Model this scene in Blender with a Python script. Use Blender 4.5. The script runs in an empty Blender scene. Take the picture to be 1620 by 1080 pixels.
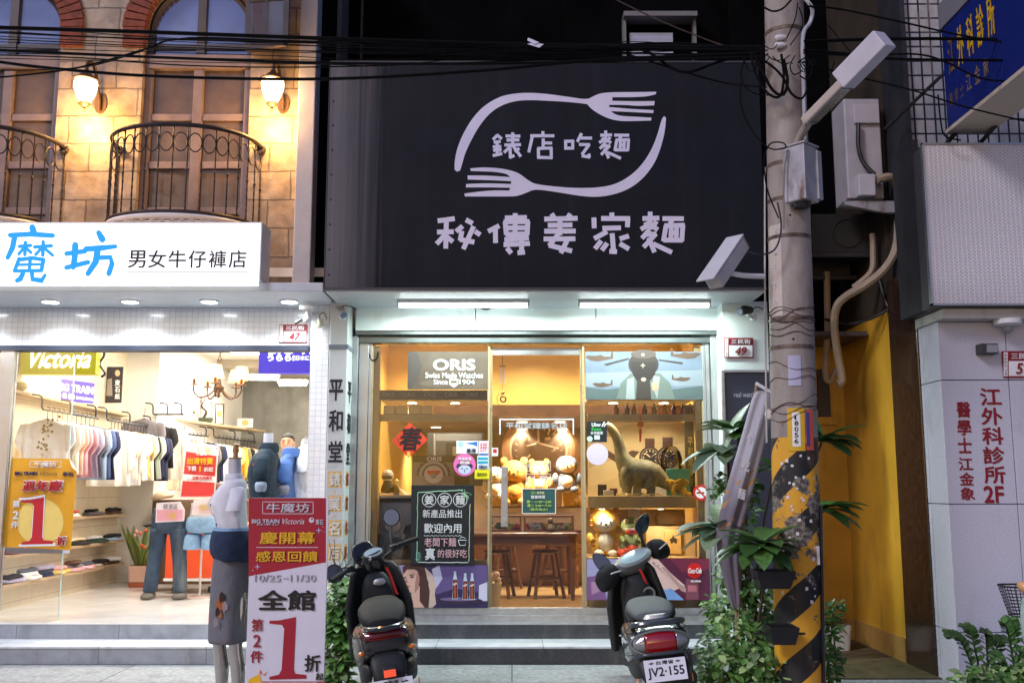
import bpy, math, random
from mathutils import Vector, Matrix, noise as mnoise
R = math.radians
rnd = random.Random(7)
sc = bpy.context.scene
COL = sc.collection
# ---------------------------------------------------------------- camera, sky, sun, exposure
CAM_H, PITCH, FPX = 1.40, R(8.3), 1575.0
cd = bpy.data.cameras.new('camera')
cd.sensor_width = 36.0
cd.lens = 36.0 * FPX / 1620.0
cd.clip_start, cd.clip_end = 0.05, 500
cam = bpy.data.objects.new('camera', cd)
cam.location = (0, 0, CAM_H)
cam.rotation_euler = (R(90) + PITCH, 0, 0)
COL.objects.link(cam)
sc.camera = cam
w = bpy.data.worlds.new('World')
sc.world = w
w.use_nodes = True
nt = w.node_tree
bg = nt.nodes['Background']
sky = nt.nodes.new('ShaderNodeTexSky')
sky.sky_type = 'NISHITA'
sky.sun_disc = False
SUN_EL, SUN_ROT = R(4), R(200)
sky.sun_elevation, sky.sun_rotation = SUN_EL, SUN_ROT
sky.air_density = 1.2
sky.dust_density = 2.0
hsv = nt.nodes.new('ShaderNodeMix')
hsv.data_type = 'RGBA'
hsv.blend_type = 'MULTIPLY'
hsv.inputs[0].default_value = 1.0
hsv.inputs[7].default_value = (0.52, 0.71, 1.75, 1)      # dusk over a city full of shop lights
nt.links.new(sky.outputs[0], hsv.inputs[6])
nt.links.new(hsv.outputs[2], bg.inputs[0])
bg.inputs[1].default_value = 0.085
sl = bpy.data.lights.new('sun', 'SUN')
sl.energy, sl.angle, sl.color = 0.9, R(14), (0.90, 0.87, 1.0)
sun = bpy.data.objects.new('sun', sl)
sun.rotation_euler = (R(55), 0, R(-48))
COL.objects.link(sun)
sc.view_settings.view_transform = 'Standard'
sc.view_settings.look = 'None'
sc.view_settings.exposure = 1.0
sc.view_settings.gamma = 1.0
cy = sc.cycles
cy.max_bounces, cy.transparent_max_bounces = 7, 16
cy.sample_clamp_indirect = 4.0
cy.caustics_reflective = cy.caustics_refractive = False

# ---------------------------------------------------------------- geometry helpers
_c, _s = math.cos(PITCH), math.sin(PITCH)
def P(u, v, Y):
    """point of the place on the plane y=Y that the photograph shows at pixel u,v (1620x1080)"""
    dx, dy = (u - 810) / FPX, (540 - v) / FPX
    t = Y / (_c - dy * _s)
    return Vector((t * dx, Y, CAM_H + t * (_s + dy * _c)))
def G(u, v, z=0.0):
    dx, dy = (u - 810) / FPX, (540 - v) / FPX
    t = (z - CAM_H) / (_s + dy * _c)
    return Vector((t * dx, t * (_c - dy * _s), z))
def X(u, Y, v=770): return P(u, v, Y).x
def Z(v, Y): return P(810, v, Y).z
OFF = {}
def off(o): return OFF.get(o.name, Vector((0, 0, 0))) if o else Vector((0, 0, 0))

def label(o, lab, cat, group=None, kind=None):
    if lab: o['label'] = lab
    if cat: o['category'] = cat
    if group: o['group'] = group
    if kind: o['kind'] = kind
    return o
def thing(name, lab, cat, loc=(0, 0, 0), group=None, local=False, rot=None):
    o = bpy.data.objects.new(name, None)
    o.empty_display_size = 0.1
    COL.objects.link(o)
    o.location = loc
    if rot: o.rotation_euler = rot
    OFF[o.name] = Vector((0, 0, 0)) if local else Vector(loc)
    return label(o, lab, cat, group)
def dup(root, loc=None, rot=None, lab=None, parent=None, mats=None):
    c = root.copy()
    COL.objects.link(c)
    if parent: c.parent = parent
    if loc is not None: c.location = loc
    if rot is not None: c.rotation_euler = rot
    if lab: c['label'] = lab
    for ch in list(root.children): dup(ch, parent=c)
    return c

class MB:
    def __init__(s): s.v, s.f, s.mi, s.cur = [], [], [], 0
    def add(s, vs, fs):
        b = len(s.v)
        s.v += [Vector(p) for p in vs]
        for f in fs:
            s.f.append([b + i for i in f]); s.mi.append(s.cur)
        return s
    def box(s, x0, x1, y0, y1, z0, z1):
        if x0 > x1: x0, x1 = x1, x0
        if y0 > y1: y0, y1 = y1, y0
        if z0 > z1: z0, z1 = z1, z0
        return s.add([(x0,y0,z0),(x1,y0,z0),(x1,y1,z0),(x0,y1,z0),(x0,y0,z1),(x1,y0,z1),(x1,y1,z1),(x0,y1,z1)],
              [(0,3,2,1),(4,5,6,7),(0,1,5,4),(1,2,6,5),(2,3,7,6),(3,0,4,7)])
    def boxc(s, c, size, rot=None):
        c = Vector(c); h = Vector(size) / 2
        m = rot or Matrix.Identity(3)
        pts = [c + m @ Vector((sx*h.x, sy*h.y, sz*h.z)) for sx,sy,sz in ((-1,-1,-1),(1,-1,-1),(1,1,-1),(-1,1,-1),(-1,-1,1),(1,-1,1),(1,1,1),(-1,1,1))]
        return s.add(pts, [(0,3,2,1),(4,5,6,7),(0,1,5,4),(1,2,6,5),(2,3,7,6),(3,0,4,7)])
    def bar(s, a, b, wx, wy):
        a, b = Vector(a), Vector(b); d = b - a
        return s.boxc((a+b)/2, (wx, wy, d.length), d.to_track_quat('Z', 'Y').to_matrix())
    def loft(s, rings, cap=True, closed=True):
        n = len(rings[0]); b = len(s.v)
        for r in rings: s.v += [Vector(p) for p in r]
        for i in range(len(rings)-1):
            for j in range(n if closed else n-1):
                k = (j+1) % n
                s.f.append([b+i*n+j, b+i*n+k, b+(i+1)*n+k, b+(i+1)*n+j]); s.mi.append(s.cur)
        if cap and closed:
            s.f.append([b+j for j in range(n)][::-1]); s.mi.append(s.cur)
            s.f.append([b+(len(rings)-1)*n+j for j in range(n)]); s.mi.append(s.cur)
        return s
    def tube(s, pts, r, n=7, sq=1.0):
        pts = [Vector(p) for p in pts]; rings = []
        up = None
        for i, p in enumerate(pts):
            t = (pts[min(i+1, len(pts)-1)] - pts[max(i-1, 0)])
            if t.length < 1e-9: t = Vector((0,0,1))
            t.normalize()
            if up is None:
                up = Vector((0,0,1)) if abs(t.z) < .9 else Vector((0,1,0))
            a = t.cross(up)
            if a.length < 1e-6: a = t.orthogonal()
            a.normalize(); up = a.cross(t).normalized()
            rr = r[i] if isinstance(r, (list, tuple)) else r
            rings.append([p + a*rr*math.cos(2*math.pi*j/n) + up*rr*sq*math.sin(2*math.pi*j/n) for j in range(n)])
        return s.loft(rings)
    def lathe(s, c, prof, n=16, rot=None, sy=1.0):
        c = Vector(c); m = rot or Matrix.Identity(3)
        return s.loft([[c + m @ Vector((max(r,1e-4)*math.cos(2*math.pi*j/n), sy*max(r,1e-4)*math.sin(2*math.pi*j/n), z)) for j in range(n)] for r, z in prof])
    def sph(s, c, rx, ry=None, rz=None, n=14, m=9, rot=None):
        ry = ry or rx; rz = rz or rx
        c = Vector(c); q = rot or Matrix.Identity(3)
        return s.loft([[c + q @ Vector((rx*math.sin(a)*math.cos(2*math.pi*j/n), ry*math.sin(a)*math.sin(2*math.pi*j/n), -rz*math.cos(a))) for j in range(n)]
                for a in [max(.03, min(math.pi-.03, math.pi*i/m)) for i in range(m+1)]])
    def poly(s, pts): return s.add(pts, [list(range(len(pts)))])
    def prism(s, pts, d):
        n = len(pts); d = Vector(d); pts = [Vector(p) for p in pts]
        return s.add(pts + [p + d for p in pts], [list(range(n))[::-1], list(range(n, 2*n))] + [[i, (i+1) % n, n+(i+1) % n, n+i] for i in range(n)])
    def grid(s, nu, nv, fn):
        return s.add([fn(i/nu, j/nv) for j in range(nv+1) for i in range(nu+1)],
              [[j*(nu+1)+i, j*(nu+1)+i+1, (j+1)*(nu+1)+i+1, (j+1)*(nu+1)+i] for j in range(nv) for i in range(nu)])
    def torus(s, c, Rr, r, axis='y', n=20, m=6, sx=1.0):
        c = Vector(c); pts = []
        for i in range(n+1):
            a = 2*math.pi*i/n; p = (Rr*sx*math.cos(a), Rr*math.sin(a))
            pts.append(c + (Vector((p[0],0,p[1])) if axis=='y' else Vector((0,p[0],p[1])) if axis=='x' else Vector((p[0],p[1],0))))
        return s.tube(pts, r, m)
    def build(s, name, mat, parent=None, smooth=35, bevel=0, sub=0, o=None):
        me = bpy.data.meshes.new(name)
        of = off(parent) if o is None else Vector(o)
        me.from_pydata([p - of for p in s.v], [], s.f)
        mats = mat if isinstance(mat, (list, tuple)) else [mat]
        for m in mats: me.materials.append(m)
        if len(mats) > 1:
            me.polygons.foreach_set('material_index', s.mi)
        me.update()
        if smooth:
            me.shade_smooth(); me.set_sharp_from_angle(angle=R(smooth))
        ob = bpy.data.objects.new(name, me)
        COL.objects.link(ob)
        if parent: ob.parent = parent
        OFF[ob.name] = of
        if bevel:
            b = ob.modifiers.new('bevel', 'BEVEL'); b.width = bevel; b.segments = 2; b.limit_method = 'ANGLE'; b.angle_limit = R(40)
        if sub:
            b = ob.modifiers.new('sub', 'SUBSURF'); b.levels = b.render_levels = sub
        return ob
def solo(mb, name, mat, lab, cat, group=None, smooth=35, bevel=0, sub=0, kind=None, base=True):
    """a thing that is one mesh, its origin at its base"""
    xs = [p.x for p in mb.v]; ys = [p.y for p in mb.v]; zs = [p.z for p in mb.v]
    c = Vector(((min(xs)+max(xs))/2, (min(ys)+max(ys))/2, min(zs)))
    ob = mb.build(name, mat, None, smooth, bevel, sub, o=c)
    ob.location = c
    return label(ob, lab, cat, group, kind)
def arc(c, r, a0, a1, n, plane='xz', r2=None):
    c = Vector(c); out = []
    for i in range(n+1):
        a = R(a0 + (a1-a0)*i/n); p, q = r*math.cos(a), (r2 or r)*math.sin(a)
        out.append(c + (Vector((p,0,q)) if plane=='xz' else Vector((0,p,q)) if plane=='yz' else Vector((p,q,0))))
    return out
def spline(pts, n=6):
    pts = [Vector(p) for p in pts]; out = []
    for i in range(len(pts)-1):
        p0, p1, p2, p3 = pts[max(i-1,0)], pts[i], pts[i+1], pts[min(i+2,len(pts)-1)]
        for k in range(n):
            t = k/n
            out.append(.5*((2*p1)+(p2-p0)*t+(2*p0-5*p1+4*p2-p3)*t*t+(3*p1-p0-3*p2+p3)*t**3))
    out.append(pts[-1]); return out
def ring(c, rx, ry, n=16, e=2.0, axis='z'):
    """superellipse ring round c; rx across, ry along the second axis"""
    c = Vector(c); out = []
    for j in range(n):
        a = 2*math.pi*j/n; ca, sa = math.cos(a), math.sin(a)
        p = rx*math.copysign(abs(ca)**(2/e), ca); q = ry*math.copysign(abs(sa)**(2/e), sa)
        out.append(c + (Vector((p,q,0)) if axis=='z' else Vector((p,0,q)) if axis=='y' else Vector((0,p,q))))
    return out

# ---------------------------------------------------------------- materials
MATS = {}
def _nodes(name):
    m = bpy.data.materials.new(name); m.use_nodes = True
    return m, m.node_tree, m.node_tree.nodes['Principled BSDF'], m.node_tree.links
def _rgb(c, k=1.0): return (min(1, c[0]*k), min(1, c[1]*k), min(1, c[2]*k), 1)
def _mix(nt, a, b, fac, blend='MIX'):
    n = nt.nodes.new('ShaderNodeMix'); n.data_type = 'RGBA'; n.blend_type = blend
    for sock, val in ((n.inputs[0], fac), (n.inputs[6], a), (n.inputs[7], b)):
        if hasattr(val, 'is_linked'): nt.links.new(val, sock)
        else: sock.default_value = val
    return n.outputs[2]
def _noise(nt, vec, scale, detail=4, rough=.55):
    n = nt.nodes.new('ShaderNodeTexNoise'); n.inputs['Scale'].default_value = scale
    n.inputs['Detail'].default_value = detail; n.inputs['Roughness'].default_value = rough
    if vec is not None: nt.links.new(vec, n.inputs['Vector'])
    return n.outputs['Fac']
def _ramp(nt, fac, a, b):
    n = nt.nodes.new('ShaderNodeMapRange'); n.inputs[1].default_value = a; n.inputs[2].default_value = b
    nt.links.new(fac, n.inputs[0]); return n.outputs[0]
def _coord(nt, scale=(1,1,1), kind='Object'):
    t = nt.nodes.new('ShaderNodeTexCoord'); mp = nt.nodes.new('ShaderNodeMapping')
    nt.links.new(t.outputs[kind], mp.inputs[0]); mp.inputs['Scale'].default_value = scale
    return mp.outputs[0]
def _math(nt, op, a, b=0.0):
    n = nt.nodes.new('ShaderNodeMath'); n.operation = op
    for sock, val in ((n.inputs[0], a), (n.inputs[1], b)):
        if hasattr(val, 'is_linked'): nt.links.new(val, sock)
        else: sock.default_value = val
    return n.outputs[0]
def M(name, rgb, rough=.6, metal=0.0, var=.12, scale=6, bump=0.0, bscale=60, stain=None, st=(.55,.75), stscale=(3,3,.5), emit=0.0, ecol=None, coat=0.0, spec=.5, island=0.0):
    if name in MATS: return MATS[name]
    m, nt, b, L = _nodes(name)
    vec = _coord(nt)
    n = _noise(nt, vec, scale)
    col = _mix(nt, _rgb(rgb, 1-var), _rgb(rgb, 1+var), _ramp(nt, n, .3, .7))
    if island:
        g = nt.nodes.new('ShaderNodeNewGeometry')
        col = _mix(nt, col, _rgb(rgb, 1+2*island), _math(nt, 'MULTIPLY', g.outputs['Random Per Island'], .8))
        col = _mix(nt, col, _rgb(rgb, .45), _ramp(nt, g.outputs['Random Per Island'], .55, .0))
    if stain:
        s2 = _noise(nt, _coord(nt, stscale), 2.2, 6, .6)
        col = _mix(nt, col, _rgb(stain), _ramp(nt, s2, *st))
    L.new(col, b.inputs['Base Color'])
    L.new(_math(nt, 'ADD', _math(nt, 'MULTIPLY', n, .25), max(0, rough-.12)), b.inputs['Roughness'])
    b.inputs['Metallic'].default_value = metal
    b.inputs['Specular IOR Level'].default_value = spec
    b.inputs['Coat Weight'].default_value = coat
    b.inputs['Coat Roughness'].default_value = .08
    if bump:
        bp = nt.nodes.new('ShaderNodeBump'); bp.inputs['Strength'].default_value = bump; bp.inputs['Distance'].default_value = .01
        L.new(_noise(nt, vec, bscale, 5), bp.inputs['Height']); L.new(bp.outputs[0], b.inputs['Normal'])
    if emit:
        b.inputs['Emission Color'].default_value = _rgb(ecol or rgb); b.inputs['Emission Strength'].default_value = emit
    MATS[name] = m; return m
def M_brick(name, c1, c2, mortar, bw, bh, ms, axes='xz', offset=.5, rough=.6, bump=.5, var=.2, nscale=9, stain=None, wob=0.0, coat=0.0, st=(.5,.72), emit=0):
    if name in MATS: return MATS[name]
    m, nt, b, L = _nodes(name)
    t = nt.nodes.new('ShaderNodeTexCoord'); sp = nt.nodes.new('ShaderNodeSeparateXYZ'); L.new(t.outputs['Object'], sp.inputs[0])
    cb = nt.nodes.new('ShaderNodeCombineXYZ')
    ix = {'x':0,'y':1,'z':2}
    L.new(sp.outputs[ix[axes[0]]], cb.inputs[0]); L.new(sp.outputs[ix[axes[1]]], cb.inputs[1])
    vec = cb.outputs[0]
    if wob:
        nn = nt.nodes.new('ShaderNodeTexNoise'); nn.inputs['Scale'].default_value = 5; L.new(vec, nn.inputs['Vector'])
        vm = nt.nodes.new('ShaderNodeVectorMath'); vm.operation = 'SCALE'; L.new(nn.outputs['Color'], vm.inputs[0]); vm.inputs['Scale'].default_value = wob
        va = nt.nodes.new('ShaderNodeVectorMath'); L.new(vec, va.inputs[0]); L.new(vm.outputs[0], va.inputs[1]); vec = va.outputs[0]
    br = nt.nodes.new('ShaderNodeTexBrick'); L.new(vec, br.inputs['Vector'])
    br.offset = offset; br.inputs['Scale'].default_value = 1
    br.inputs['Color1'].default_value = _rgb(c1); br.inputs['Color2'].default_value = _rgb(c2); br.inputs['Mortar'].default_value = _rgb(mortar)
    br.inputs['Brick Width'].default_value = bw; br.inputs['Row Height'].default_value = bh; br.inputs['Mortar Size'].default_value = ms
    n = _noise(nt, t.outputs['Object'], nscale, 6)
    col = _mix(nt, br.outputs['Color'], _mix(nt, (1-var,1-var,1-var,1), (1+var,1+var,1+var,1), _ramp(nt, n, .3, .7)), 1.0, 'MULTIPLY')
    if stain:
        col = _mix(nt, col, _rgb(stain), _ramp(nt, _noise(nt, _coord(nt, (2,2,.8)), 2.5, 7, .65), *st))
    L.new(col, b.inputs['Base Color']); b.inputs['Roughness'].default_value = rough; b.inputs['Coat Weight'].default_value = coat
    bp = nt.nodes.new('ShaderNodeBump'); bp.inputs['Strength'].default_value = bump; bp.inputs['Distance'].default_value = .012
    h = _math(nt, 'ADD', _math(nt, 'MULTIPLY', n, .7), _math(nt, 'MULTIPLY', br.outputs['Fac'], -1.0))
    L.new(h, bp.inputs['Height']); L.new(bp.outputs[0], b.inputs['Normal'])
    MATS[name] = m; return m
def M_glass(name, tint=(1,1,1), refl=1.0, rough=.0):
    m, nt, b, L = _nodes(name); nt.nodes.remove(b)
    tr = nt.nodes.new('ShaderNodeBsdfTransparent'); tr.inputs[0].default_value = _rgb(tint)
    gl = nt.nodes.new('ShaderNodeBsdfGlossy'); gl.inputs['Roughness'].default_value = rough
    fr = nt.nodes.new('ShaderNodeFresnel'); fr.inputs[0].default_value = 1.45
    mx = nt.nodes.new('ShaderNodeMixShader')
    L.new(_math(nt, 'MULTIPLY', fr.outputs[0], refl), mx.inputs[0]); L.new(tr.outputs[0], mx.inputs[1]); L.new(gl.outputs[0], mx.inputs[2])
    L.new(mx.outputs[0], nt.nodes['Material Output'].inputs[0])
    MATS[name] = m; return m
def M_emit(name, rgb, k):
    if name in MATS: return MATS[name]
    m, nt, b, L = _nodes(name)
    b.inputs['Base Color'].default_value = _rgb(rgb, .8)
    b.inputs['Emission Color'].default_value = _rgb(rgb); b.inputs['Emission Strength'].default_value = k
    MATS[name] = m; return m
def M_leaf(name, rgb, rough=.4, trans=.25, spread=.5):
    m, nt, b, L = _nodes(name)
    g = nt.nodes.new('ShaderNodeNewGeometry')
    r = g.outputs['Random Per Island']
    col = _mix(nt, _rgb(rgb, 1-spread), _rgb((rgb[0]*1.5, rgb[1]*1.25, rgb[2]), 1+spread), r)
    col = _mix(nt, col, _rgb(rgb, .75), _ramp(nt, _noise(nt, _coord(nt), 30), .45, .75))
    L.new(col, b.inputs['Base Color']); b.inputs['Roughness'].default_value = rough
    tl = nt.nodes.new('ShaderNodeBsdfTranslucent'); L.new(col, tl.inputs[0])
    mx = nt.nodes.new('ShaderNodeMixShader'); mx.inputs[0].default_value = trans
    L.new(b.outputs[0], mx.inputs[1]); L.new(tl.outputs[0], mx.inputs[2]); L.new(mx.outputs[0], nt.nodes['Material Output'].inputs[0])
    MATS[name] = m; return m
_flat = {}
def C(r, g, b, rough=.55, **k):
    """plain printed or painted colour given as the sRGB values the paint has"""
    key = (r, g, b, rough) + tuple(sorted(k.items()))
    if key not in _flat:
        lin = [((c/255)/12.92 if c/255 <= .04045 else ((c/255+.055)/1.055)**2.4) for c in (r, g, b)]
        k.setdefault('var', .05)
        _flat[key] = M('paint_%d_%d_%d_%d' % (r, g, b, len(_flat)), lin, rough, **k)
    return _flat[key]

# ---------------------------------------------------------------- lettering and boards
_tc = {}
def _glyphs(body, bold=0.0, shear=0.0, space=1.0):
    key = (body, bold, shear, space)
    if key in _tc: return _tc[key]
    c = bpy.data.curves.new('lettering', 'FONT')
    c.body = body; c.resolution_u = 3; c.shear = shear; c.space_character = space; c.space_line = .8
    o = bpy.data.objects.new('lettering', c); COL.objects.link(o)
    dg = bpy.context.evaluated_depsgraph_get()
    me = bpy.data.meshes.new_from_object(o.evaluated_get(dg))
    vs = [v.co.to_2d() for v in me.vertices]; fs = [list(p.vertices) for p in me.polygons]
    bpy.data.objects.remove(o); bpy.data.curves.remove(c); bpy.data.meshes.remove(me)
    V, Fc = [], []
    sh = [(0,0)] if not bold else [(0,0),(1,.3),(-1,-.3),(.3,1),(-.3,-1),(.7,-.7),(-.7,.7)]
    for k, (a, b) in enumerate(sh):
        n = len(V); V += [(p.x+a*bold, p.y+b*bold, k) for p in vs]; Fc += [[n+i for i in f] for f in fs]
    _tc[key] = (V, Fc); return V, Fc
def text3(parent, body, org, ux, uz, wd, ht, mat, bold=0.0, shear=0.0, name='lettering', space=1.0, lift=.0004, of=None):
    V, Fc = _glyphs(body, bold, shear, space)
    if not V: return None
    x0, x1 = min(p[0] for p in V), max(p[0] for p in V); y0, y1 = min(p[1] for p in V), max(p[1] for p in V)
    org, ux, uz = Vector(org), Vector(ux).normalized(), Vector(uz).normalized(); nrm = ux.cross(uz)
    mb = MB()
    mb.add([org + ux*((p[0]-x0)/(x1-x0)*wd) + uz*((p[1]-y0)/(y1-y0)*ht) + nrm*(lift*(1+p[2]*.35)) for p in V], Fc)
    return mb.build(name, mat, parent, smooth=0, o=of)
def text(parent, body, rect, Y, mat, bold=0.0, shear=0.0, name='lettering', space=1.0, lift=.002):
    u0, v0, u1, v1 = rect; um, vm = (u0+u1)/2, (v0+v1)/2
    x0, x1 = P(u0, vm, Y).x, P(u1, vm, Y).x; z0, z1 = P(um, v1, Y).z, P(um, v0, Y).z
    return text3(parent, body, (x0, Y, z0), (1,0,0), (0,0,1), x1-x0, z1-z0, mat, bold, shear, name, space, lift)
def vtext(parent, body, uc, v0, v1, wpx, Y, mat, bold=0.0, gap=.12, name='lettering', tilt=0.0):
    n = len(body); st = (v1-v0)/n
    for i, ch in enumerate(body):
        a = v0+st*i; u = uc + tilt*i
        text(parent, ch, (u-wpx/2, a+st*gap/2, u+wpx/2, a+st*(1-gap/2)), Y, mat, bold, name=name)
def rectw(u0, v0, u1, v1, Y):
    um, vm = (u0+u1)/2, (v0+v1)/2
    return P(u0, vm, Y).x, P(u1, vm, Y).x, P(um, v1, Y).z, P(um, v0, Y).z
def board(name, lab, cat, u0, v0, u1, v1, Y, mat, t=.012, group=None, bevel=0):
    x0, x1, z0, z1 = rectw(u0, v0, u1, v1, Y)
    return solo(MB().box(x0, x1, Y, Y+t, z0, z1), name, mat, lab, cat, group, bevel=bevel)
def prints(parent, Y, items, name='print', lift=.001):
    """printed shapes on a flat sheet: list of (material, [(u,v)...])"""
    mb = MB(); mats = []
    for k, (mat, pts) in enumerate(items):
        if mat not in mats: mats.append(mat)
        mb.cur = mats.index(mat)
        yy = Y - lift - k*.00025
        q = [P(u, v, Y) for u, v in pts]
        for p in q: p.y = yy
        # face the camera
        a = sum(q[i].x*q[(i+1) % len(q)].z - q[(i+1) % len(q)].x*q[i].z for i in range(len(q)))
        if a < 0: q = q[::-1]
        mb.poly(q)
    return mb.build(name, mats, parent, smooth=0)
def ellp(u, v, a, b, n=20, a0=0, a1=360): return [(u+a*math.cos(R(a0+(a1-a0)*i/n)), v+b*math.sin(R(a0+(a1-a0)*i/n))) for i in range(n if a1-a0 == 360 else n+1)]
def rc(u0, v0, u1, v1): return [(u0,v0),(u1,v0),(u1,v1),(u0,v1)]
def lamp(name, kind, loc, energy, color, parent=None, size=.1, size_y=None, rot=None, spread=None, o=None):
    l = bpy.data.lights.new(name, kind); l.energy = energy; l.color = color
    if kind == 'AREA':
        l.size = size
        if size_y: l.shape = 'RECTANGLE'; l.size_y = size_y
        if spread: l.spread = spread
    elif kind in ('POINT', 'SPOT'):
        l.shadow_soft_size = size
        if kind == 'SPOT': l.spot_size = spread or R(120); l.spot_blend = .6
    ob = bpy.data.objects.new(name, l); COL.objects.link(ob)
    ob.location = Vector(loc) - off(parent)
    if rot: ob.rotation_euler = rot
    if parent: ob.parent = parent
    return ob
# ================================================================ materials of the place
m_road = M_brick('pavement_concrete', (.34,.345,.335), (.31,.315,.31), (.12,.12,.115), 1.5, 1.5, .006, axes='xy', rough=.8, bump=.9, var=.3, nscale=26, stain=(.17,.17,.165), st=(.5,.75))
m_stone = M_brick('stone_blocks', (.38,.30,.22), (.29,.225,.17), (.15,.12,.095), .42, .27, .007, bump=1.6, wob=.035, var=.34, stain=(.12,.10,.085), st=(.6,.85), nscale=7)
m_redbrick = M('red_brick', (.20,.055,.035), .85, var=.35, scale=14, bump=.6)
m_pilaster = M('painted_render', (.55,.53,.54), .7, var=.08, bump=.2, stain=(.34,.33,.34), st=(.6,.9))
m_dkframe = M('dark_window_timber', (.055,.045,.05), .5, var=.2)
m_doorframe = M('greyish_door_timber', (.20,.15,.15), .55, var=.2)
m_pane = M('brown_curtained_glass', (.11,.075,.05), .12, var=.35, scale=3, coat=.6)
m_panesky = M('dark_glossy_glass', (.22,.27,.40), .04, metal=.75, var=.25, scale=1.5)
m_whitetile = M_brick('white_mosaic', (.82,.84,.86), (.76,.79,.83), (.64,.68,.74), .05, .05, .004, offset=0, rough=.2, bump=.35, var=.03, coat=.4)
m_canopy = M('pale_canopy_sheet', (.62,.66,.7), .5, var=.06, stain=(.45,.46,.47), st=(.6,.9))
m_whitewall = M('white_plaster', (.82,.79,.72), .75, var=.03, bump=.08)
m_creamwall = M_brick('cream_wall_panels', (.68,.58,.42), (.64,.55,.40), (.42,.36,.27), 1.2, .32, .004, axes='yz', offset=0, rough=.5, bump=.15, var=.06)
m_shopfloor = M('polished_white_floor', (.72,.70,.67), .16, var=.05, scale=2, coat=.3)
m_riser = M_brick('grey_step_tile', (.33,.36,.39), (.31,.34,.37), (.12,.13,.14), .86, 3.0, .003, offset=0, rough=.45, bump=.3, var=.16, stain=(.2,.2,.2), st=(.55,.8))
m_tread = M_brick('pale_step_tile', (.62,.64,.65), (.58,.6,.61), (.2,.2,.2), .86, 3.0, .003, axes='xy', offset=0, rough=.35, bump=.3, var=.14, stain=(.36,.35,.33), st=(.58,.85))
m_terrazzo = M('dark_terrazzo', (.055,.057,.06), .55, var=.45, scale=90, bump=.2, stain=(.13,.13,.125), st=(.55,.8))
m_steel = M('brushed_steel', (.6,.6,.58), .42, metal=1.0, var=.1, scale=20)
m_alu = M('aluminium_frame', (.5,.52,.53), .38, metal=.85, var=.1)
m_mint = M('mint_white_panel', (.74,.82,.80), .4, var=.05, scale=2, stain=(.55,.6,.58), st=(.62,.9), coat=.2)
m_pillar = M('pale_grey_pillar', (.62,.64,.62), .5, var=.05, stain=(.45,.45,.43), st=(.6,.9))
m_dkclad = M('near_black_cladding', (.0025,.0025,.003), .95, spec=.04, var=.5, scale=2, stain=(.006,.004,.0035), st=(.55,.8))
m_concgrey = M('grey_concrete', (.30,.29,.26), .8, var=.25, scale=3, bump=.3, stain=(.2,.19,.16), st=(.5,.8))
m_yellow = M('yellow_painted_wall', (.62,.33,.03), .38, var=.12, scale=3, stain=(.30,.17,.03), st=(.52,.8), stscale=(2,2,.6), coat=.25)
m_skirt = M('ochre_skirting', (.42,.24,.06), .5, var=.15, stain=(.25,.14,.04))
m_brownmarble = M('brown_polished_stone', (.035,.018,.012), .2, var=.5, scale=20, coat=.5)
m_granite = M('speckled_pale_granite', (.58,.57,.64), .5, var=.22, scale=120, bump=.06, stain=(.40,.385,.39), st=(.56,.85), stscale=(1.1,1.1,.9))
m_joint = M('dark_joint', (.05,.05,.05), .8)
m_upptile = M_brick('white_rectangular_tile', (.50,.47,.46), (.42,.40,.41), (.01,.01,.01), .085, .125, .008, offset=0, rough=.35, bump=.5, var=.18, stain=(.30,.25,.2), st=(.55,.8))
m_black = M('black_plastic', (.012,.012,.013), .4, var=.2)
m_rubber = M('black_rubber', (.015,.015,.015), .75, var=.3, bump=.2)
m_white = M('white_enamel', (.78,.78,.78), .35, var=.03)
m_iron = M('wrought_iron', (.035,.03,.032), .5, metal=.3, var=.3)
m_glass = M_glass('window_glass', (.98,.985,.985), 1.25)
m_wood = M('warm_wood', (.42,.23,.085), .4, var=.22, scale=5, coat=.25)
m_dwood = M('dark_stained_wood', (.085,.035,.015), .38, var=.3, scale=8, coat=.2)
m_orangewall = M('orange_lit_panel', (.66,.42,.10), .5, var=.05)
m_floorwood = M_brick('wood_plank_floor', (.42,.27,.12), (.34,.21,.085), (.16,.09,.04), 1.3, .14, .003, axes='xy', rough=.3, bump=.15, var=.18, coat=.3)
m_lampw = M_emit('cool_lamp', (.92,.97,1), 14)
m_lampy = M_emit('warm_lamp', (1,.86,.62), 12)
m_blk = C(24,24,26); m_wht = C(240,240,238); m_red = C(176,20,40)

# ================================================================ ground
g = MB(); g.grid(2, 2, lambda a, b: (-60+120*a, -40+120*b, 0))
label(g.build('pavement', m_road, smooth=0), None, None, kind='structure')

YF = 8.75                       # shop fronts
SOF = 2.98                      # underside of both canopies
FLR = .27                       # shop floors
YS1, YS2 = 8.22, 8.62           # risers of the two steps
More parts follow.
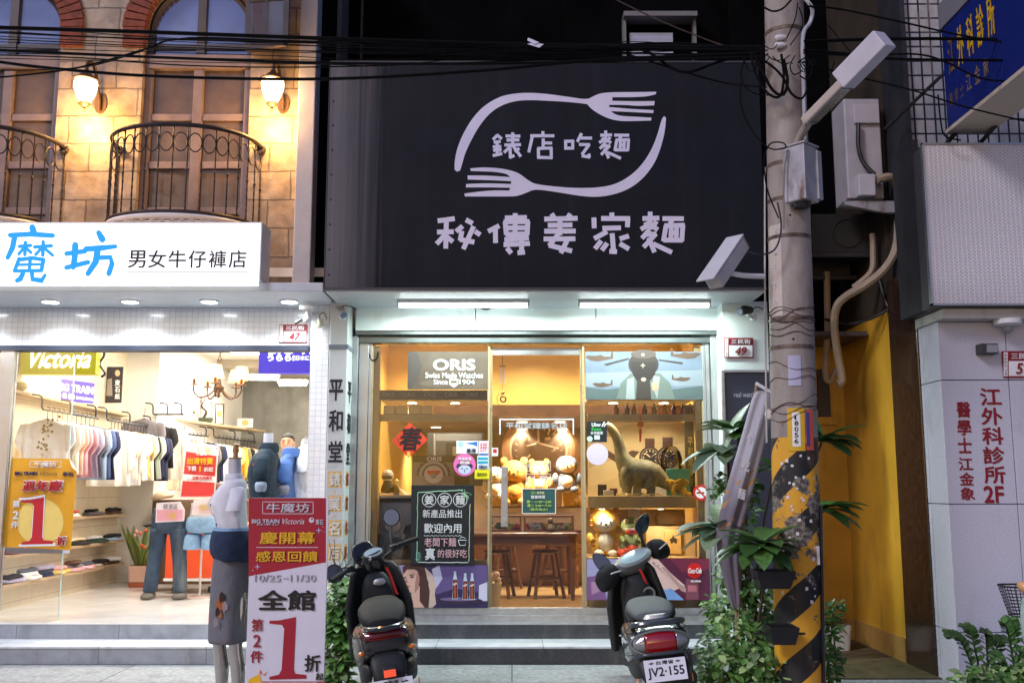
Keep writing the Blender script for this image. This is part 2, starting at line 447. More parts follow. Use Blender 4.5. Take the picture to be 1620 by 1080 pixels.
# ================================================================ JEANS SHOP BUILDING
LB = thing('jeans_shop_building', 'stone faced two storey building with arched windows and a bright white jeans shop below', 'building', (-3.3, 8.9, 0))
xL, xR = -7.0, X(516, 8.75)
YU = 8.95                       # upper stone face
def wallbox(mb, u0, u1, v0, v1, Y, t=.3):
    x0, x1, z0, z1 = rectw(u0, v0, u1, v1, Y); mb.box(x0, x1, Y, Y+t, z0, z1)
zt, zc = 6.9, SOF+.08
wc0, wc1 = X(221, YU, 200), X(393, YU, 200)      # centre opening
wl1 = X(88, YU, 200)                             # left opening's right edge
wl0 = wl1 - (wc1-wc0)
xp0, xp1 = X(478, YU, 200), X(505, YU, 200)
zarch = Z(45, YU)
mb = MB()
mb.box(xL, wl0, YU, YU+.3, zc, zt); mb.box(wl1, wc0, YU, YU+.3, zc, zt); mb.box(wc1, xp0, YU, YU+.3, zc, zt)
rad = (wc1-wc0)/2
for a0, a1 in ((wl0, wl1), (wc0, wc1)):          # wall above the arch
    cx = (a0+a1)/2
    pts = [Vector((a0, YU, zarch))] + [Vector((cx+rad*math.cos(R(180-i*9)), YU, zarch+rad*math.sin(R(180-i*9)))) for i in range(21)] + [Vector((a1, YU, zt)), Vector((a0, YU, zt))]
    mb.prism(pts[1:], (0, .3, 0))
mb.build('stone_wall', m_stone, LB, smooth=0)
for a0, a1 in ((wl0, wl1), (wc0, wc1)):
    cx = (a0+a1)/2; mb = MB()
    for i in range(26):
        b0, b1 = R(i*180/26+.5), R((i+1)*180/26-.5)
        q = [(cx+r*math.cos(b), YU-.035, zarch+r*math.sin(b)) for r, b in ((rad-.01,b0),(rad+.21,b0),(rad+.21,b1),(rad-.01,b1))]
        mb.prism(q, (0, .1, 0))
    for sx, s in ((a0, -1), (a1, 1)):
        if a1 == wc1 and s == 1: continue
        for k in range(2): mb.box(sx-s*.005, sx+s*.2, YU-.035, YU+.06, zarch-.1*(k+1)+.01, zarch-.1*k)
    mb.build('brick_arch', m_redbrick, LB, smooth=0, bevel=.006)
mb = MB(); mb.box(xp0, xp1, YU-.22, YU+.3, zc, zt); mb.build('pilaster', m_pilaster, LB, smooth=0, bevel=.01)
mb = MB(); mb.box(xp1, X(521, YU, 200), YU-.02, YU+.3, zc, zt); mb.build('dark_gap_cladding', m_dkclad, LB, smooth=0)
mb = MB(); mb.box(xL, xp1, 12.0, 12.1, zc, zt); mb.build('rear_wall', m_dkclad, LB, smooth=0)
ztr0, ztr1 = Z(105, YU), Z(88, YU)
def tallwin(a0, a1):
    f = MB(); y0, y1 = YU+.06, YU+.16
    t = .07
    f.box(a0, a0+t, y0, y1, zc, ztr0); f.box(a1-t, a1, y0, y1, zc, ztr0)
    f.box(a0, a1, y0-.02, y1, ztr0, ztr1+.03)
    cx = (a0+a1)/2
    f.box(cx-.045, cx+.045, y0, y1, zc, ztr0)
    for vv in (181, 257, 330):
        z = Z(vv, YU); f.box(a0+t, cx-.045, y0+.015, y1-.01, z-.035, z+.035); f.box(cx+.045, a1-t, y0+.015, y1-.01, z-.035, z+.035)
    fr = f.build('window_frame', m_doorframe, LB, smooth=0, bevel=.006)
    p = MB(); p.box(a0+t, a1-t, YU+.11, YU+.125, zc, ztr0); p.build('pane', m_pane, fr, smooth=0)
    f = MB(); y0, y1 = YU+.08, YU+.16
    f.box(a0, a0+.06, y0, y1, ztr1+.03, zarch); f.box(a1-.06, a1, y0, y1, ztr1+.03, zarch)
    f.box(cx-.04, cx+.04, y0, y1, ztr1+.03, zarch+rad)
    f.box(a0+.06, cx-.04, y0+.01, y1-.01, zarch-.17, zarch-.12); f.box(cx+.04, a1-.06, y0+.01, y1-.01, zarch-.17, zarch-.12)
    f.tube(arc((cx, YU+.12, zarch), rad-.03, 0, 180, 24), .035, 4)
    fr = f.build('arched_window', m_dkframe, LB, smooth=0)
    p = MB(); p.prism([Vector((cx+(rad-.02)*math.cos(R(i*9)), YU+.115, zarch+(rad-.02)*math.sin(R(i*9)))) for i in range(21)] + [Vector((a0+.02, YU+.115, ztr1)), Vector((a1-.02, YU+.115, ztr1))], (0,.012,0))
    p.build('pane', m_panesky, fr, smooth=0)
tallwin(wl0, wl1); tallwin(wc0, wc1)
# opened casement sash beside the pilaster
q = [P(392, 78, 8.9), P(452, 68, 8.45), P(456, -60, 8.45), P(396, -60, 8.9)]
mb = MB()
for a, b in ((0,1),(1,2),(2,3),(3,0)): mb.bar(q[a], q[b], .05, .05)
mb.bar((q[0]+q[1])/2, (q[2]+q[3])/2, .03, .03)
mb.bar(q[0]*.45+q[3]*.55, q[1]*.45+q[2]*.55, .03, .03)
fr = mb.build('open_casement', m_dkframe, LB, smooth=0)
MB().poly(q).build('pane', m_panesky, fr, smooth=0)
# canopy with downlights, tile band, tile column
mb = MB(); mb.box(xL, X(513, 8.05, 460), 8.0, YU+.3, SOF, SOF+.075)
mb.box(X(415, 8.6, 440), xp0+.1, 8.45, YU, SOF+.075, SOF+.16)
can = mb.build('canopy', m_canopy, LB, smooth=0, bevel=.008)
for u in (-60, 80, 206, 331, 458):
    c = P(u, 478, 8.42); c.z = SOF
    d = MB().lathe(c+Vector((0,0,-.012)), [(.0,.0),(.075,0),(.082,.004),(.082,.012)], 20).build('downlight', m_white, can)
    MB().lathe(c+Vector((0,0,-.0145)), [(0,0),(.066,0),(.066,.002),(0,.002)], 20).build('diffuser', m_lampw, d)
    lamp('downlight_beam', 'SPOT', c+Vector((0,0,-.03)), 27, (.86,.94,1), d, .05, spread=R(140))
zh = Z(549, YF)
mb = MB(); mb.box(xL, X(488, YF, 520), YF, YF+.16, zh, SOF-.002); mb.build('tile_band', m_whitetile, LB, smooth=0)
mb = MB(); mb.box(xL, X(488, YF, 548), YF-.03, YF+.1, zh-.035, zh+.012); mb.build('door_head_rail', C(40,46,62), LB, smooth=0)
mb = MB(); mb.box(X(487, 8.6, 700), X(516, 8.6, 700), 8.6, 8.95, 0, SOF-.002); mb.build('tile_column', m_whitetile, LB, smooth=0)
mb = MB(); mb.box(X(-12, YF, 760), X(10, YF, 760), YF-.02, YF+.06, FLR, zh-.03); mb.build('door_jamb', m_alu, LB, smooth=0)
xe = X(104, YF, 760)
mb = MB(); mb.box(X(10, YF, 760), xe, YF+.02, YF+.03, FLR+.006, zh-.03); gl = mb.build('glass_panel', m_glass, LB, smooth=0)
mb = MB(); mb.box(xe, xe+.006, YF+.018, YF+.032, FLR+.006, zh-.03); mb.build('glass_edge', C(170,200,195,.2), gl, smooth=0)
# steps and shop floor
xs0, xs1 = xL, X(516, 8.6, 700)
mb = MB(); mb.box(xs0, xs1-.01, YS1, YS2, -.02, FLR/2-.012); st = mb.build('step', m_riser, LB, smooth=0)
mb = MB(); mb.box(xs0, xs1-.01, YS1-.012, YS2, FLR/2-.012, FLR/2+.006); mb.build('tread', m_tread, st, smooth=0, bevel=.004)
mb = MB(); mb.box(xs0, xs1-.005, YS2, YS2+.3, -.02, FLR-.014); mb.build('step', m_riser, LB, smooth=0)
YB = 16.6
mb = MB(); mb.box(xs0, xs1-.005, YS2-.012, YB, FLR-.014, FLR); mb.build('shop_floor', m_shopfloor, LB, smooth=0, bevel=.003)
# shop interior
xw = X(10, 9.2, 615)-.06
xc = X(241, 12.2, 800); YC = 12.2
CEI = 3.3
mb = MB(); mb.box(xw-.1, xw, YF+.1, YC, FLR, CEI); mb.build('side_wall', m_creamwall, LB, smooth=0)
mb = MB(); mb.box(xw-.1, xc, YC, YC+.45, FLR, CEI); mb.build('interior_pier', m_whitewall, LB, smooth=0)
mb = MB(); mb.box(xc-.2, xc-.1, YC+.45, YB, FLR, CEI); mb.build('side_wall', m_whitewall, LB, smooth=0)
mb = MB(); mb.box(xw-.1, xR+.02, YB, YB+.1, FLR, CEI); mb.build('back_wall', m_whitewall, LB, smooth=0)
mb = MB(); mb.box(X(373, YB-.2, 680), xR-.1, YB-.2, YB, FLR, 3.178); mb.build('concrete_back_panel', m_concgrey, LB, smooth=0)
mb = MB(); mb.box(xR-.1, xR, 8.96, YB, FLR, CEI); mb.build('side_wall', m_whitewall, LB, smooth=0)
mb = MB(); mb.box(xw-.1, xR, YF+.16, YB, CEI, CEI+.08); cl = mb.build('shop_ceiling', m_whitewall, LB, smooth=0)
mb = MB(); mb.box(xw, xR-.1, 14.9, YB, 3.18, CEI); mb.build('ceiling_soffit', M('beige_soffit', (.5,.43,.33), .7, var=.04), LB, smooth=0)
for yy, x0, x1 in ((10.0, -4.2, -2.5), (12.0, -3.9, -2.3), (13.9, -4.0, -2.2)):
    p = MB(); p.box(x0, x1, yy-.25, yy+.25, CEI-.03, CEI); d = p.build('ceiling_light', m_white, cl, smooth=0)
    p = MB(); p.box(x0+.03, x1-.03, yy-.22, yy+.22, CEI-.034, CEI-.031); p.build('diffuser', M_emit('ceiling_diffuser', (1,.95,.86), 5), d, smooth=0)
    lamp('ceiling_light_beam', 'AREA', ((x0+x1)/2, yy, CEI-.06), 52, (1,.92,.80), d, x1-x0, .45)
# two visible tube lights before the concrete panel
for u0, u1, v in ((385, 442, 597), (440, 487, 606)):
    a, b = P(u0, v, 14.6), P(u1, v, 14.6); b.z = a.z
    p = MB(); p.box(a.x, b.x, 14.55, 14.65, a.z, a.z+.05); d = p.build('tube_light', m_white, cl, smooth=0)
    p = MB(); p.tube([a+Vector((.02,0,-.02)), b+Vector((-.02,0,-.02))], .018); p.build('tube', m_lampw, d)

# ================================================================ NOODLE SHOP BUILDING
NB = thing('noodle_shop_building', 'narrow dark noodle shop building with pale pillars and a wide glass front', 'building', (.25, 8.75, 0))
YP = 8.42
xa0, xa1 = X(516, YP, 700)+.004, X(546, YP, 700)
xb0, xb1 = X(1148, YP, 700), X(1222, YP, 700)
mb = MB(); mb.box(xa0, xa1, YP, YF+.1, FLR-.2, SOF-.003); mb.build('pillar', m_pillar, NB, smooth=0, bevel=.006)
zt1, zt2 = Z(551, YP), Z(545, YP)
mb = MB(); mb.box(xa0-.003, xa1+.008, YP-.008, YF, zt1, zt2); mb.build('pillar_trim', C(120,130,140), NB, smooth=0)
mb = MB(); mb.box(xb0, xb1, YP, YF+.1, FLR-.2, SOF-.003); mb.build('pillar', m_mint, NB, smooth=0, bevel=.006)
xf0, xf1 = X(565, YF, 520), X(1131, YF, 520)
zhd0, zhd1 = Z(526, YF), SOF-.002
cuts = [xf0, X(753, YF, 505), X(941, YF, 505), xf1]
for a, b in zip(cuts, cuts[1:]):
    MB().box(a+.003, b-.003, YF-.12, YF+.02, zhd0, zhd1).build('header_panel', m_mint, NB, smooth=0, bevel=.005)
mb = MB(); mb.box(xf0, xf1, YF-.1, YF+.1, zhd0-.035, zhd0-.001); mb.box(xf0+.02, xf1-.02, YF-.05, YF+.1, zhd0-.1, zhd0-.036)
mb.build('shutter_rail', C(105,112,112,.35,metal=.6), NB, smooth=0, bevel=.006)
ztop = Z(545, YF); zbot = Z(963, YF)
xg0, xg1 = X(585, YF), X(1116, YF)
for a, b, y in ((xa1+.001, xa1+.05, YF-.06), (xa1+.055, xg0-.03, YF-.02), (xg0-.028, xg0, YF-.01), (xg1, xg1+.028, YF-.01), (xg1+.03, xb0-.055, YF-.02), (xb0-.05, xb0-.001, YF-.06)):
    MB().box(a, b, y, YF+.09, FLR, zhd0-.036).build('front_jamb', m_alu, NB, smooth=0, bevel=.004)
mb = MB(); mb.box(xg0, xg1, YF-.03, YF+.06, FLR+.005, FLR+.05); mb.box(xg0, xg1, YF-.012, YF+.04, FLR+.05, zbot+.012)
mb.build('sill_track', m_steel, NB, smooth=0, bevel=.003)
um1, um2 = 774, 924
for u0, u1, y in ((585, um1, 0), (um1+2, um2-2, .035), (um2, 1116, 0)):
    p = MB(); p.box(X(u0, YF, 760)+.004, X(u1, YF, 760)-.004, YF+y+.006, YF+y+.014, zbot+.013, ztop); pn = p.build('glass_pane', m_glass, NB, smooth=0)
    for u in (u0, u1):
        xx = X(u, YF, 760); sgn = .004 if u == u0 else -.004
        p = MB(); p.box(xx-.009+sgn, xx+.009+sgn, YF+y+.0, YF+y+.022, zbot+.013, ztop); p.build('pane_edge', C(190,176,140,.3,metal=.3), pn, smooth=0)
p = MB(); hx = X(798, YF, 760); p.box(hx-.03, hx+.03, YF-.012, YF+.0, Z(833, YF), Z(738, YF)); hd = p.build('door_handle', m_alu, NB, smooth=0, bevel=.004)
for v in (753, 822): MB().lathe(P(798, v, YF-.012), [(0,-.012),(.016,-.012),(.016,.02),(0,.02)], 12, rot=Matrix.Rotation(R(90),3,'X')).build('bolt', m_steel, hd)
MB().box(X(776, YF), X(922, YF), YF+.05, YF+.11, Z(560, YF), Z(549, YF)).build('door_closer_rail', m_alu, NB, smooth=0)
# steps
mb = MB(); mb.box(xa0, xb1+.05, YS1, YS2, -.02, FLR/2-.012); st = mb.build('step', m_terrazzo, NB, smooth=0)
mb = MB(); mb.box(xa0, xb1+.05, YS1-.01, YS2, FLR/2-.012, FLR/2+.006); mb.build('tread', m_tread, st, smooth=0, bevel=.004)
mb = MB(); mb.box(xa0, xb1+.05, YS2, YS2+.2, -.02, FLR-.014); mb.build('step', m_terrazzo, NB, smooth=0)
mb = MB(); mb.box(xa0, xb1+.05, YS2-.01, YF-.03, FLR-.014, FLR+.004); mb.build('tread', m_steel, NB, smooth=0, bevel=.004)
# interior
YK = 13.2
xi0, xi1 = xg0-.03, xg1+.03
mb = MB(); mb.box(xi0, xi1, YF-.03, YK, FLR-.012, FLR+.003); mb.build('wood_floor', m_floorwood, NB, smooth=0)
mb = MB(); mb.box(xi0-.1, xi0, YF+.1, YK, FLR, 3.0); mb.build('side_wall', m_orangewall, NB, smooth=0)
mb = MB(); mb.box(xi1, xi1+.1, YF+.1, YK, FLR, 3.0); mb.build('side_wall', m_orangewall, NB, smooth=0)
mb = MB(); mb.box(xi0-.1, xi1+.1, YK, YK+.1, FLR, 3.0); mb.build('back_wall', M('dim_back_wall', (.30,.21,.13), .6, var=.25, scale=3), NB, smooth=0)
YV = 10.1
zv0, zv1 = Z(640, YV), Z(658, YV)
mb = MB(); mb.box(xi0-.1, xi1+.1, YF+.11, YK, 2.86, 2.95); mb.build('interior_ceiling', M('cream_ceiling', (.7,.6,.42), .6, var=.03), NB, smooth=0)
mb = MB(); mb.box(xi0, xi1, YV, YV+.1, zv0, 2.86); mb.build('drop_panel', m_orangewall, NB, smooth=0)
mb = MB(); mb.box(xi0, xi1, YV-.02, YV+.12, zv1, zv0-.002); mb.build('drop_beam', m_dwood, NB, smooth=0)
mb = MB(); mb.box(xi0, xi1, YV+.12, YK, zv1+.02, zv1+.06); lc = mb.build('low_ceiling', M('brown_low_ceiling', (.16,.10,.06), .5, var=.2), NB, smooth=0)
for u, v, Y in ((826, 649, 11.2), (886, 649, 11.2), (690, 672, 12.2), (1010, 672, 12.2), (826, 660, 12.6), (890, 660, 12.6)):
    c = P(u, v, Y); c.z = zv1+.02
    d = MB().lathe(c+Vector((0,0,-.01)), [(0,0),(.07,0),(.075,.01)], 18).build('spotlight', m_white, lc)
    MB().lathe(c+Vector((0,0,-.013)), [(0,0),(.055,0),(.055,.002),(0,.002)], 16).build('diffuser', m_lampy, d)
    lamp('spotlight_beam', 'SPOT', c+Vector((0,0,-.02)), 105, (1,.83,.60), d, .04, spread=R(130))
for x in (-.7, .2, 1.1):
    c = Vector((x, 9.45, 2.86))
    d = MB().lathe(c+Vector((0,0,-.01)), [(0,0),(.07,0),(.075,.01)], 18).build('spotlight', m_white, NB)
    MB().lathe(c+Vector((0,0,-.013)), [(0,0),(.055,0),(.055,.002),(0,.002)], 16).build('diffuser', m_lampy, d)
    lamp('spotlight_beam', 'SPOT', c+Vector((0,0,-.02)), 66, (1,.83,.58), d, .04, spread=R(150))
# upper storey
YT = 9.6
mb = MB(); mb.box(X(505, 9.2, 50)-.02, X(1215, 9.2, 50), YT, YT+.2, SOF, 7.2); mb.build('upper_wall', m_dkclad, NB, smooth=0)
mb = MB(); mb.box(X(505, 9.2, 50)+.004, X(540, 9.2, 50), 9.2, YT, SOF, 7.2); mb.build('upper_pilaster', M('stained_grey_brown_render', (.16,.14,.12), .8, var=.2, stain=(.10,.055,.025)), NB, smooth=0)
mb = MB()
for u in (548, 573, 1170, 1195): mb.box(X(u, YT, 50)-.012, X(u, YT, 50)+.012, YT-.04, YT, SOF, 7.2)
mb.build('cladding_battens', M('rusty_batten', (.05,.035,.028), .7, var=.3), NB, smooth=0)
x0, x1, z0, z1 = rectw(985, 33, 1100, 100, YT-.05)
mb = MB(); mb.box(x0, x0+.03, YT-.12, YT, z0, z1); mb.box(x1-.03, x1, YT-.12, YT, z0, z1); mb.box(x0, x1, YT-.2, YT, z1-.02, z1+.03)
wf = mb.build('window', C(120,118,118), NB, smooth=0)
mb = MB()
for k in range(6): mb.boxc(((x0+x1)/2-.08, YT-.05, z0+.02+k*.055), (x1-x0-.3, .045, .05), Matrix.Rotation(R(25),3,'X'))
mb.build('louvre', C(200,205,225), wf, smooth=0)

# ================================================================ ALLEY HOUSE and CLINIC
XC = 3.16
AL = thing('alley_house', 'house at the end of a narrow alley with glossy yellow walls behind the striped pole', 'building', (2.8, 9.4, 0))
YA = 9.45
xb2 = xb1+.002
mb = MB(); mb.box(xb2+.02, XC, YA, YA+.15, 0, 2.85); mb.build('end_wall', m_yellow, AL, smooth=0)
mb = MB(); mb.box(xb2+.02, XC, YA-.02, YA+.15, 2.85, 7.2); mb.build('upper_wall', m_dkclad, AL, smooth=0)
mb = MB(); mb.box(xb2+.06, XC-.02, 8.7, YA-.025, 2.72, 2.76); mb.build('added_shade_slab', m_dkframe, AL, smooth=0)  # added slab that keeps sky and sun off the upper yellow wall
mb = MB(); mb.box(X(1292, YA, 600), X(1310, YA, 600), YA-.04, YA-.001, Z(660, YA), Z(585, YA)); wn = mb.build('dark_window', m_dkframe, AL, smooth=0)
mb = MB(); mb.box(X(1284, YA, 600), X(1318, YA, 600), YA-.06, YA-.001, Z(672, YA), Z(660, YA)-.001); mb.build('sill', m_yellow, wn, smooth=0)
mb = MB(); mb.box(xb2+.02, XC, YA-.03, YA, 0, .2); mb.build('skirting', m_skirt, AL, smooth=0)
label(MB().box(xb2, XC, 7.6, YA, .004, .012).build('alley_floor', M('mossy_alley_floor', (.10,.075,.03), .8, var=.4, scale=9, bump=.3, stain=(.05,.055,.02)), smooth=0), None, None, kind='structure')

CB = thing('clinic_building', 'clinic faced with pale speckled granite and small upper tiles to the right of the alley', 'building', (4.4, 7.3, 0))
YCL = 7.3; xcr = 6.4
mb = MB(); mb.box(XC, XC+.15, 8.22, YA+.2, 0, 2.86); mb.build('yellow_side_wall', m_yellow, CB, smooth=0)
mb = MB(); mb.box(XC-.02, XC, 8.22, YA-.03, 0, .2); mb.build('skirting', m_skirt, CB, smooth=0)
mb = MB(); mb.box(XC, XC+.15, 8.22, YA+.2, 2.862, 7.2); mb.build('upper_side_wall', M('painted_shade_wall', (.028,.018,.009), .8, var=.4, scale=3), CB, smooth=0)  # shade on the upper part of the yellow wall, put into a dark brown
mb = MB(); mb.box(XC-.012, XC+.15, 7.66, 8.218, 0, 3.1); mb.build('brown_stone_jamb', m_brownmarble, CB, smooth=0, bevel=.004)
zl = Z(505, YCL-.1)
bands = [0, Z(905, YCL), Z(797, YCL), Z(601, YCL), zl]
zs = [0.0, Z(1000, YCL), Z(797, YCL), Z(601, YCL), zl]
mb = MB()
xj = [XC, X(1603, YCL, 700), 4.9, 5.7, xcr]
for z0, z1 in zip(zs, zs[1:]):
    for a, b in zip(xj, xj[1:]): mb.box(a+(.0 if a == XC else .003), b-.003, YCL, YCL+.3, z0+.003, z1-.003)
    mb.box(XC, XC+.15, YCL+.306, 7.655, z0+.003, z1-.003)
mb.build('granite_cladding', m_granite, CB, smooth=0, bevel=.003)
mb = MB(); mb.box(XC+.01, xcr, YCL+.012, 7.65, 0, zl-.004); mb.build('cladding_joints', m_joint, CB, smooth=0)
# ledge under the metal sign, its dark side, upper tiles
mb = MB(); mb.box(XC-.02, xcr, YCL-.14, 7.66, zl, zl+.075); mb.build('ledge', M('stained_white_ledge', (.5,.48,.45), .6, var=.12, stain=(.22,.2,.17), st=(.55,.8)), CB, smooth=0, bevel=.006)
ztl = Z(232, 7.6)
mb = MB(); mb.box(X(1432, 7.8, 110), xcr, 7.8, 8.1, zl+.08, 8.0); mb.build('tile_wall', m_upptile, CB, smooth=0)
mb = MB(); mb.box(X(1428, 7.82, 110)-.03, X(1432, 7.8, 110)-.002, 7.74, 8.2, 2.9, 8.0); mb.build('corner_downpipe', M('dark_grey_metal', (.02,.02,.024), .6, var=.3), CB, smooth=0)
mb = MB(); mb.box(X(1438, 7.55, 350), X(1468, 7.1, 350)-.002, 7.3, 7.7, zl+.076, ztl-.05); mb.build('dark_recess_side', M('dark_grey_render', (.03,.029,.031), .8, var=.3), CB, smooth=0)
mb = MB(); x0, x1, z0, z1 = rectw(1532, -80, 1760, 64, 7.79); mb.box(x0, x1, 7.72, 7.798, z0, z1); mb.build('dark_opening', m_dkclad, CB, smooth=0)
# ================================================================ SIGNS ON THE FACADES
# ---- noodle shop sign
YN = 7.9
def M_fabric():
    m, nt, b, L = _nodes('dark_sign_sheet')
    t = nt.nodes.new('ShaderNodeTexCoord'); sp = nt.nodes.new('ShaderNodeSeparateXYZ'); L.new(t.outputs['Object'], sp.inputs[0])
    base = (.0082, .0095, .0150)
    n = _noise(nt, _coord(nt), 3, 5)
    col = _mix(nt, _rgb(base, .75), _rgb(base, 1.3), _ramp(nt, n, .3, .7))
    weave = _noise(nt, _coord(nt, (1, 1, 1)), 220, 2)
    col = _mix(nt, col, _rgb(base, 2.2), _math(nt, 'MULTIPLY', _ramp(nt, weave, .5, .9), .6))
    # sun-bleached, rust-run left end: vertical streaks that thin out to the right
    stk = _noise(nt, _coord(nt, (26, 1, .35)), 1.0, 5, .6)
    edge = _math(nt, 'ADD', sp.outputs[0], _math(nt, 'MULTIPLY', stk, -.45))
    fade = _ramp(nt, edge, -1.55, -1.98)
    col = _mix(nt, col, (.19, .175, .185, 1), _math(nt, 'MULTIPLY', fade, .85))
    rust = _ramp(nt, _math(nt, 'ADD', _ramp(nt, stk, .45, .75), _ramp(nt, sp.outputs[2], .4, 1.9)), 1.2, 1.9)
    col = _mix(nt, col, (.16, .08, .03, 1), _math(nt, 'MULTIPLY', _math(nt, 'MULTIPLY', fade, rust), .8))
    st2 = _noise(nt, _coord(nt, (5, 1, .25)), 1.5, 5, .6)
    col = _mix(nt, col, (.022, .022, .027, 1), _math(nt, 'MULTIPLY', _ramp(nt, st2, .5, .8), .5))
    L.new(col, b.inputs['Base Color']); b.inputs['Roughness'].default_value = .6; b.inputs['Specular IOR Level'].default_value = .2
    bp = nt.nodes.new('ShaderNodeBump'); bp.inputs['Strength'].default_value = .15; bp.inputs['Distance'].default_value = .004
    L.new(weave, bp.inputs['Height']); L.new(bp.outputs[0], b.inputs['Normal'])
    return m
x0, x1 = X(513, YN, 457), X(1213, YN, 457)
zs0, zs1 = SOF, Z(98, YN)
SG = thing('noodle_signboard', 'big dark sign with two curved forks and white Chinese lettering above the noodle shop', 'sign', ((x0+x1)/2, YN, zs0))
MB().box(x0, x1, YN, 8.62, zs0+.004, zs1).build('panel', M_fabric(), SG, smooth=0)
MB().box(x0+.01, x1-.01, YN+.02, 8.74, zs0-.02, zs0+.003).build('underside', m_canopy, SG, smooth=0)
mb = MB(); mb.box(x0-.006, x0-.0005, YN-.006, 8.6, zs0, zs1+.006); mb.box(x0-.006, x1, YN-.006, YN-.0005, zs0-.004, zs0+.012); mb.box(x0-.006, x1, YN-.006, YN-.0005, zs1-.008, zs1+.006)
mb.build('edge_trim', C(70,66,72,.5), SG, smooth=0)
def zp(p, Y=YN): return P(680+p[0]/3.857, 130+p[1]/3.857, Y)
m_sigw = C(226,220,240,.5)
def strokes(par, segs, wd, name='lettering', mp=None):
    mb = MB()
    for k, (a, b) in enumerate(segs):
        if mp: a, b = mp(a), mp(b)
        a, b = Vector(a), Vector(b); d = (b-a)
        if d.length < 1: continue
        n = Vector((-d.y, d.x)).normalized()*wd/2
        q = [zp(p) for p in (a+n, a-n, b-n*.92, b+n*1.05)]
        for p in q: p.y = YN-.0015-.0002*k
        mb.poly(q)
    return mb.build(name, m_sigw, par, smooth=0)
S = {}
S['a'] = [((385,352),(412,324)),((408,322),(440,347)),((390,368),(432,362)),((384,396),(436,393)),((411,368),(412,440)),((392,408),(400,425)),((432,405),(424,425)),((384,450),(442,436)),((462,330),(552,330)),((468,355),(546,353)),((455,385),(556,382)),((506,308),(506,382)),((500,385),(453,432)),((490,405),(492,466)),((486,462),(516,448)),((508,390),(556,456)),((546,405),(518,427))]
S['b'] = [((690,300),(690,332)),((613,328),(760,328)),((626,330),(604,430)),((692,345),(692,404)),((692,372),(746,372)),((656,406),(748,402)),((662,404),(664,468)),((740,402),(742,468)),((656,460),(748,462))]
S['c'] = [((820,362),(880,360)),((828,360),(830,410)),((872,360),(872,408)),((820,404),(880,403)),((926,313),(900,366)),((915,342),(990,342)),((910,382),(978,382)),((972,382),(928,444)),((926,450),(978,459)),((970,438),(974,462))]
nd = [((1040,325),(1112,322)),((1073,296),(1073,372)),((1052,340),(1060,354)),((1100,336),(1090,352)),((1033,370),(1072,348)),((1072,348),(1106,372)),((1070,372),(1038,408)),((1055,392),(1100,388)),((1098,388),(1045,445)),((1066,405),(1092,466)),((1085,430),(1166,466)),((1125,325),(1216,325)),((1168,328),(1156,352)),((1133,355),(1220,352)),((1140,355),(1130,420)),((1212,352),(1208,420)),((1128,415),(1212,415)),((1163,355),(1161,415)),((1186,355),(1184,415)),((1163,385),(1186,385))]
S['d'] = nd
for k in 'abcd': strokes(SG, S[k], 19)
L5 = {}
L5['a'] = [((48,847),(152,832)),((101,848),(98,1016)),((44,915),(146,912)),((95,930),(42,988)),((105,945),(142,974)),((220,840),(262,862)),((160,912),(200,878)),((268,880),(205,1020)),((196,908),(186,968)),((184,960),(272,976)),((276,910),(308,932))]
L5['b'] = [((424,876),(356,912)),((400,895),(402,982)),((458,829),(592,825)),((521,800),(521,955)),((450,852),(608,850)),((460,850),(468,932)),((598,850),(594,935)),((462,890),(598,888)),((462,930),(600,924)),((455,962),(604,950)),((450,992),(610,984)),((562,955),(560,1042)),((470,1012),(498,1044)),((535,1042),(580,1036))]
L5['c'] = [((742,803),(762,832)),((858,803),(840,832)),((698,836),(902,830)),((720,874),(870,870)),((698,910),(890,908)),((794,832),(794,935)),((694,957),(888,955)),((782,930),(728,1000)),((726,995),(868,1030)),((838,965),(800,1044))]
L5['d'] = [((1110,796),(1112,830)),((1001,826),(1004,892)),((1045,832),(1222,832)),((1208,835),(1206,886)),((1053,892),(1166,888)),((1082,912),(1003,956)),((1112,922),(1122,1036)),((1095,1032),(1142,1034)),((1046,968),(1008,1018)),((1082,982),(1050,1027)),((1158,957),(1214,938)),((1158,985),(1216,1018))]
for k in 'abcd': strokes(SG, L5[k], 30)
strokes(SG, nd, 29, mp=lambda p: (1290+(p[0]-1035)*1.432, 792+(p[1]-297)*1.46))
F1 = [(150,490),(152,535),(165,547),(185,540),(200,490),(215,435),(250,360),(300,270),(360,195),(430,145),(520,115),(620,110),(720,115),(850,122),(960,135),(985,165),(1040,200),(1095,225),(1150,237),(1210,240),(1350,235),(1352,218),(1250,212),(1170,208),(1130,198),(1105,178),(1363,190),(1365,172),(1230,165),(1093,153),(1095,140),(1190,140),(1275,147),(1368,143),(1372,117),(1240,118),(1112,115),(1115,93),(1240,93),(1330,88),(1378,75),(1382,60),(1250,62),(1060,63),(1000,85),(962,108),(850,92),(720,73),(600,65),(500,72),(420,92),(330,145),(260,220),(200,320),(165,410)]
F2 = [(1441,220),(1435,300),(1410,400),(1370,500),(1300,590),(1220,650),(1130,685),(1030,702),(930,697),(800,675),(700,660),(635,655),(590,675),(545,692),(510,698),(400,698),(215,698),(210,680),(300,668),(400,660),(485,662),(490,645),(350,642),(220,643),(222,622),(350,617),(495,622),(497,605),(400,600),(232,595),(230,570),(350,570),(490,580),(470,560),(400,548),(320,545),(250,543),(247,527),(320,520),(420,525),(500,540),(550,560),(600,600),(640,622),(740,635),(850,645),(960,647),(1060,640),(1140,620),(1220,575),(1290,510),(1350,420),(1390,320),(1415,225),(1430,208)]
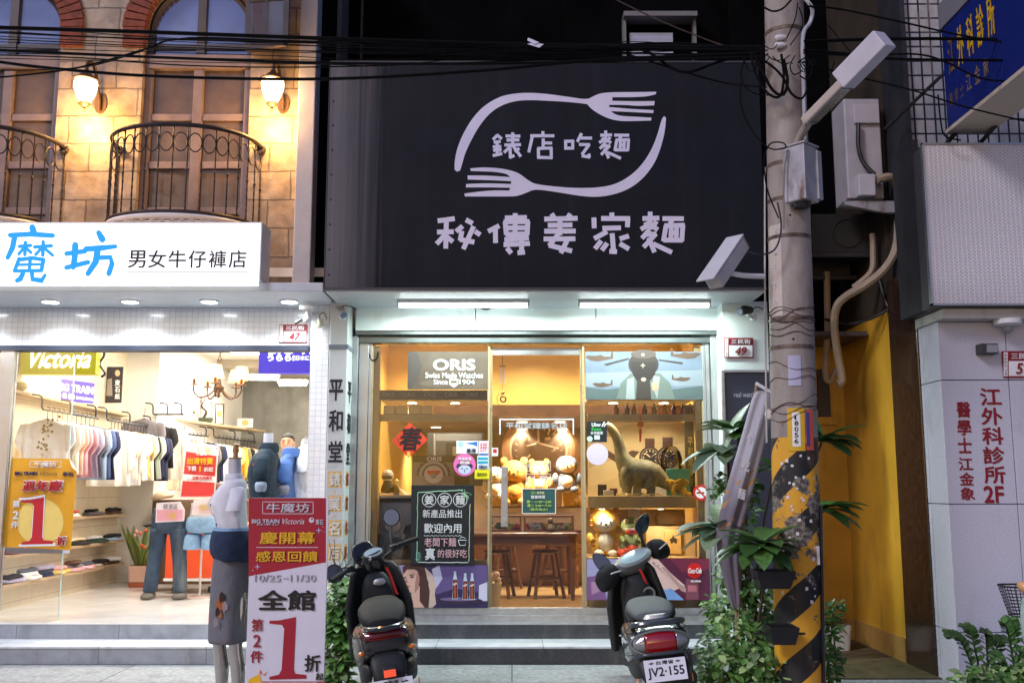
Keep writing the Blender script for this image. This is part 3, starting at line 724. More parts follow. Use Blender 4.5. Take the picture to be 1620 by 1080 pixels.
def soften(F):
    for _ in range(2):
        out = []
        for i, p in enumerate(F):
            a, b, c = Vector(F[i-1]), Vector(p), Vector(F[(i+1) % len(F)])
            d, e = b-a, c-b
            if d.length > 12 and e.length > 12 and d.angle(e) < R(42): out += [tuple(b-d*.25), tuple(b+e*.25)]
            else: out.append(p)
        F = out
    return F
for F in (soften(F1), soften(F2)):
    mb = MB(); q = [zp(p) for p in F]
    for p in q: p.y = YN-.0015
    mb.poly(q); mb.build('fork_emblem', m_sigw, SG, smooth=0)
for k in range(9):
    MB().sph((x0+.03, YN-.002, zs0+.12+k*.21), .009, .006, .009, 8, 6).build('rivet', C(90,85,90,.4,metal=.5), SG)
# ---- fluorescent tubes under it
for u0, u1, lab in ((630, 836, 'white fluorescent tube light under the dark sign, left of the pair'), (916, 1122, 'white fluorescent tube light under the dark sign, right of the pair')):
    a, b = P(u0, 475, 8.28), P(u1, 475, 8.28); zc_ = zs0-.021
    T = thing('fluorescent_light', lab, 'tube light', ((a.x+b.x)/2, 8.28, zc_-.06), 'tube lights under the noodle sign')
    mb = MB(); mb.box(a.x, b.x, 8.245, 8.315, zc_-.028, zc_); mb.box(a.x-.01, a.x+.01, 8.25, 8.31, zc_-.062, zc_); mb.box(b.x-.01, b.x+.01, 8.25, 8.31, zc_-.062, zc_)
    mb.build('housing', m_white, T, smooth=0, bevel=.004)
    MB().tube([(a.x+.011, 8.28, zc_-.045), (b.x-.011, 8.28, zc_-.045)], .015, 10).build('tube', M_emit('fluorescent_tube', (.88,1,.98), 8), T)
    lamp('tube_beam', 'AREA', ((a.x+b.x)/2, 8.28, zc_-.07), 20, (.82,1,.97), T, b.x-a.x, .05)
solo(MB().tube(spline([P(560,482,8.6), P(700,484,8.65), P(754,486,8.62), P(770,489,8.6), P(800,484,8.65), P(960,483,8.65), P(1125,481,8.6)]), .007), 'wiring', m_black, 'thin dark wire clipped along the underside behind the fluorescent tubes', 'wire')

# ---- jeans shop light box
YJ = 7.93
x0, x1, z0, z1 = rectw(-130, 351, 413, 461, YJ)
JS = thing('shop_signboard', 'long white lit sign with blue and dark Chinese lettering on the jeans shop', 'sign', ((x0+x1)/2, YJ, z0))
m_boxface = M_emit('lit_white_sign_face', (1,.985,.96), .62)
MB().box(x0, x1, YJ+.004, YJ+.3, SOF+.078, z1).build('housing', m_white, JS, smooth=0, bevel=.004)
MB().box(x0+.012, x1-.012, YJ, YJ+.0035, SOF+.03, z1-.012).build('lit_face', m_boxface, JS, smooth=0)
lamp('sign_glow', 'AREA', ((x0+x1)/2, YJ-.05, (z0+z1)/2), 20, (1,.97,.95), JS, x1-x0, z1-z0-.1, rot=(R(-90),0,0))
m_cyan = M_emit('lit_blue_lettering', (.0,.30,.80), .42); m_ink = C(40,40,70)
def jz(u, v): return (u/3.087, 330+v/3.087)
def strokesp(par, segs, Y, mat, name='lettering', lift=.0015):
    mb = MB(); k = 0
    for pts in segs:
        pts = [Vector(jz(*p[:2])).to_3d() + Vector((0,0,p[2]/3.087 if len(p) > 2 else 9)) for p in pts]
        # one rounded brush stroke
        L_, R_ = [], []
        for i, p in enumerate(pts):
            d = (pts[min(i+1,len(pts)-1)] - pts[max(i-1,0)]); d.z = 0; d.normalize(); n = Vector((-d.y, d.x, 0)); r = p.z
            if i == 0: L_ += [p - d*r*math.cos(R(t)) + n*r*math.sin(R(t)) for t in (0, 45)]
            if i == 0: R_ += [p - d*r*math.cos(R(45)) - n*r*math.sin(R(45))]
            L_.append(p + n*r); R_.append(p - n*r)
            if i == len(pts)-1:
                L_ += [p + d*r*math.cos(R(t)) + n*r*math.sin(R(t)) for t in (45, 0)]; R_ += [p + d*r*math.cos(R(45)) - n*r*math.sin(R(45))]
        q = [P(p.x, p.y, Y) for p in L_ + R_[::-1]]
        for p in q: p.y = Y-lift-.0003*k
        mb.poly(q); k += 1
    return mb.build(name, mat, par, smooth=0)
strokesp(JS, [ [(158,92,16),(165,115,16)], [(50,130,12),(150,125,13),(258,132,12)], [(72,138,14),(62,190,14),(38,240,11)],
   [(95,185,9),(150,180,9)], [(125,165,9),(122,225,9)], [(120,190,8),(92,222,8)], [(128,192,8),(152,215,8)], [(170,188,9),(252,182,9)], [(212,162,9),(210,228,9)], [(207,190,8),(175,225,8)], [(216,192,8),(258,228,8)],
   [(95,245,10),(72,305,9)], [(95,250,10),(160,242,10),(214,250,10)], [(214,250,10),(204,300,10)], [(85,275,7),(205,272,7)], [(72,305,9),(205,303,9)], [(150,240,9),(145,300,8)], [(115,315,11),(100,345,14),(85,352,11)], [(158,312,11),(160,345,13),(205,352,14),(222,325,8)] ], YJ, m_cyan)
strokesp(JS, [ [(325,220,12),(415,208,12)], [(368,178,16),(365,240,15),(358,285,14)], [(325,288,12),(430,262,12)], [(482,118,13),(500,150,17)], [(420,198,14),(500,192,14),(565,185,10)], [(478,200,16),(468,260,16),(430,318,13)], [(485,240,12),(540,238,13),(548,270,13),(532,318,13)] ], YJ, m_cyan)
for i, ch in enumerate('男女牛仔褲店'):
    text(JS, ch, (203+i*31.8, 396, 231+i*31.8, 424), YJ, m_ink, bold=.012)
prints(JS, YJ, [(m_ink, rc(200, 429.3, 392, 430.3))], 'underline')

# ---- balcony railings with lattice floors
def railing(uc, lab):
    cx = X(uc, 8.9, 260); rx = (X(411, 8.9, 230)-X(184, 8.9, 230))/2
    zt_, zb_ = Z(232, 8.9), Z(366, 8.9); dep = .62
    T = thing('balcony_railing', lab, 'railing', (cx, YU, zb_), 'bowed iron balcony railings')
    def pp(t, z, k=1.0):
        a = math.pi*t
        return Vector((cx-rx*k*math.cos(a), YU-.01-dep*k*math.sin(a)**.8, z))
    N = 40
    MB().tube([pp(i/N, zt_) for i in range(N+1)], .02, 6).build('top_rail', m_iron, T)
    MB().tube([pp(i/N, zb_+.03) for i in range(N+1)], .016, 6).build('bottom_rail', m_iron, T)
    rr, bb = MB(), MB()
    nb = 17
    for i in range(nb+1):
        t = i/nb
        p = pp(t, 0)
        b = MB(); zz = [zb_+.03+(zt_-zb_-.03)*k/24 for k in range(25)]
        b.tube([Vector((p.x, p.y, z)) for z in zz], [.007 if k in (0,24) else .0055+.003*(k % 2) for k in range(25)], 5)
        b.sph((p.x, p.y, zb_+(zt_-zb_)*.5), .013, .013, .018, 6, 5)
        b.build('baluster', m_iron, T)
        if i < nb:
            q = pp((i+.5)/nb, 0); q0, q1 = pp(i/nb, 0), pp((i+1)/nb, 0); d = (q1-q0); wdt = d.length/2*.92; d.normalize()
            zc_ = zt_-.155
            MB().tube([Vector((q.x, q.y, zc_)) + d*wdt*math.cos(R(k*20)) + Vector((0,0,.085*math.sin(R(k*20)))) for k in range(19)], .006, 5).build('ring', m_iron, T)
    for s in (-1, 1):
        f = MB()
        for k in range(9): f.sph((cx+s*rx+.03*math.cos(k*.8), YU-.03+.015*math.sin(k*1.7), zt_-.02+.03*math.sin(k*.8)), .018, .012, .018, 6, 5)
        f.build('rosette', m_iron, T)
    lat = MB(); zl_ = zb_+.005
    for k in range(-7, 8):
        xx = rx*k/7.5; h = dep*math.sqrt(max(0, 1-(k/7.5)**2))
        if h > .05: lat.box(cx+xx-.008, cx+xx+.008, YU-h, YU-.005, zl_, zl_+.014)
    for k in range(1, 6):
        yy = dep*k/6; ww = rx*math.sqrt(1-(k/6)**2)
        lat.box(cx-ww, cx+ww, YU-yy-.008, YU-yy+.008, zl_-.014, zl_-.001)
    lat.tube([pp(i/N, zl_-.012) for i in range(N+1)], .022, 6)
    lat.build('floor_lattice', m_white, T, smooth=0)
railing(297, 'bowed wrought iron balcony railing with a row of rings, whole one between the wall lanterns')
railing(-16, 'bowed wrought iron balcony railing cut off by the left edge, left of both lanterns')
# ---- wall lanterns
m_globe = M_emit('frosted_lantern_globe', (1,.80,.50), 2.6)
m_bronze = M('aged_bronze', (.10,.055,.03), .45, metal=.5, var=.25)
for u, v, lab in ((135, 145, 'ornate wall lantern glowing warm on the stone between the two balconies'), (431, 145, 'ornate wall lantern glowing warm on the stone beside the white pilaster')):
    c = P(u, v, 8.72)
    T = thing('wall_lantern', lab, 'lantern', c, 'lit wall lanterns')
    MB().lathe(c, [(.0,-.12),(.035,-.12),(.05,-.1),(.075,-.05),(.098,.02),(.105,.07),(.1,.1),(0,.1)], 20).build('globe', m_globe, T)
    MB().lathe(c, [(.0,.1),(.125,.1),(.12,.115),(.075,.14),(.055,.165),(.03,.185),(.02,.21),(0,.21)], 20).build('cap', m_bronze, T)
    MB().lathe(c, [(0,-.21),(.012,-.2),(.006,-.185),(.02,-.17),(.01,-.155),(.03,-.145),(.06,-.118),(.045,-.105),(0,-.105)], 14).build('finial', m_bronze, T)
    mb = MB(); mb.tube(spline([c+Vector((0,0,.2)), c+Vector((0,.01,.27)), c+Vector((.01,.06,.31)), c+Vector((.02,.13,.27)), c+Vector((.03,.17,.14)), c+Vector((.05,.19,0)), c+Vector((.05,.2,-.1))]), .017, 8)
    mb.lathe(c+Vector((.05,.222,-.03)), [(0,-.012),(.05,-.012),(.06,0),(.06,.006),(0,.006)], 16, rot=Matrix.Rotation(R(90),3,'X'), sy=1.7)
    mb.build('bracket', m_bronze, T)
    lamp('lantern_light', 'POINT', c+Vector((.0,.0,-.27)), 24, (1,.52,.16), T, .07)
    lamp('lantern_light', 'POINT', c+Vector((.0,-.14,.02)), 8, (1,.52,.16), T, .07)

# ---- house number plates
m_plred = C(140,28,44,.4); m_plwht = C(240,240,242,.4)
def plate(u0, v0, u1, v1, Y, num, lab, tilt=0):
    b = board('house_number_plate', lab, 'number plate', u0, v0, u1, v1, Y, m_plred, .006, 'red and white house number plates', bevel=.003)
    w_, h_ = u1-u0, v1-v0
    prints(b, Y, [(m_plwht, rc(u0+w_*.03, v0+h_*.05, u0+w_*.15, v1-h_*.05)), (m_plwht, rc(u0+w_*.18, v0+h_*.38, u1-w_*.035, v1-h_*.06))], 'white_field')
    text(b, '三民街', (u0+w_*.25, v0+h_*.08, u1-w_*.1, v0+h_*.31), Y, m_plwht, bold=.02)
    text(b, num, (u0+w_*.37, v0+h_*.46, u0+w_*.37+w_*.2*len(num), v0+h_*.87), Y, m_plred, bold=.018, shear=.25, lift=.004)
    for i, ch in enumerate('南投市中山里'): text(b, ch, (u0+w_*.055, v0+h_*(.1+i*.14), u0+w_*.125, v0+h_*(.2+i*.14)), Y, m_plred, lift=.004)
plate(441, 513, 486, 542, YF-.012, '47', 'house number plate reading 47 on the white tiled band of the jeans shop')
plate(1145, 534, 1192, 566, YP-.012, '49', 'house number plate reading 49 on the pale pillar beside the noodle shop')
plate(1586, 555, 1640, 597, YCL-.012, '51', 'house number plate cut off by the right edge on the granite clinic wall')

# ---- pillar lettering
m_goldsq = C(226,188,120,.5); m_nvy = C(22,28,46); m_pw = C(235,232,222)
yb = YP-.0
for i, ch in enumerate('平和堂'):
    v = [600, 648, 697][i]
    text(NB, ch, (520.5-i*.5, v, 543-i*.5, v+34), YP, m_nvy, bold=.02)
sideo = lambda v: P(553, v, YP).z
for i, ch in enumerate('平和堂'):
    v = [603, 652, 700][i]
    text3(NB, ch, (xa1, YP+.06, Z(v+34, YP+.1)), (0,1,0), (0,0,1), .17, Z(v, YP+.1)-Z(v+34, YP+.1), m_nvy, bold=.02, lift=.002)
for i, ch in enumerate('錶業名店'):
    v = [745, 783, 822, 860][i]
    prints(NB, YP, [(m_goldsq, rc(519-i*.5, v, 541-i*.5, v+26)), (m_goldsq, rc(528-i*.5, v+31, 531-i*.5, v+34))], 'gold_square')
    text(NB, ch, (521-i*.5, v+2, 539-i*.5, v+24), YP, m_pw, bold=.02, lift=.004)
    zz0, zz1 = Z(v+26, YP+.1), Z(v, YP+.1)
    MB().add([(xa1+.001, YP+.07, zz0), (xa1+.001, YP+.21, zz0), (xa1+.001, YP+.21, zz1), (xa1+.001, YP+.07, zz1)], [(0,1,2,3)]).build('gold_square', m_goldsq, NB, smooth=0)
    text3(NB, ch, (xa1+.001, YP+.08, zz0+.015), (0,1,0), (0,0,1), .12, zz1-zz0-.03, C(190,60,50), bold=.01, lift=.002)

# ---- dark poster board on the right pillar
pb = board('poster_board', 'dark blue poster in a thin metal frame on the right pillar below the number plate', 'poster', 1150, 589, 1222, 905, YP-.03, C(52,56,74,.35,coat=.4), .028)
text(pb, 'real watches for', (1161, 620, 1214, 628), YP-.03, C(190,195,205), lift=.0015)
mb = MB(); xq0, xq1, zq0, zq1 = rectw(1150, 589, 1222, 905, YP-.03)
mb.box(xq0-.02, xq0-.001, YP-.05, YP, zq0, zq1+.02); mb.box(xq0-.001, xq1, YP-.05, YP, zq1+.001, zq1+.02)
mb.build('frame', m_steel, pb, smooth=0)

# ---- clinic: metal perforated sign, lettering, wall lamp, dome, projecting sign
def M_perf():
    m, nt, b, L = _nodes('dotted_metal_sheet')
    t = nt.nodes.new('ShaderNodeTexCoord'); sp = nt.nodes.new('ShaderNodeSeparateXYZ'); L.new(t.outputs['Object'], sp.inputs[0])
    u = _math(nt, 'MULTIPLY', sp.outputs[0], 2*math.pi/.034); v = _math(nt, 'MULTIPLY', sp.outputs[2], 2*math.pi/.026)
    a = _math(nt, 'ADD', u, v); c = _math(nt, 'SUBTRACT', u, v)
    h = _math(nt, 'MULTIPLY', _math(nt, 'SINE', _math(nt, 'MULTIPLY', a, .5)), _math(nt, 'SINE', _math(nt, 'MULTIPLY', c, .5)))
    n = _noise(nt, _coord(nt, (1, 1, .3)), 3, 5)
    col = _mix(nt, (.70,.66,.67,1), (.84,.80,.81,1), n)
    col = _mix(nt, col, (.44,.41,.42,1), _ramp(nt, _math(nt, 'ABSOLUTE', h), .55, .95))
    L.new(col, b.inputs['Base Color']); b.inputs['Metallic'].default_value = .25; b.inputs['Roughness'].default_value = .42
    bp = nt.nodes.new('ShaderNodeBump'); bp.inputs['Strength'].default_value = .2; bp.inputs['Distance'].default_value = .008
    L.new(h, bp.inputs['Height']); L.new(bp.outputs[0], b.inputs['Normal'])
    return m
x0, x1, z0, z1 = rectw(1468, 229, 1700, 486, 7.1)
T = thing('metal_sign_box', 'blank pale metal sign box with dotted sheet face on the clinic, above the ledge', 'sign box', ((x0+x1)/2, 7.1, zl+.076))
MB().box(x0, x1, 7.1, 7.12, zl+.10, z1).build('dotted_face', M_perf(), T, smooth=0)
mb = MB(); mb.box(x0+.004, x1, 7.121, 7.6, zl+.077, z1-.004); mb.build('housing', C(80,78,80), T, smooth=0)
mb = MB(); mb.box(x0-.012, x0-.0005, 7.09, 7.13, zl+.085, z1+.01); mb.box(x0-.012, x1, 7.09, 7.13, z1+.0005, z1+.012); mb.box(x0-.012, x1, 7.09, 7.125, zl+.085, zl+.099)
mb.build('edge_frame', m_alu, T, smooth=0)
m_clr = C(140,18,34,.5)
vtext(CB, '江外科診所', 1567, 612, 766, 34, YCL, m_clr, bold=.022, gap=.1, tilt=1.6)
text(CB, '2F', (1556, 768, 1588, 795), YCL, m_clr, bold=.025)
vtext(CB, '醫學士', 1524, 634, 718, 22, YCL, m_clr, bold=.022, tilt=1)
vtext(CB, '江金象', 1527.5, 722, 792, 23, YCL, m_clr, bold=.022, tilt=1.5)
b = board('wall_lamp_box', 'small unlit dark box light on the granite beside the number plate', 'wall light', 1552, 543, 1580, 559, YCL-.09, C(60,60,64), .088, bevel=.004)
prints(b, YCL-.09, [(C(150,150,155), rc(1561, 545, 1579, 557))], 'lens')
c = P(1612, 497, 7.05); T = thing('ceiling_sensor', 'round white sensor under the ledge at the right edge', 'sensor', (c.x, 7.1, zl-.06))
MB().lathe((c.x, 7.22, zl), [(0,-.05),(.035,-.05),(.06,-.04),(.1,-.035),(.1,0),(0,0)], 16).build('base', m_white, T)
MB().sph((c.x, 7.22, zl-.06), .04, .04, .04, 12, 8).build('dome', C(150,150,155,.2), T)
# blue projecting sign
XS = 3.27
T = thing('projecting_sign', 'dark blue projecting sign with yellow Chinese lettering high at the right edge', 'sign', (XS+.15, 6.6, 4.0))
y0_, y1_ = 5.9, 7.16
za, zb2 = 4.05, 4.84
MB().box(XS, XS+.3, y0_, y1_, za, zb2).build('panel', C(16,34,108,.4), T, smooth=0)
mb = MB(); mb.box(XS-.012, XS+.31, y0_-.01, y1_+.012, za-.03, za-.001); mb.build('bottom_tray', C(196,180,160,.5), T, smooth=0)
mb = MB(); mb.box(XS-.012, XS+.31, y0_-.01, y1_+.012, zb2+.001, zb2+.2); mb.build('top_cover', C(120,118,125,.5), T, smooth=0)
m_ylw = C(222,178,30)
for i, ch in enumerate('江外科診所'):
    text3(T, ch, (XS, 7.07-i*.155, 4.43), (0,-1,0), (0,0,1), .1, .3, m_ylw if i else C(120,90,60), bold=.012, lift=.002)
for i, ch in enumerate('江金象'): text3(T, ch, (XS, 6.82-i*.13, 4.2), (0,-1,0), (0,0,1), .08, .13, C(150,120,70), lift=.002)
for i, ch in enumerate('醫學士'): text3(T, ch, (XS, 7.1-i*.09, 4.2), (0,-1,0), (0,0,1), .06, .1, C(110,85,60), lift=.002)
for z_, yy in ((za-.03, 7.79), ):
    MB().tube([(XS+.05, 7.15, za-.03), (XS-.1, 7.82, za-.32)], .018, 6).build('strut', m_iron, T)
    MB().tube([(XS+.28, 7.0, za-.03), (XS+.1, 7.82, za-.36)], .016, 6).build('strut', m_iron, T)
    MB().tube([(XS+.05, 7.1, zb2-.3), (XS-.22, 7.8, zb2-.55)], .014, 6).build('strut', m_iron, T)

# ---- cameras and sensors
def bullet(u, v, Y, dirv, lab, mat, s=1.0):
    c = P(u, v, Y); d = Vector(dirv).normalized(); T = thing('security_camera', lab, 'security camera', c)
    mb = MB(); mb.tube([c, c+d*.02*s, c+d*.13*s], [.03*s,.034*s,.034*s], 14); mb.boxc(c+d*.075*s+Vector((0,0,.037*s)), (.05*s,.05*s,.008*s)); mb.build('body', mat, T)
    MB().tube([c+d*.131*s, c+d*.134*s], .026*s, 14).build('lens', m_panesky, T)
    e = c - d*.0 + Vector((0, .06, -.03))*s
    mb = MB(); mb.tube([c+d*.04*s+Vector((0,.02,-.03))*s, c+Vector((.02,.05,-.055))*s, c+Vector((.04,.09,-.05))*s], .014*s, 8); mb.sph(c+Vector((.035,.07,-.055))*s, .03*s); mb.build('mount', m_white, T)
    MB().tube(spline([c-d*.01, c+Vector((.06,.03,.03))*s, c+Vector((.12,.08,.02))*s]), .005, 5).build('cable', m_black, T)
bullet(534, 488, 8.25, (.45,-.55,-.45), 'small grey bullet camera hanging under the dark sign above the left pillar', C(150,150,145), 1.0)
bullet(1188, 490, 8.3, (-.8,-.5,-.2), 'dark bullet camera mounted on the right pillar above plate 49', C(60,62,62), 1.0)
c = P(487, 490, 8.5)
T = thing('motion_sensor_light', 'white twin sensor fitting at the corner of the jeans shop canopy', 'sensor light', c)
MB().boxc(c+Vector((0,0,.015)), (.13,.09,.04)).build('base', m_white, T, bevel=.008)
MB().tube([c, c+Vector((.0,-.01,-.07))], .022, 10).build('stem', m_white, T)
MB().sph(c+Vector((.0,-.02,-.09)), .034).build('sensor_head', m_white, T)
MB().tube([c+Vector((-.03,-.02,-.08)), c+Vector((-.09,-.07,-.13))], .012, 8).build('probe', m_black, T)
c = P(506, 510, 8.5)
T = thing('bulb_socket', 'cream bulb socket hanging by a wire beside the white tiled column', 'socket', c)
MB().lathe(c, [(0,-.045),(.03,-.045),(.034,-.02),(.026,.0),(.024,.03),(0,.034)], 14).build('socket', C(200,196,170), T)
MB().tube(spline([c+Vector((0,0,.03)), c+Vector((.0,.0,.07)), c+Vector((.03,.02,.09)), c+Vector((.05,.05,.04))]), .004, 5).build('wire', m_black, T)
# big roof-shaped CCTV on an arm from the pole
a, b = P(1170, 385, 6.15), P(1128, 447, 5.95)
d = (b-a).normalized(); q = d.to_track_quat('Y', 'Z').to_matrix(); mid = (a+b)/2; ln = (b-a).length
T = thing('cctv_camera', 'white weatherproof camera housing tilted down on an arm from the pole', 'security camera', mid)
MB().boxc(mid, (.105, ln, .1), q).build('housing', C(196,192,190,.45,var=.1), T, bevel=.012)
MB().boxc(mid + q @ Vector((0,.03,.06)), (.13, ln+.05, .012), q).build('sunshield', C(205,203,205,.45), T, bevel=.004)
MB().boxc(mid + q @ Vector((0,-ln/2-.004,0)), (.1,.008,.1), q).build('end_cap', C(150,125,95), T, bevel=.002)
MB().boxc(mid + q @ Vector((.0535,.02,-.0)), (.004,.11,.05), q).build('side_label', C(70,64,60), T)
MB().tube(spline([mid+Vector((.03,.02,-.06)), P(1160,433,6.1), P(1180,436,6.12), P(1208,437,6.2)]), .017, 8).build('arm', m_white, T)
MB().tube(spline([a+Vector((0,.02,.0)), P(1195,402,6.1), P(1225,395,6.1), P(1236,360,6.1), P(1230,320,6.1)]), .006, 5).build('cable', m_black, T)
# ================================================================ UTILITY POLE
def M_pole():
    m, nt, b, L = _nodes('striped_concrete_pole')
    t = nt.nodes.new('ShaderNodeTexCoord'); sp = nt.nodes.new('ShaderNodeSeparateXYZ'); L.new(t.outputs['Object'], sp.inputs[0])
    x, y, z = sp.outputs
    ang = _math(nt, 'DIVIDE', _math(nt, 'ARCTAN2', x, _math(nt, 'MULTIPLY', y, -1.0)), 2*math.pi)
    ph = _math(nt, 'FRACT', _math(nt, 'ADD', _math(nt, 'SUBTRACT', _math(nt, 'DIVIDE', z, .385), _math(nt, 'MULTIPLY', ang, 2.0)), .30))
    n = _noise(nt, _coord(nt), 9, 6, .65); n2 = _noise(nt, _coord(nt), 40, 4); n3 = _noise(nt, _coord(nt, (1,1,.35)), 5, 6, .7)
    stripe = _math(nt, 'GREATER_THAN', _math(nt, 'ADD', ph, _math(nt, 'MULTIPLY', n, .04)), .52)
    conc = _mix(nt, (.23,.19,.16,1), (.37,.32,.285,1), _ramp(nt, n3, .35, .65))
    conc = _mix(nt, conc, (.16,.085,.05,1), _math(nt, 'MULTIPLY', _ramp(nt, n, .6, .72), .7))
    paint = _mix(nt, (.012,.012,.012,1), (.74,.36,.02,1), stripe)
    paint = _mix(nt, paint, (.30,.17,.04,1), _math(nt, 'MULTIPLY', _ramp(nt, n3, .5, .7), .5))
    # worn-through patches in a band at shoulder height
    band = _math(nt, 'MULTIPLY', _ramp(nt, z, .75, 1.05), _ramp(nt, z, 1.62, 1.35))
    wear = _math(nt, 'GREATER_THAN', _math(nt, 'ADD', n, _math(nt, 'MULTIPLY', band, .13)), .62)
    paint = _mix(nt, paint, _mix(nt, (.06,.055,.045,1), (.30,.25,.2,1), _ramp(nt, n2, .4, .65)), wear)
    top = _math(nt, 'GREATER_THAN', _math(nt, 'ADD', z, _math(nt, 'MULTIPLY', n, .03)), 1.72)
    col = _mix(nt, paint, conc, top)
    L.new(col, b.inputs['Base Color']); b.inputs['Roughness'].default_value = .6
    bp = nt.nodes.new('ShaderNodeBump'); bp.inputs['Strength'].default_value = .35; bp.inputs['Distance'].default_value = .008
    L.new(_math(nt, 'ADD', n, _math(nt, 'MULTIPLY', n2, .4)), bp.inputs['Height']); L.new(bp.outputs[0], b.inputs['Normal'])
    return m
YPO = 6.3
pb0, pt0 = Vector((X(1266, YPO, 1080), YPO, 0)), P(1240, 0, YPO)
lean = (pt0 - P(1266, 1080, YPO)); lean = lean/lean.z
def PC(z): return Vector((P(1266,1080,YPO).x + lean.x*(z-P(1266,1080,YPO).z), YPO, z))
def PR(z): return .152 - .0055*z
PO = thing('utility_pole', 'concrete utility pole with yellow and black warning stripes at its foot, hung with wires', 'utility pole', PC(0))
mb = MB(); mb.loft([ring(PC(z), PR(z), PR(z), 40) for z in [0, .5, 1, 1.5, 2, 2.5, 3, 3.5, 4, 5, 6.5]]); mb.build('shaft', M_pole(), PO)
def onpole(u, v, lift=.0):
    """point on the pole's skin seen at pixel u,v"""
    p = P(u, v, YPO)
    for _ in range(4):
        c = PC(p.z); dx = p.x - c.x; r = PR(p.z)+lift
        p = P(u, v, YPO - math.sqrt(max(r*r - dx*dx, 1e-5)))
    return p
def wrap(par, u0, u1, v0, v1, mat, name, n=8, th=.004, jag=0):
    mb = MB()
    z0, z1 = onpole((u0+u1)/2, v1).z, onpole((u0+u1)/2, v0).z
    def ang(u, v):
        q = onpole(u, v); c = PC(q.z); return math.atan2(q.y-c.y, q.x-c.x)
    a0, a1 = ang(u0, (v0+v1)/2), ang(u1, (v0+v1)/2)
    rings = []
    for i in range(n+1):
        a = a0+(a1-a0)*i/n; row = []
        for z, e in ((z0, .001), (z1, .001), (z1, th), (z0, th)):
            c = PC(z); row.append(c + Vector((math.cos(a), math.sin(a), 0))*(PR(z)+e))
        rings.append(row)
    return mb.loft(rings).build(name, mat, par, smooth=0)
m_strap = M('rusty_strap', (.14,.10,.08), .6, metal=.5, var=.5, scale=20)
for v in (42, 255, 312, 372, 503, 548): 
    z = onpole(1240, v).z; c = PC(z)
    MB().loft([ring(c+Vector((0,0,d)), PR(z)+e, PR(z)+e, 32) for d, e in ((-.012,.0005),(-.012,.004),(.012,.004),(.012,.0005))]).build('steel_band', m_strap, PO)
tag_ = wrap(PO, 1246, 1273, 645, 713, C(216,172,30,.4), 'number_tag')
for i, ch in enumerate('18056'):
    q = onpole(1259.5, 660+i*9.4); text3(tag_, ch, q+Vector((-.013,-.007,-.014)), (1,0,0), (0,0,1), .026 if i else .011, .029, m_blk, bold=.015, of=off(PO))
wrap(tag_, 1253.5, 1266, 652, 706, C(235,235,230), 'white_strip', th=.0055)
wrap(PO, 1275, 1286, 648, 712, C(214,92,74), 'sticker'); wrap(PO, 1275, 1280, 652, 705, C(80,70,140), 'sticker', th=.0055)
pl = wrap(PO, 1247, 1267, 562, 610, C(176,176,200,.4), 'metal_plaque')
wrap(PO, 1221, 1237, 355, 500, C(196,182,172,.7), 'faded_poster', th=.0015)
for i, ch in enumerate('跑一生你誰'):
    q = onpole(1229, 365+i*28); text3(PO, ch, q+Vector((-.03,-.006,-.035)), (1,0,0), (0,0,1), .058, .062, C(222,214,208), bold=.012, name='faded_lettering')
rs = random.Random(3)
for i in range(34):
    u, v = rs.uniform(1236, 1292), rs.uniform(718, 960)
    if u > 1230+ (v-700)*.02 + 62: continue
    q = onpole(u, v, .001); s = rs.uniform(.005, .011)
    c = PC(q.z); nrm = (q-c); nrm.z = 0; nrm.normalize(); tx = Vector((-nrm.y, nrm.x, 0))
    MB().add([q+tx*a*s+Vector((0,0,b*s*rs.uniform(.7,1.4)))+nrm*.002 for a, b in ((-1,-1),(1,-.9),(.9,1),(-1,.8))], [(0,1,2,3)]).build('paper_scrap', C(225,222,218), PO, smooth=0)
for dx, z in ((-.02, 0), (.03, .06)):
    q = onpole(1222+dx*100, 655); MB().sph(q+Vector((dx*.8, -.001, -z)), .026, .004, .032, 10, 8).build('paper_scrap', C(225,216,206), PO)
for u, v in ((1236, 60), (1236, 72)):
    q = onpole(u-3, v, .02); MB().tube([q+Vector((-.03,0,0)), q+Vector((-.015,0,0)), q+Vector((.015,0,.002)), q+Vector((.04,0,.004))], [.012,.02,.02,.012], 12).build('insulator', C(220,215,215,.25), PO)
m_wrap = M('rusty_wire', (.10,.06,.045), .7, metal=.3, var=.4)
rs = random.Random(17)
for v in (488, 494, 500, 503, 506, 512, 528, 575, 600, 637, 641, 646, 652):
    z0 = onpole(1240, v).z; sl_, ph = rs.uniform(-.06, .06), rs.uniform(0, 6)
    MB().tube([PC(z0)+Vector(((PR(z0)+.004+.003*math.sin(3*a+ph))*math.cos(a), (PR(z0)+.004+.003*math.sin(3*a+ph))*math.sin(a), sl_*math.sin(a+ph)+.012*math.sin(4*a+ph))) for a in [2*math.pi*i/36 for i in range(37)]], .0026, 5).build('wire_wrap', m_wrap, PO)
# conduits up the pole
MB().tube(spline([onpole(1274, 250, .02), onpole(1271, 130, .02), onpole(1269, 60, .02)+Vector((0,-.02,0)), P(1282, 35, 6.2), P(1285, 15, 6.2), P(1275, 0, 6.2), P(1255, -20, 6.2)]), .013, 7).build('conduit', C(190,190,196), PO)
MB().tube([onpole(1210, 265, .012), onpole(1210, 440, .012), onpole(1213, 700, .012)], .006, 6).build('conduit', C(185,180,175), PO)
MB().tube([onpole(1303, 1085, .01), onpole(1300, 900, .01), onpole(1298, 800, .01)], .012, 6).build('conduit', m_black, PO)
MB().boxc(onpole(1294, 878, .012), (.015,.02,.11)).build('cable_clip', m_white, PO)
for u, v in ((1243, 103), (1240, 150), (1250, 340), (1255, 536)):
    MB().sph(onpole(u, v), .008, .006, .008, 8, 6).build('bolt_hole', m_black, PO)
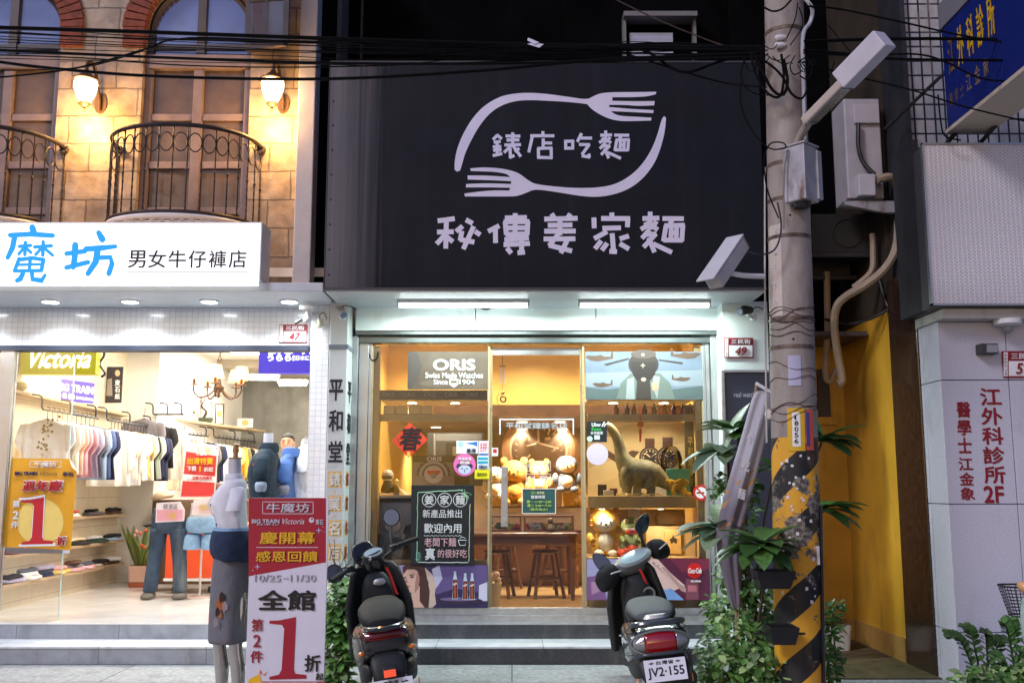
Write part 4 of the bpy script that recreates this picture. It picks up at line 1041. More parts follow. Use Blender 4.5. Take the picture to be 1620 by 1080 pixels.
# junction box
a = P(1274, 270, 6.02); q = Matrix.Rotation(R(42), 3, 'Z')
JB = thing('junction_box', 'rusty grey metal junction box strapped to the pole under the street lamp', 'junction box', a)
m_oldgal = M('weathered_galvanised', (.42,.40,.42), .5, metal=.35, var=.25, scale=5, stain=(.17,.11,.08), st=(.5,.7), stscale=(4,4,1.5))
MB().boxc(a+Vector((0,.1,0)), (.155,.155,.36), q).build('box', m_oldgal, JB, smooth=0, bevel=.006)
MB().boxc(a+Vector((0,.1,.186)), (.175,.175,.012), q).build('lid', m_oldgal, JB, smooth=0, bevel=.003)
MB().boxc(a+Vector((.04,.1,0)) + q @ Vector((.05,0,0)), (.05,.13,.32), q).build('door', C(170,168,176,.5,metal=.2,var=.2,stain=(.2,.13,.1),st=(.55,.8)), JB, smooth=0, bevel=.003)
MB().lathe(a+Vector((0,.1,-.21)), [(0,0),(.05,0),(.06,.03),(0,.03)], 12).build('gland', m_black, JB)
# street lamp
a, b = P(1277, 193, 6.05), P(1406, 62, 5.55)
d = (b-a).normalized(); up = Vector((0,-.35,1)); sx = d.cross(up).normalized(); up = sx.cross(d).normalized()
qm = Matrix((sx, d, up)).transposed()
SLM = thing('street_lamp', 'unlit grey street lamp head on a short arm slanting up right from the pole', 'street lamp', onpole(1262, 235))
ln = (b-a).length
MB().boxc(a+d*ln*.73+up*.02, (.14, ln*.50, .125), qm).build('gear_box', C(200,196,205,.45), SLM, smooth=0, bevel=.008)
hd = MB().boxc(a+d*ln*.25, (.13, ln*.5, .055), qm).build('lamp_head', C(190,176,165,.45), SLM, smooth=0, bevel=.012)
MB().boxc(a+d*ln*.25-up*.03, (.105, ln*.44, .012), qm).build('lens', C(120,125,120,.15,coat=.5), hd, smooth=0, bevel=.004)
mb = MB()
for i in range(12):
    for j in range(3): mb.boxc(a+d*ln*(.08+.031*i)-up*.0375+sx*.025*(j-1), (.008,.008,.003), qm)
o_ = mb.build('led_array', C(200,170,110), hd, smooth=0); o_['kind'] = 'stuff'
MB().tube(spline([onpole(1255, 262, .0), onpole(1262, 225, .03), a+d*.0-up*.01, a+d*.06]), .028, 10).build('arm', M('rusty_arm', (.35,.30,.26), .6, metal=.3, var=.35, stain=(.15,.08,.05)), SLM)

# ================================================================ ALLEY FITTINGS
T = thing('air_conditioner', 'white air conditioner outdoor unit seen end on, on a bracket in the alley', 'air conditioner', P(1366, 316, 8.1))
x0, x1, z0, z1 = rectw(1338, 156, 1395, 314, 8.1)
MB().box(x0, x1, 8.1, 8.42, z0, z1).build('casing', C(172,165,168,.5,var=.12), T, smooth=0, bevel=.012)
x0, x1, z0, z1 = rectw(1350, 166, 1390, 196, 8.09); MB().box(x0, x1, 8.07, 8.098, z0, z1).build('valve_cover', C(180,173,176), T, smooth=0, bevel=.006)
x0, x1, z0, z1 = rectw(1357, 276, 1384, 310, 8.02); MB().box(x0, x1, 8.0, 8.098, z0, z1).build('service_box', C(190,184,188), T, smooth=0, bevel=.008)
MB().tube(spline([P(1358,196,8.06), P(1358,232,8.05), P(1366,258,8.05), P(1384,276,8.02)]), .018, 8).build('insulated_pipe', m_black, T)
mb = MB(); q = [P(1334,318,8.05), P(1425,318,8.05), P(1425,336,8.05), P(1400,336,8.05), P(1338,324,8.05)]; mb.prism(q, (0,.05,0)); mb.build('bracket', m_oldgal, T, smooth=0)
for u0, v0, u1, v1, Y, lab in ((1285, 338, 1395, 400, 8.6, 'dark air conditioner hanging in the alley under the white one'), (1278, 396, 1345, 436, 8.9, 'lowest dark air conditioner in the alley, half behind the pole')):
    x0, x1, z0, z1 = rectw(u0, v0, u1, v1, Y); T = thing('air_conditioner', lab, 'air conditioner', ((x0+x1)/2, Y, z0))
    MB().box(x0, x1, Y, Y+.35, z0, z1).build('casing', M('grimy_dark_casing', (.02,.018,.016), .6, var=.3), T, smooth=0, bevel=.01)
    MB().torus(((x0+x1)/2, Y-.004, (z0+z1)/2), (z1-z0)*.36, .006).build('fan_grille', m_iron, T)
    mb = MB(); mb.box(x0-.05, x1+.05, Y-.02, Y+.02, z0-.04, z0-.002); mb.build('bracket', m_iron, T, smooth=0)
m_pipe = M('old_beige_conduit', (.33,.25,.17), .6, var=.25, scale=5)
def pipe(pts, r, lab, mat=m_pipe, grp='conduits in the alley'):
    pts = spline([P(*p) for p in pts], 5); solo(MB().tube(pts, r, 8), 'conduit', mat, lab, 'conduit', grp)
pipe([(1388,284,8.0),(1408,280,8.0),(1418,290,8.05),(1421,330,8.1),(1418,390,8.1),(1400,425,8.1),(1370,450,8.15),(1340,468,8.3),(1324,485,8.4),(1320,515,8.5),(1325,560,8.6),(1332,600,8.6),(1325,608,8.6)], .035, 'thick pale conduit sweeping down from the white air conditioner in the alley')
pipe([(1308,430,8.9),(1309,520,8.9),(1306,590,8.9),(1314,602,8.9),(1322,585,8.9)], .03, 'straight beige conduit dropping beside the pole and hooking up at its end')
pipe([(1380,370,8.3),(1381,400,8.3),(1378,430,8.3),(1350,455,8.35)], .025, 'short beige conduit joining the thick one in the alley')
pipe([(1306,505,8.8),(1340,512,8.5),(1380,503,8.3),(1415,482,8.2),(1425,460,8.2)], .012, 'sagging black hose across the yellow alley wall', m_black)
pipe([(1390,440,8.3),(1402,480,8.25),(1412,490,8.2)], .014, 'short black hose branching on the yellow alley wall', m_black)

# ================================================================ OVERHEAD CABLES
m_cable = M('black_cable', (.004,.004,.0045), .8, spec=.1, var=.2)
def cable(pts, Y, r, lab='black overhead cable strung across the shop fronts to the pole', grp='overhead cables', mat=None, n=6, name='overhead_cable'):
    q = spline([P(p[0], p[1], p[2] if len(p) > 2 else Y) for p in pts], n)
    solo(MB().tube(q, r*.8, 6), name, mat or m_cable, lab, 'cable', grp)
cable([(-40,43),(200,50),(510,61),(850,71),(1205,76,6.15)], 6.35, .017)
cable([(-40,50),(180,60),(480,68),(850,76),(1200,82,6.15)], 6.4, .007)
cable([(-40,78),(250,91),(520,100),(820,100),(1205,90,6.15)], 6.3, .012)
cable([(-40,86),(130,92),(300,104),(520,106),(900,94),(1205,88,6.15)], 6.45, .006)
cable([(-40,92),(60,106),(250,121),(520,125),(760,112),(950,95),(1200,84,6.15)], 6.25, .013)
cable([(-40,126),(110,110),(230,78),(290,62),(500,66),(1200,80,6.15)], 6.5, .008)
cable([(-40,112),(120,108),(210,86),(300,60),(520,70)], 6.55, .006)
cable([(-40,60),(300,76),(600,82),(1000,78),(1205,72,6.15)], 6.5, .005)
for i in range(5): cable([(505,64+i*4),(780,76+i*3),(1000,70+i*5),(1205,74+i*4,6.15)], 6.4, .006)
for i in range(4): cable([(930+15*i,74+i*3),(1060,68+6*i),(1205,78+i*3,6.15)], 6.3, .007)
cable([(930,72),(1010,78),(1040,92),(1062,108),(1092,114),(1140,97),(1203,80,6.15)], 6.25, .012, 'black overhead cable sagging in a slack bow in front of the louvred window')
cable([(990,85),(1075,112),(1150,132),(1212,138,6.12)], 6.3, .007, 'black overhead cable drooping across the right top of the dark sign')
cable([(955,-10),(1020,22),(1080,48),(1150,74),(1200,82,6.15)], 6.5, .006, 'thin brown cable slanting down from the top edge to the pole', mat=C(70,52,45))
for i in range(7): cable([(-40,38+i*9),(260+40*i,60+i*7),(640,78+i*4-6*(i % 2)),(980,84-i*3),(1205,72+i*3,6.15)], 6.3+.03*i, .0035)
R_lab = 'black overhead cable running right from the pole across the alley'
cable([(1270,80,6.15),(1345,86),(1430,94),(1640,96)], 6.3, .012, R_lab)
cable([(1275,10,6.15),(1330,15),(1430,36),(1530,58),(1640,74)], 6.3, .008, R_lab)
cable([(1270,66,6.15),(1400,62),(1540,62),(1640,66)], 6.35, .014, R_lab)
cable([(1270,84,6.15),(1360,88),(1450,86),(1500,100),(1545,122),(1590,128),(1640,118)], 6.3, .008, R_lab)
cable([(1270,98,6.15),(1340,118),(1440,142),(1530,170),(1640,196)], 6.4, .007, R_lab)
cable([(1280,5,6.15),(1310,40),(1345,82)], 6.3, .004, R_lab)
cable([(1285,150,6.2),(1310,125),(1320,98)], 6.3, .004, R_lab)
cable([(1484,150),(1488,190),(1495,215),(1520,222)], 7.0, .008, 'black wire hanging down the upper white tiles beside the blue sign', None)
L_lab = 'black cable hanging in a loop at the top of the pole'
lp = [[(1190,82),(1205,112),(1222,142),(1238,150),(1246,130),(1240,95)],[(1188,84),(1196,118),(1215,148),(1234,152),(1240,120),(1236,86)],[(1200,90),(1225,108),(1240,125),(1252,148),(1268,156),(1278,140)],
      [(1180,88),(1172,118),(1182,140),(1200,150),(1222,150)],[(1176,92),(1186,112),(1196,108),(1194,92)],[(1262,100),(1275,92),(1285,105),(1278,125),(1265,120)],[(1206,10),(1222,18),(1238,14),(1252,0)],[(1258,88),(1250,104),(1256,118),(1270,112)],
      [(1245,60),(1258,30),(1262,5)],[(1250,72),(1270,40),(1264,12)]]
for k, q in enumerate(lp): cable(q, 6.08, [.013,.011,.01,.006,.005,.006,.008,.005,.005,.005][k], L_lab, 'cable loops on the pole', name='cable_loop')
rs = random.Random(11)
for k in range(12):
    u, v = rs.uniform(1192, 1278), rs.uniform(62, 104); w_, h_ = rs.uniform(14, 40), rs.uniform(6, 26)
    cable([(u-w_/2,v),(u-w_*.2,v+h_*.6),(u+w_*.2,v+h_*rs.uniform(.2,1)),(u+w_/2,v+rs.uniform(-10,10))], rs.uniform(6.02, 6.12), rs.uniform(.003,.006), 'thin wire tangled on the pole among the cable ends', 'tangled wires on the pole', name='tangled_wire')
cable([(1172,130),(1172,165),(1188,204),(1216,234),(1242,234),(1238,226),(1218,228),(1209,255),(1214,300),(1232,345)], 6.06, .006, 'long thin black wire trailing down the left side of the pole', 'trailing wire')
cable([(1246,238),(1241,270),(1240,330),(1240,362)], 6.08, .006, 'thin grey wire running down the pole beside the junction box', 'trailing grey wire', mat=C(120,115,110))
T = None
mb = MB(); c = P(846, 70, 6.3)
mb.poly([c+Vector((-.05,0,.0)), c+Vector((.03,-.01,-.03)), c+Vector((.06,0,.0)), c+Vector((-.02,.01,.015))]); mb.poly([c+Vector((-.05,.01,.03)), c+Vector((.0,-.01,-.005)), c+Vector((.03,0,.012)), c+Vector((-.045,.01,.05))])
solo(mb, 'plastic_scrap', C(215,210,225), 'torn white plastic scrap caught on the cables above the dark sign', 'plastic scrap', smooth=0)

# ================================================================ PLANTS
m_broad = M_leaf('broad_leaf', (.065,.165,.045), .34, .2); m_broadpale = M_leaf('pale_broad_leaf', (.17,.27,.18), .38, .25)
m_ivy = M_leaf('ivy_leaf', (.095,.24,.06), .45, .25, .6); m_ivypale = M_leaf('variegated_leaf', (.27,.42,.2), .45, .3, .5)
m_zz = M_leaf('glossy_leaflet', (.03,.075,.018), .35, .15); m_stem = M('brown_stem', (.07,.05,.03), .7, var=.3)
def leaf(mb, base, d, up, ln, wd, droop=.4, seg=5, fold=.25):
    d, up = Vector(d).normalized(), Vector(up).normalized(); s = d.cross(up)
    if s.length < .05: s = d.orthogonal()
    s.normalize(); up = s.cross(d)
    L, p, dd = [], Vector(base), d.copy()
    for i in range(seg+1):
        t = i/seg; w = wd*math.sin(math.pi*min(1, (t*.92+.06)))**.75*(1 if i < seg else .15)
        L.append((p.copy(), w, s.copy(), up.copy()))
        dd = (dd + Vector((0,0,-droop/seg))).normalized(); p = p + dd*ln/seg; up = s.cross(dd)
    vs = []
    for p, w, s_, u_ in L: vs += [p - s_*w + u_*w*fold, p, p + s_*w + u_*w*fold]
    fs = []
    for i in range(seg):
        a = i*3; fs += [(a,a+1,a+4,a+3),(a+1,a+2,a+5,a+4)]
    mb.add(vs, fs)
def rosette(mb, c, n, ln, wd, r, up=.5, bias=(0,0,0), droop=.7):
    for i in range(n):
        a = 2.4*i + r.uniform(-.3,.3); e = up*(1-i/n*1.3) + r.uniform(-.2,.2)
        d = Vector((math.cos(a), math.sin(a), e)) + Vector(bias)
        leaf(mb, c + Vector((0,0,.02*(n-i)/n)), d, (0,0,1), ln*r.uniform(.7,1.1), wd*r.uniform(.8,1.1), droop*r.uniform(.6,1.3))
rs = random.Random(5)
base = Vector((X(1195, 6.95, 1000), 6.95, 0))
SH = thing('broad_leaved_shrub', 'tall shrub with whorls of broad glossy leaves on bare stems beside the striped pole', 'shrub', base)
heads = [(1168,690,6.95,17,.32,.075,(-.15,-.2,.5),m_broad),(1150,712,6.85,13,.34,.075,(-.8,-.2,-.1),m_broadpale),(1142,840,6.75,17,.34,.075,(-.5,-.3,.1),m_broadpale),(1205,865,6.02,19,.32,.07,(-.1,-.4,.0),m_broad),
         (1300,700,6.9,12,.32,.075,(.5,-.2,.2),m_broad),(1298,808,6.9,14,.32,.07,(.5,-.2,.1),m_broad),(1180,770,6.8,7,.2,.08,(-.2,-.3,.3),m_ivy),(1225,745,6.95,7,.22,.08,(0,-.2,.3),m_broad)]
st = MB()
for u, v, Y, n, ln, wd, bias, mt in heads:
    c = P(u, v, Y); mb = MB(); rosette(mb, c, n, ln, wd, rs, .6, bias); mb.build('leaf_whorl', mt, SH, smooth=60)
    mid = (c+base)/2 + Vector((rs.uniform(-.05,.05), .05, .15))
    MB().tube(spline([base+Vector((rs.uniform(-.1,.1), 0, 0)), mid, c]), [.014]*6+[.009]*7, 6).build('stem', m_stem, SH)
def bush(name, lab, cat, blobs, n, size, mats, r, zmin=.03, stems=6):
    """blobs: (u,v,Y,ru,rv) ellipsoids measured on the photo, filled with single leaves"""
    cs = [(P(u, v, Y), ru*Y/FPX, rv*Y/FPX) for u, v, Y, ru, rv in blobs]
    b0 = Vector((sum(c.x for c, *_ in cs)/len(cs), sum(c.y for c, *_ in cs)/len(cs), 0))
    T = thing(name, lab, cat, b0)
    tot = sum(a*b for _, a, b in cs)
    parts = [MB() for _ in mats]
    for c, a, b in cs:
        k = int(n*a*b/tot)
        for i in range(k):
            v = Vector((r.gauss(0,1), r.gauss(0,1), r.gauss(0,1))).normalized()*r.random()**.4
            clump = mnoise.noise(Vector((v.x*2.2+c.x*7, v.y*2.2, v.z*2.2+c.z*5)))
            if clump < -.12: continue
            p = c + Vector((v.x*a, v.y*a*.8, v.z*b))
            if p.z < zmin: continue
            d = Vector((v.x + r.uniform(-.8,.8), v.y-.4 + r.uniform(-.8,.8), r.uniform(-.5,.6)))
            s = size*r.uniform(.55,1.35)
            leaf(parts[min(len(mats)-1, int(r.random()**1.4*len(mats)))], p, d, (r.uniform(-.4,.4), -.4, 1), s, s*.3, .6, 3, .2)
    for mb, mt in zip(parts, mats):
        if mb.f: mb.build('foliage', mt, T, smooth=60)
    for i in range(stems):
        c, a, b = cs[i % len(cs)]
        tip = c + Vector((r.uniform(-a,a)*.7, r.uniform(-a,a)*.4, b*r.uniform(.3,.9)))
        MB().tube(spline([Vector((b0.x+r.uniform(-.08,.08), b0.y, 0)), (c+Vector((0,0,-b*.5))), tip], 4), .006, 5).build('stem', m_stem, T)
    return T
bush('creeper_bush', 'dense creeper bush with pale and dark small leaves at the foot of the striped pole', 'bush',
     [(1170,1030,6.6,62,62),(1205,985,6.9,40,46),(1150,965,7.1,34,32),(1215,1060,6.3,34,40),(1140,1070,6.4,42,40),(1195,935,6.9,30,26),(1158,905,7.0,24,30),(1178,790,6.95,22,40),(1140,770,6.9,16,26)], 2900, .06, [m_ivy, m_ivypale, m_broad], random.Random(8), stems=8)
bush('creeper_bush', 'narrow strip of small leaves growing behind the right side of the striped pole', 'bush',
     [(1312,1000,6.7,16,45),(1310,1060,6.6,22,40),(1316,962,6.8,20,12)], 420, .05, [m_ivy, m_broad], random.Random(9), stems=3)
bush('leafy_shrub', 'green leafy shrub with pointed leaves between the red banner and the left scooter', 'shrub',
     [(536,960,7.5,26,40),(540,1010,7.4,28,45),(528,1060,7.3,26,30),(545,930,7.6,18,20)], 900, .085, [m_ivy, m_broad, m_ivypale], random.Random(10), stems=6)
mb = MB(); r = random.Random(2); b0 = P(540, 925, 7.6)
for i in range(9):
    tip = P(r.uniform(518, 566), r.uniform(852, 890), 7.6+r.uniform(-.1,.1)); m_ = (b0+tip)/2+Vector((r.uniform(-.04,.04),0,.02))
    mb.tube([b0, m_, tip], [.004,.003,.0015], 5)
solo(mb, 'bare_twigs', m_stem, 'bare brown twigs rising from the shrub before the left pillar', 'twigs')
# creeping fleshy-leaved plant at the lower right
def zz(u, v, Y, fr, lab, name, mat, r):
    b0 = P(u, v, Y); T = thing(name, lab, 'plant', Vector((b0.x, b0.y, 0)))
    for (uu, vv, dy) in fr:
        tip = P(uu, vv, Y+dy); root = Vector((b0.x+r.uniform(-.04,.04), b0.y, .0))
        pts = spline([root, (root*.4+tip*.6)+Vector((0,0,.12)), tip], 9); mb = MB()
        MB().tube(pts, [.009-.0003*i for i in range(len(pts))], 6).build('stem', m_zz, T)
        for i in range(4, len(pts)):
            d = (pts[i]-pts[i-1]).normalized()
            for s in (-1, 1):
                sd = d.cross(Vector((0,-.6,1))).normalized()*s
                leaf(mb, pts[i], sd*.9+d*.7+Vector((0,0,.15)), (0,-.4,1), .075*(1-.3*i/len(pts)), .021, .3, 3, .15)
        mb.build('frond', mat, T, smooth=60)
zz(1568, 1100, 6.6, [(1500,1003,0),(1528,990,.15),(1560,1002,-.1),(1590,1010,.1)], 'arching plant with rows of glossy round leaflets against the granite wall', 'leafy_plant', m_zz, random.Random(4))
zz(1608, 1100, 6.5, [(1588,985,0),(1600,980,.1),(1640,985,-.1),(1575,1040,-.2),(1625,1030,-.2)], 'dark upright plant with narrow leaflets beside the pale green scooter', 'leafy_plant', m_broad, random.Random(6))
bush('ground_plant', 'low tangle of leaves and dry tips at the bottom right corner', 'plant', [(1560,1075,6.3,48,22),(1610,1070,6.3,30,24)], 420, .07, [m_broad, m_ivypale], random.Random(12), stems=3)
# pot in the alley
c = Vector((X(1322, 8.9, 990), 8.9, .012)); T = thing('flower_pot', 'small white planter with a green plant at the end of the alley', 'planter', c)
MB().loft([ring(c+Vector((0,0,z)), r_, r_*.8, 4*5, 6) for z, r_ in ((0,.1),(.2,.12),(.2,.105),(.16,.1))]).build('pot', C(190,188,175), T)
mb = MB(); rosette(mb, c+Vector((-.05,0,.2)), 14, .16, .03, random.Random(3), .9); mb.build('foliage', m_ivy, T, smooth=60)
# black planters clipped to the pole
for u0, u1, v0, v1, lab in ((1194, 1256, 902, 930, 'black plastic planter trough strapped to the pole, upper one of two'), (1214, 1262, 990, 1018, 'black plastic planter trough strapped to the pole, lower one of two')):
    a, b = P(u0, v0, 6.0), P(u1, v1, 6.0); T = thing('pole_planter', lab, 'planter', ((a.x+b.x)/2, 6.05, b.z), 'black planters on the pole')
    ta = [Vector((a.x,5.93,a.z)), Vector((b.x,5.93,a.z)), Vector((b.x,6.14,a.z)), Vector((a.x,6.14,a.z))]
    k = .75; cx_ = (a.x+b.x)/2
    ba = [Vector((cx_+(p.x-cx_)*k, 6.05+(p.y-6.05)*k, b.z)) for p in ta]
    ti = [Vector((cx_+(p.x-cx_)*.9, 6.05+(p.y-6.05)*.88, a.z)) for p in ta]; tj = [p-Vector((0,0,.05)) for p in ti]
    MB().loft([ba, ta, ti, tj]).build('trough', m_black, T, smooth=0, bevel=.004)
    MB().boxc((cx_, 6.06, a.z-.05), (.3,.012,.012)).build('strap', m_rubber, T)
# furled banner
FB = thing('furled_banner', 'grey furled cloth banner with orange stripes and white marks leaning beside the pole', 'banner', Vector((X(1165, 6.6, 1000), 6.6, 0)))
cen = [(1213,617,36),(1203,650,38),(1193,690,40),(1182,730,42),(1170,775,44),(1158,815,42),(1150,850,38),(1152,885,30),(1158,920,24),(1162,950,16),(1163,965,8)]
rings = []
for i, (u, v, w_) in enumerate(cen):
    c = P(u, v, 6.55); hw = w_*6.55/FPX/2; rr = []
    for j in range(24):
        a = 2*math.pi*j/24; rr.append(c + Vector((hw*math.cos(a), (.035+.014*math.sin(a*4+i*.5)+.01*math.sin(7*a))*math.sin(a)*(1 if i else .4), (-.02 if i == 0 else 0)*math.cos(a)*1.9)))
    rings.append(rr)
def M_flag():
    m, nt, b, L = _nodes('grey_banner_cloth'); vec = _coord(nt); n = _noise(nt, vec, 6, 4)
    t = nt.nodes.new('ShaderNodeTexCoord'); sp = nt.nodes.new('ShaderNodeSeparateXYZ'); L.new(t.outputs['Object'], sp.inputs[0])
    z = sp.outputs[2]
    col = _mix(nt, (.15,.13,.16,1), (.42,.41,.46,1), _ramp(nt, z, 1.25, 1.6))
    s = _math(nt, 'SINE', _math(nt, 'MULTIPLY', _math(nt, 'ADD', z, _math(nt, 'MULTIPLY', sp.outputs[0], -.8)), 95))
    zone = _math(nt, 'MULTIPLY', _math(nt, 'GREATER_THAN', n, .5), _math(nt, 'MULTIPLY', _math(nt, 'LESS_THAN', z, 1.58), _math(nt, 'GREATER_THAN', z, 1.12)))
    col = _mix(nt, col, (.42,.22,.07,1), _math(nt, 'MULTIPLY', zone, _math(nt, 'GREATER_THAN', s, .35)))
    L.new(col, b.inputs['Base Color']); b.inputs['Roughness'].default_value = .6; b.inputs['Sheen Weight'].default_value = .2
    return m
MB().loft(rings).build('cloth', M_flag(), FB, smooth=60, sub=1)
MB().bar(P(1196,606,6.53), P(1231,627,6.53), .012, .02).build('top_bar', C(225,225,230), FB, smooth=0)
MB().tube([P(1197,604,6.56), P(1165,960,6.58), Vector((X(1162, 6.6, 1000), 6.62, 0))], .009, 7).build('pole', C(150,120,90), FB)
for i, ch in enumerate('小吃麵'):
    q = P(1192-i*7, 690+i*45, 6.5); text3(FB, ch, q+Vector((-.05,.0,-.03)), (.9,.0,-.3), (.2,0,1), .05, .07, C(230,228,232), bold=.015)
# ================================================================ PRINTED STANDS AND POSTERS OUTSIDE
def one(par, u0, v0, u1, v1, Y, mat, grow=0.0, lift=.002, name='numeral'):
    pts = [(.0,.105),(.0,.06),(.26,.055),(.72,.0),(.66,.84),(.70,.905),(1.0,.925),(1.0,.985),(.0,1.0),(.0,.955),(.26,.92),(.33,.84),(.40,.19),(.34,.125)]
    q = []
    for a, b in pts:
        p = P(u0+(u1-u0)*(a+(a-.5)*grow), v0+(v1-v0)*(b+(b-.5)*grow*.55), Y); p.y = Y-lift; q.append(p)
    return MB().poly(q[::-1]).build(name, mat, par, smooth=0)
YBN = 6.0
bz = lambda x, y: (310+x/2.7, 680+y/2.7)
m_bred = C(170,14,48,.45); m_bwht = C(226,222,232,.45); m_byel = C(244,190,36)
BN = board('banner_stand', 'tall red and white sale banner on a stand reading half in yellow and black Chinese', 'banner', 393, 787, 516, 1079, YBN, m_bwht, .02)
x0, x1, z0, z1 = rectw(393, 787, 516, 1079, YBN)
prints(BN, YBN, [(m_bred, [(393.3,787.3),(515.7,787.3),(515.7,889),(393.3,911)])], 'red_field', .0006)
prints(BN, YBN, [(m_bred, rc(393.3, 1077, 515.7, 1078.7))], 'red_edge', .0006)
mb = MB()
for x in (x0+.03, x1-.03): mb.box(x-.012, x+.012, YBN+.021, YBN+.04, .02, z1-.1)
mb.box(x0, x1, YBN+.021, YBN+.045, z1-.1, z1-.07); mb.box(x0+.02, x1-.02, YBN+.02, YBN+.044, z0+.03, z0+.05)
for x in (x0+.03, x1-.03): mb.box(x-.015, x+.015, YBN-.18, YBN+.25, 0, .02)
mb.build('stand_frame', m_black, BN, smooth=0)
def bt(s, a, b, c, d, mat, bold=.012, shear=0, lift=.003): text(BN, s, bz(a, b)+bz(c, d), YBN, mat, bold, shear, lift=lift)
for q in ((284,305,502,307.5),(284,355.5,502,358),(284,305,286.5,358),(499.5,305,502,358)): prints(BN, YBN, [(m_bwht, rc(*(bz(q[0],q[1])+bz(q[2],q[3]))))], 'outline', .002)
bt('牛魔坊', 302, 312, 486, 351, m_bwht); bt('BIG TRAIN', 240, 380, 358, 398, m_bwht, .03); bt('Victoria', 370, 377, 463, 401, m_bwht, 0, .35); bt('日本に', 262, 399, 356, 406, m_bwht)
prints(BN, YBN, [(m_bwht, ellp(*bz(494,384), 4.2, 4.2)), (m_bred, ellp(*bz(496,380), 1.6, 1.6))], 'emblem', .003); bt('東石', 512, 380, 545, 404, m_bwht)
bt('慶開幕', 273, 434, 511, 486, m_byel, .018); prints(BN, YBN, [(m_bwht, rc(*(bz(258,499)+bz(522,501.5))))], 'rule', .002); bt('感恩回饋', 257, 516, 522, 562, m_byel, .018)
def spark(u, v, r): return [(u+(r if i % 2 == 0 else r*.2)*math.cos(R(i*45-90)), v+(r if i % 2 == 0 else r*.2)*math.sin(R(i*45-90))) for i in range(8)]
prints(BN, YBN, [(C(190,200,240), spark(*bz(525,428), 5.5)), (C(190,200,240), spark(*bz(263,583), 5.5)), (m_bwht, spark(*bz(543,412), 1.6)), (m_bwht, spark(*bz(243,598), 1.8)), (m_bwht, spark(*bz(548,434), 1.3))], 'sparkles', .003)
[bt(s_, a_, 616, b_, 645, C(206,203,214), .01) for s_, a_, b_ in (('10/25', 250, 362), ('11/30', 402, 512))]; bt('~', 372, 628, 392, 634, C(206,203,214), .01); bt('全館', 265, 682, 512, 770, m_blk, .03)
for ch, q in (('第',(238,805,287,858)),('2',(245,872,277,925)),('件',(233,940,286,992))): bt(ch, *q, m_bred, .008)
one(BN, *(bz(314,797)+bz(472,1064)), YBN, m_bred, lift=.003); bt('折', 464, 958, 533, 1030, m_blk, .02); bt('起', 512, 1036, 545, 1066, m_blk, .012)
prints(BN, YBN, [(C(250,190,30), [bz(222,1078), bz(228,1062), bz(272,1040), bz(282,1078)]), (C(240,110,30), [bz(276,1020), bz(283,1042), bz(270,1038)]), (C(240,110,30), [bz(308,1028), bz(284,1046), bz(294,1046)])], 'megaphone', .003)

# yellow poster on the glass of the jeans shop
YY = YF+.016
yz = lambda x, y: (x/2.7, 680+y/2.7)
m_pgold = C(226,160,28,.45); m_pred = C(196,24,40)
pts = [yz(50,120), yz(300,122), yz(330,178), yz(302,512), yz(6,498)]
q = [P(u, v, YY) for u, v in pts]
for i, p in enumerate(q): p.y = YY - (.012 if i == 2 else 0)
YP_ = solo(MB().prism(q, (0, .003, 0)), 'wall_poster', m_pgold, 'yellow sale poster with a big red 1, its top corner curling, on the shop glass', 'poster', smooth=0)
MB().poly([P(*yz(296,122), YY-.002), P(*yz(331,176), YY-.018), P(*yz(310,160), YY-.03)]).build('curled_corner', C(235,232,225), YP_, smooth=0)
MB().box(*[P(*yz(25,500), YY).x, P(*yz(298,500), YY).x], YY+.004, YY+.006, P(*yz(100,526), YY).z, P(*yz(100,505), YY).z).build('backing_sheet', C(225,225,230), YP_, smooth=0)
def yt(s, a, b, c, d, mat, bold=.012, shear=0, lift=.005): text(YP_, s, yz(a, b)+yz(c, d), YY, mat, bold, shear, lift=lift)
prints(YP_, YY, [(C(238,206,110), ellp(*yz(172,392), 37, 37, 32))], 'pale_disc', .0012)
for q in ((128,132,262,134),(128,157,262,159),(128,132,130,159),(260,132,262,159)): prints(YP_, YY, [(m_wht, rc(*(yz(q[0],q[1])+yz(q[2],q[3]))))], 'outline', .002)
yt('牛魔坊', 148, 136, 242, 155, m_wht); yt('BIG TRAIN', 66, 177, 160, 193, C(40,40,90), .03); yt('Victoria', 172, 176, 244, 195, C(90,80,60), 0, .35); yt('東石', 268, 178, 315, 196, C(50,50,90), .02)
yt('週年慶', 95, 211, 275, 264, m_wht, .05, .1); yt('週年慶', 99, 215, 271, 261, m_pred, .015, .1, .0095)
one(YP_, *(yz(86,279)+yz(234,494)), YY, m_wht, .06, .005); one(YP_, *(yz(93,286)+yz(227,488)), YY, m_pred, 0, .0065)
for ch, q in (('第',(57,300,88,330)),('2',(57,345,82,380)),('件',(50,388,80,418))): yt(ch, *q, m_wht, .025)
yt('折', 243, 450, 290, 494, m_wht, .06); yt('折', 247, 454, 287, 491, m_pred, .02, 0, .0095)

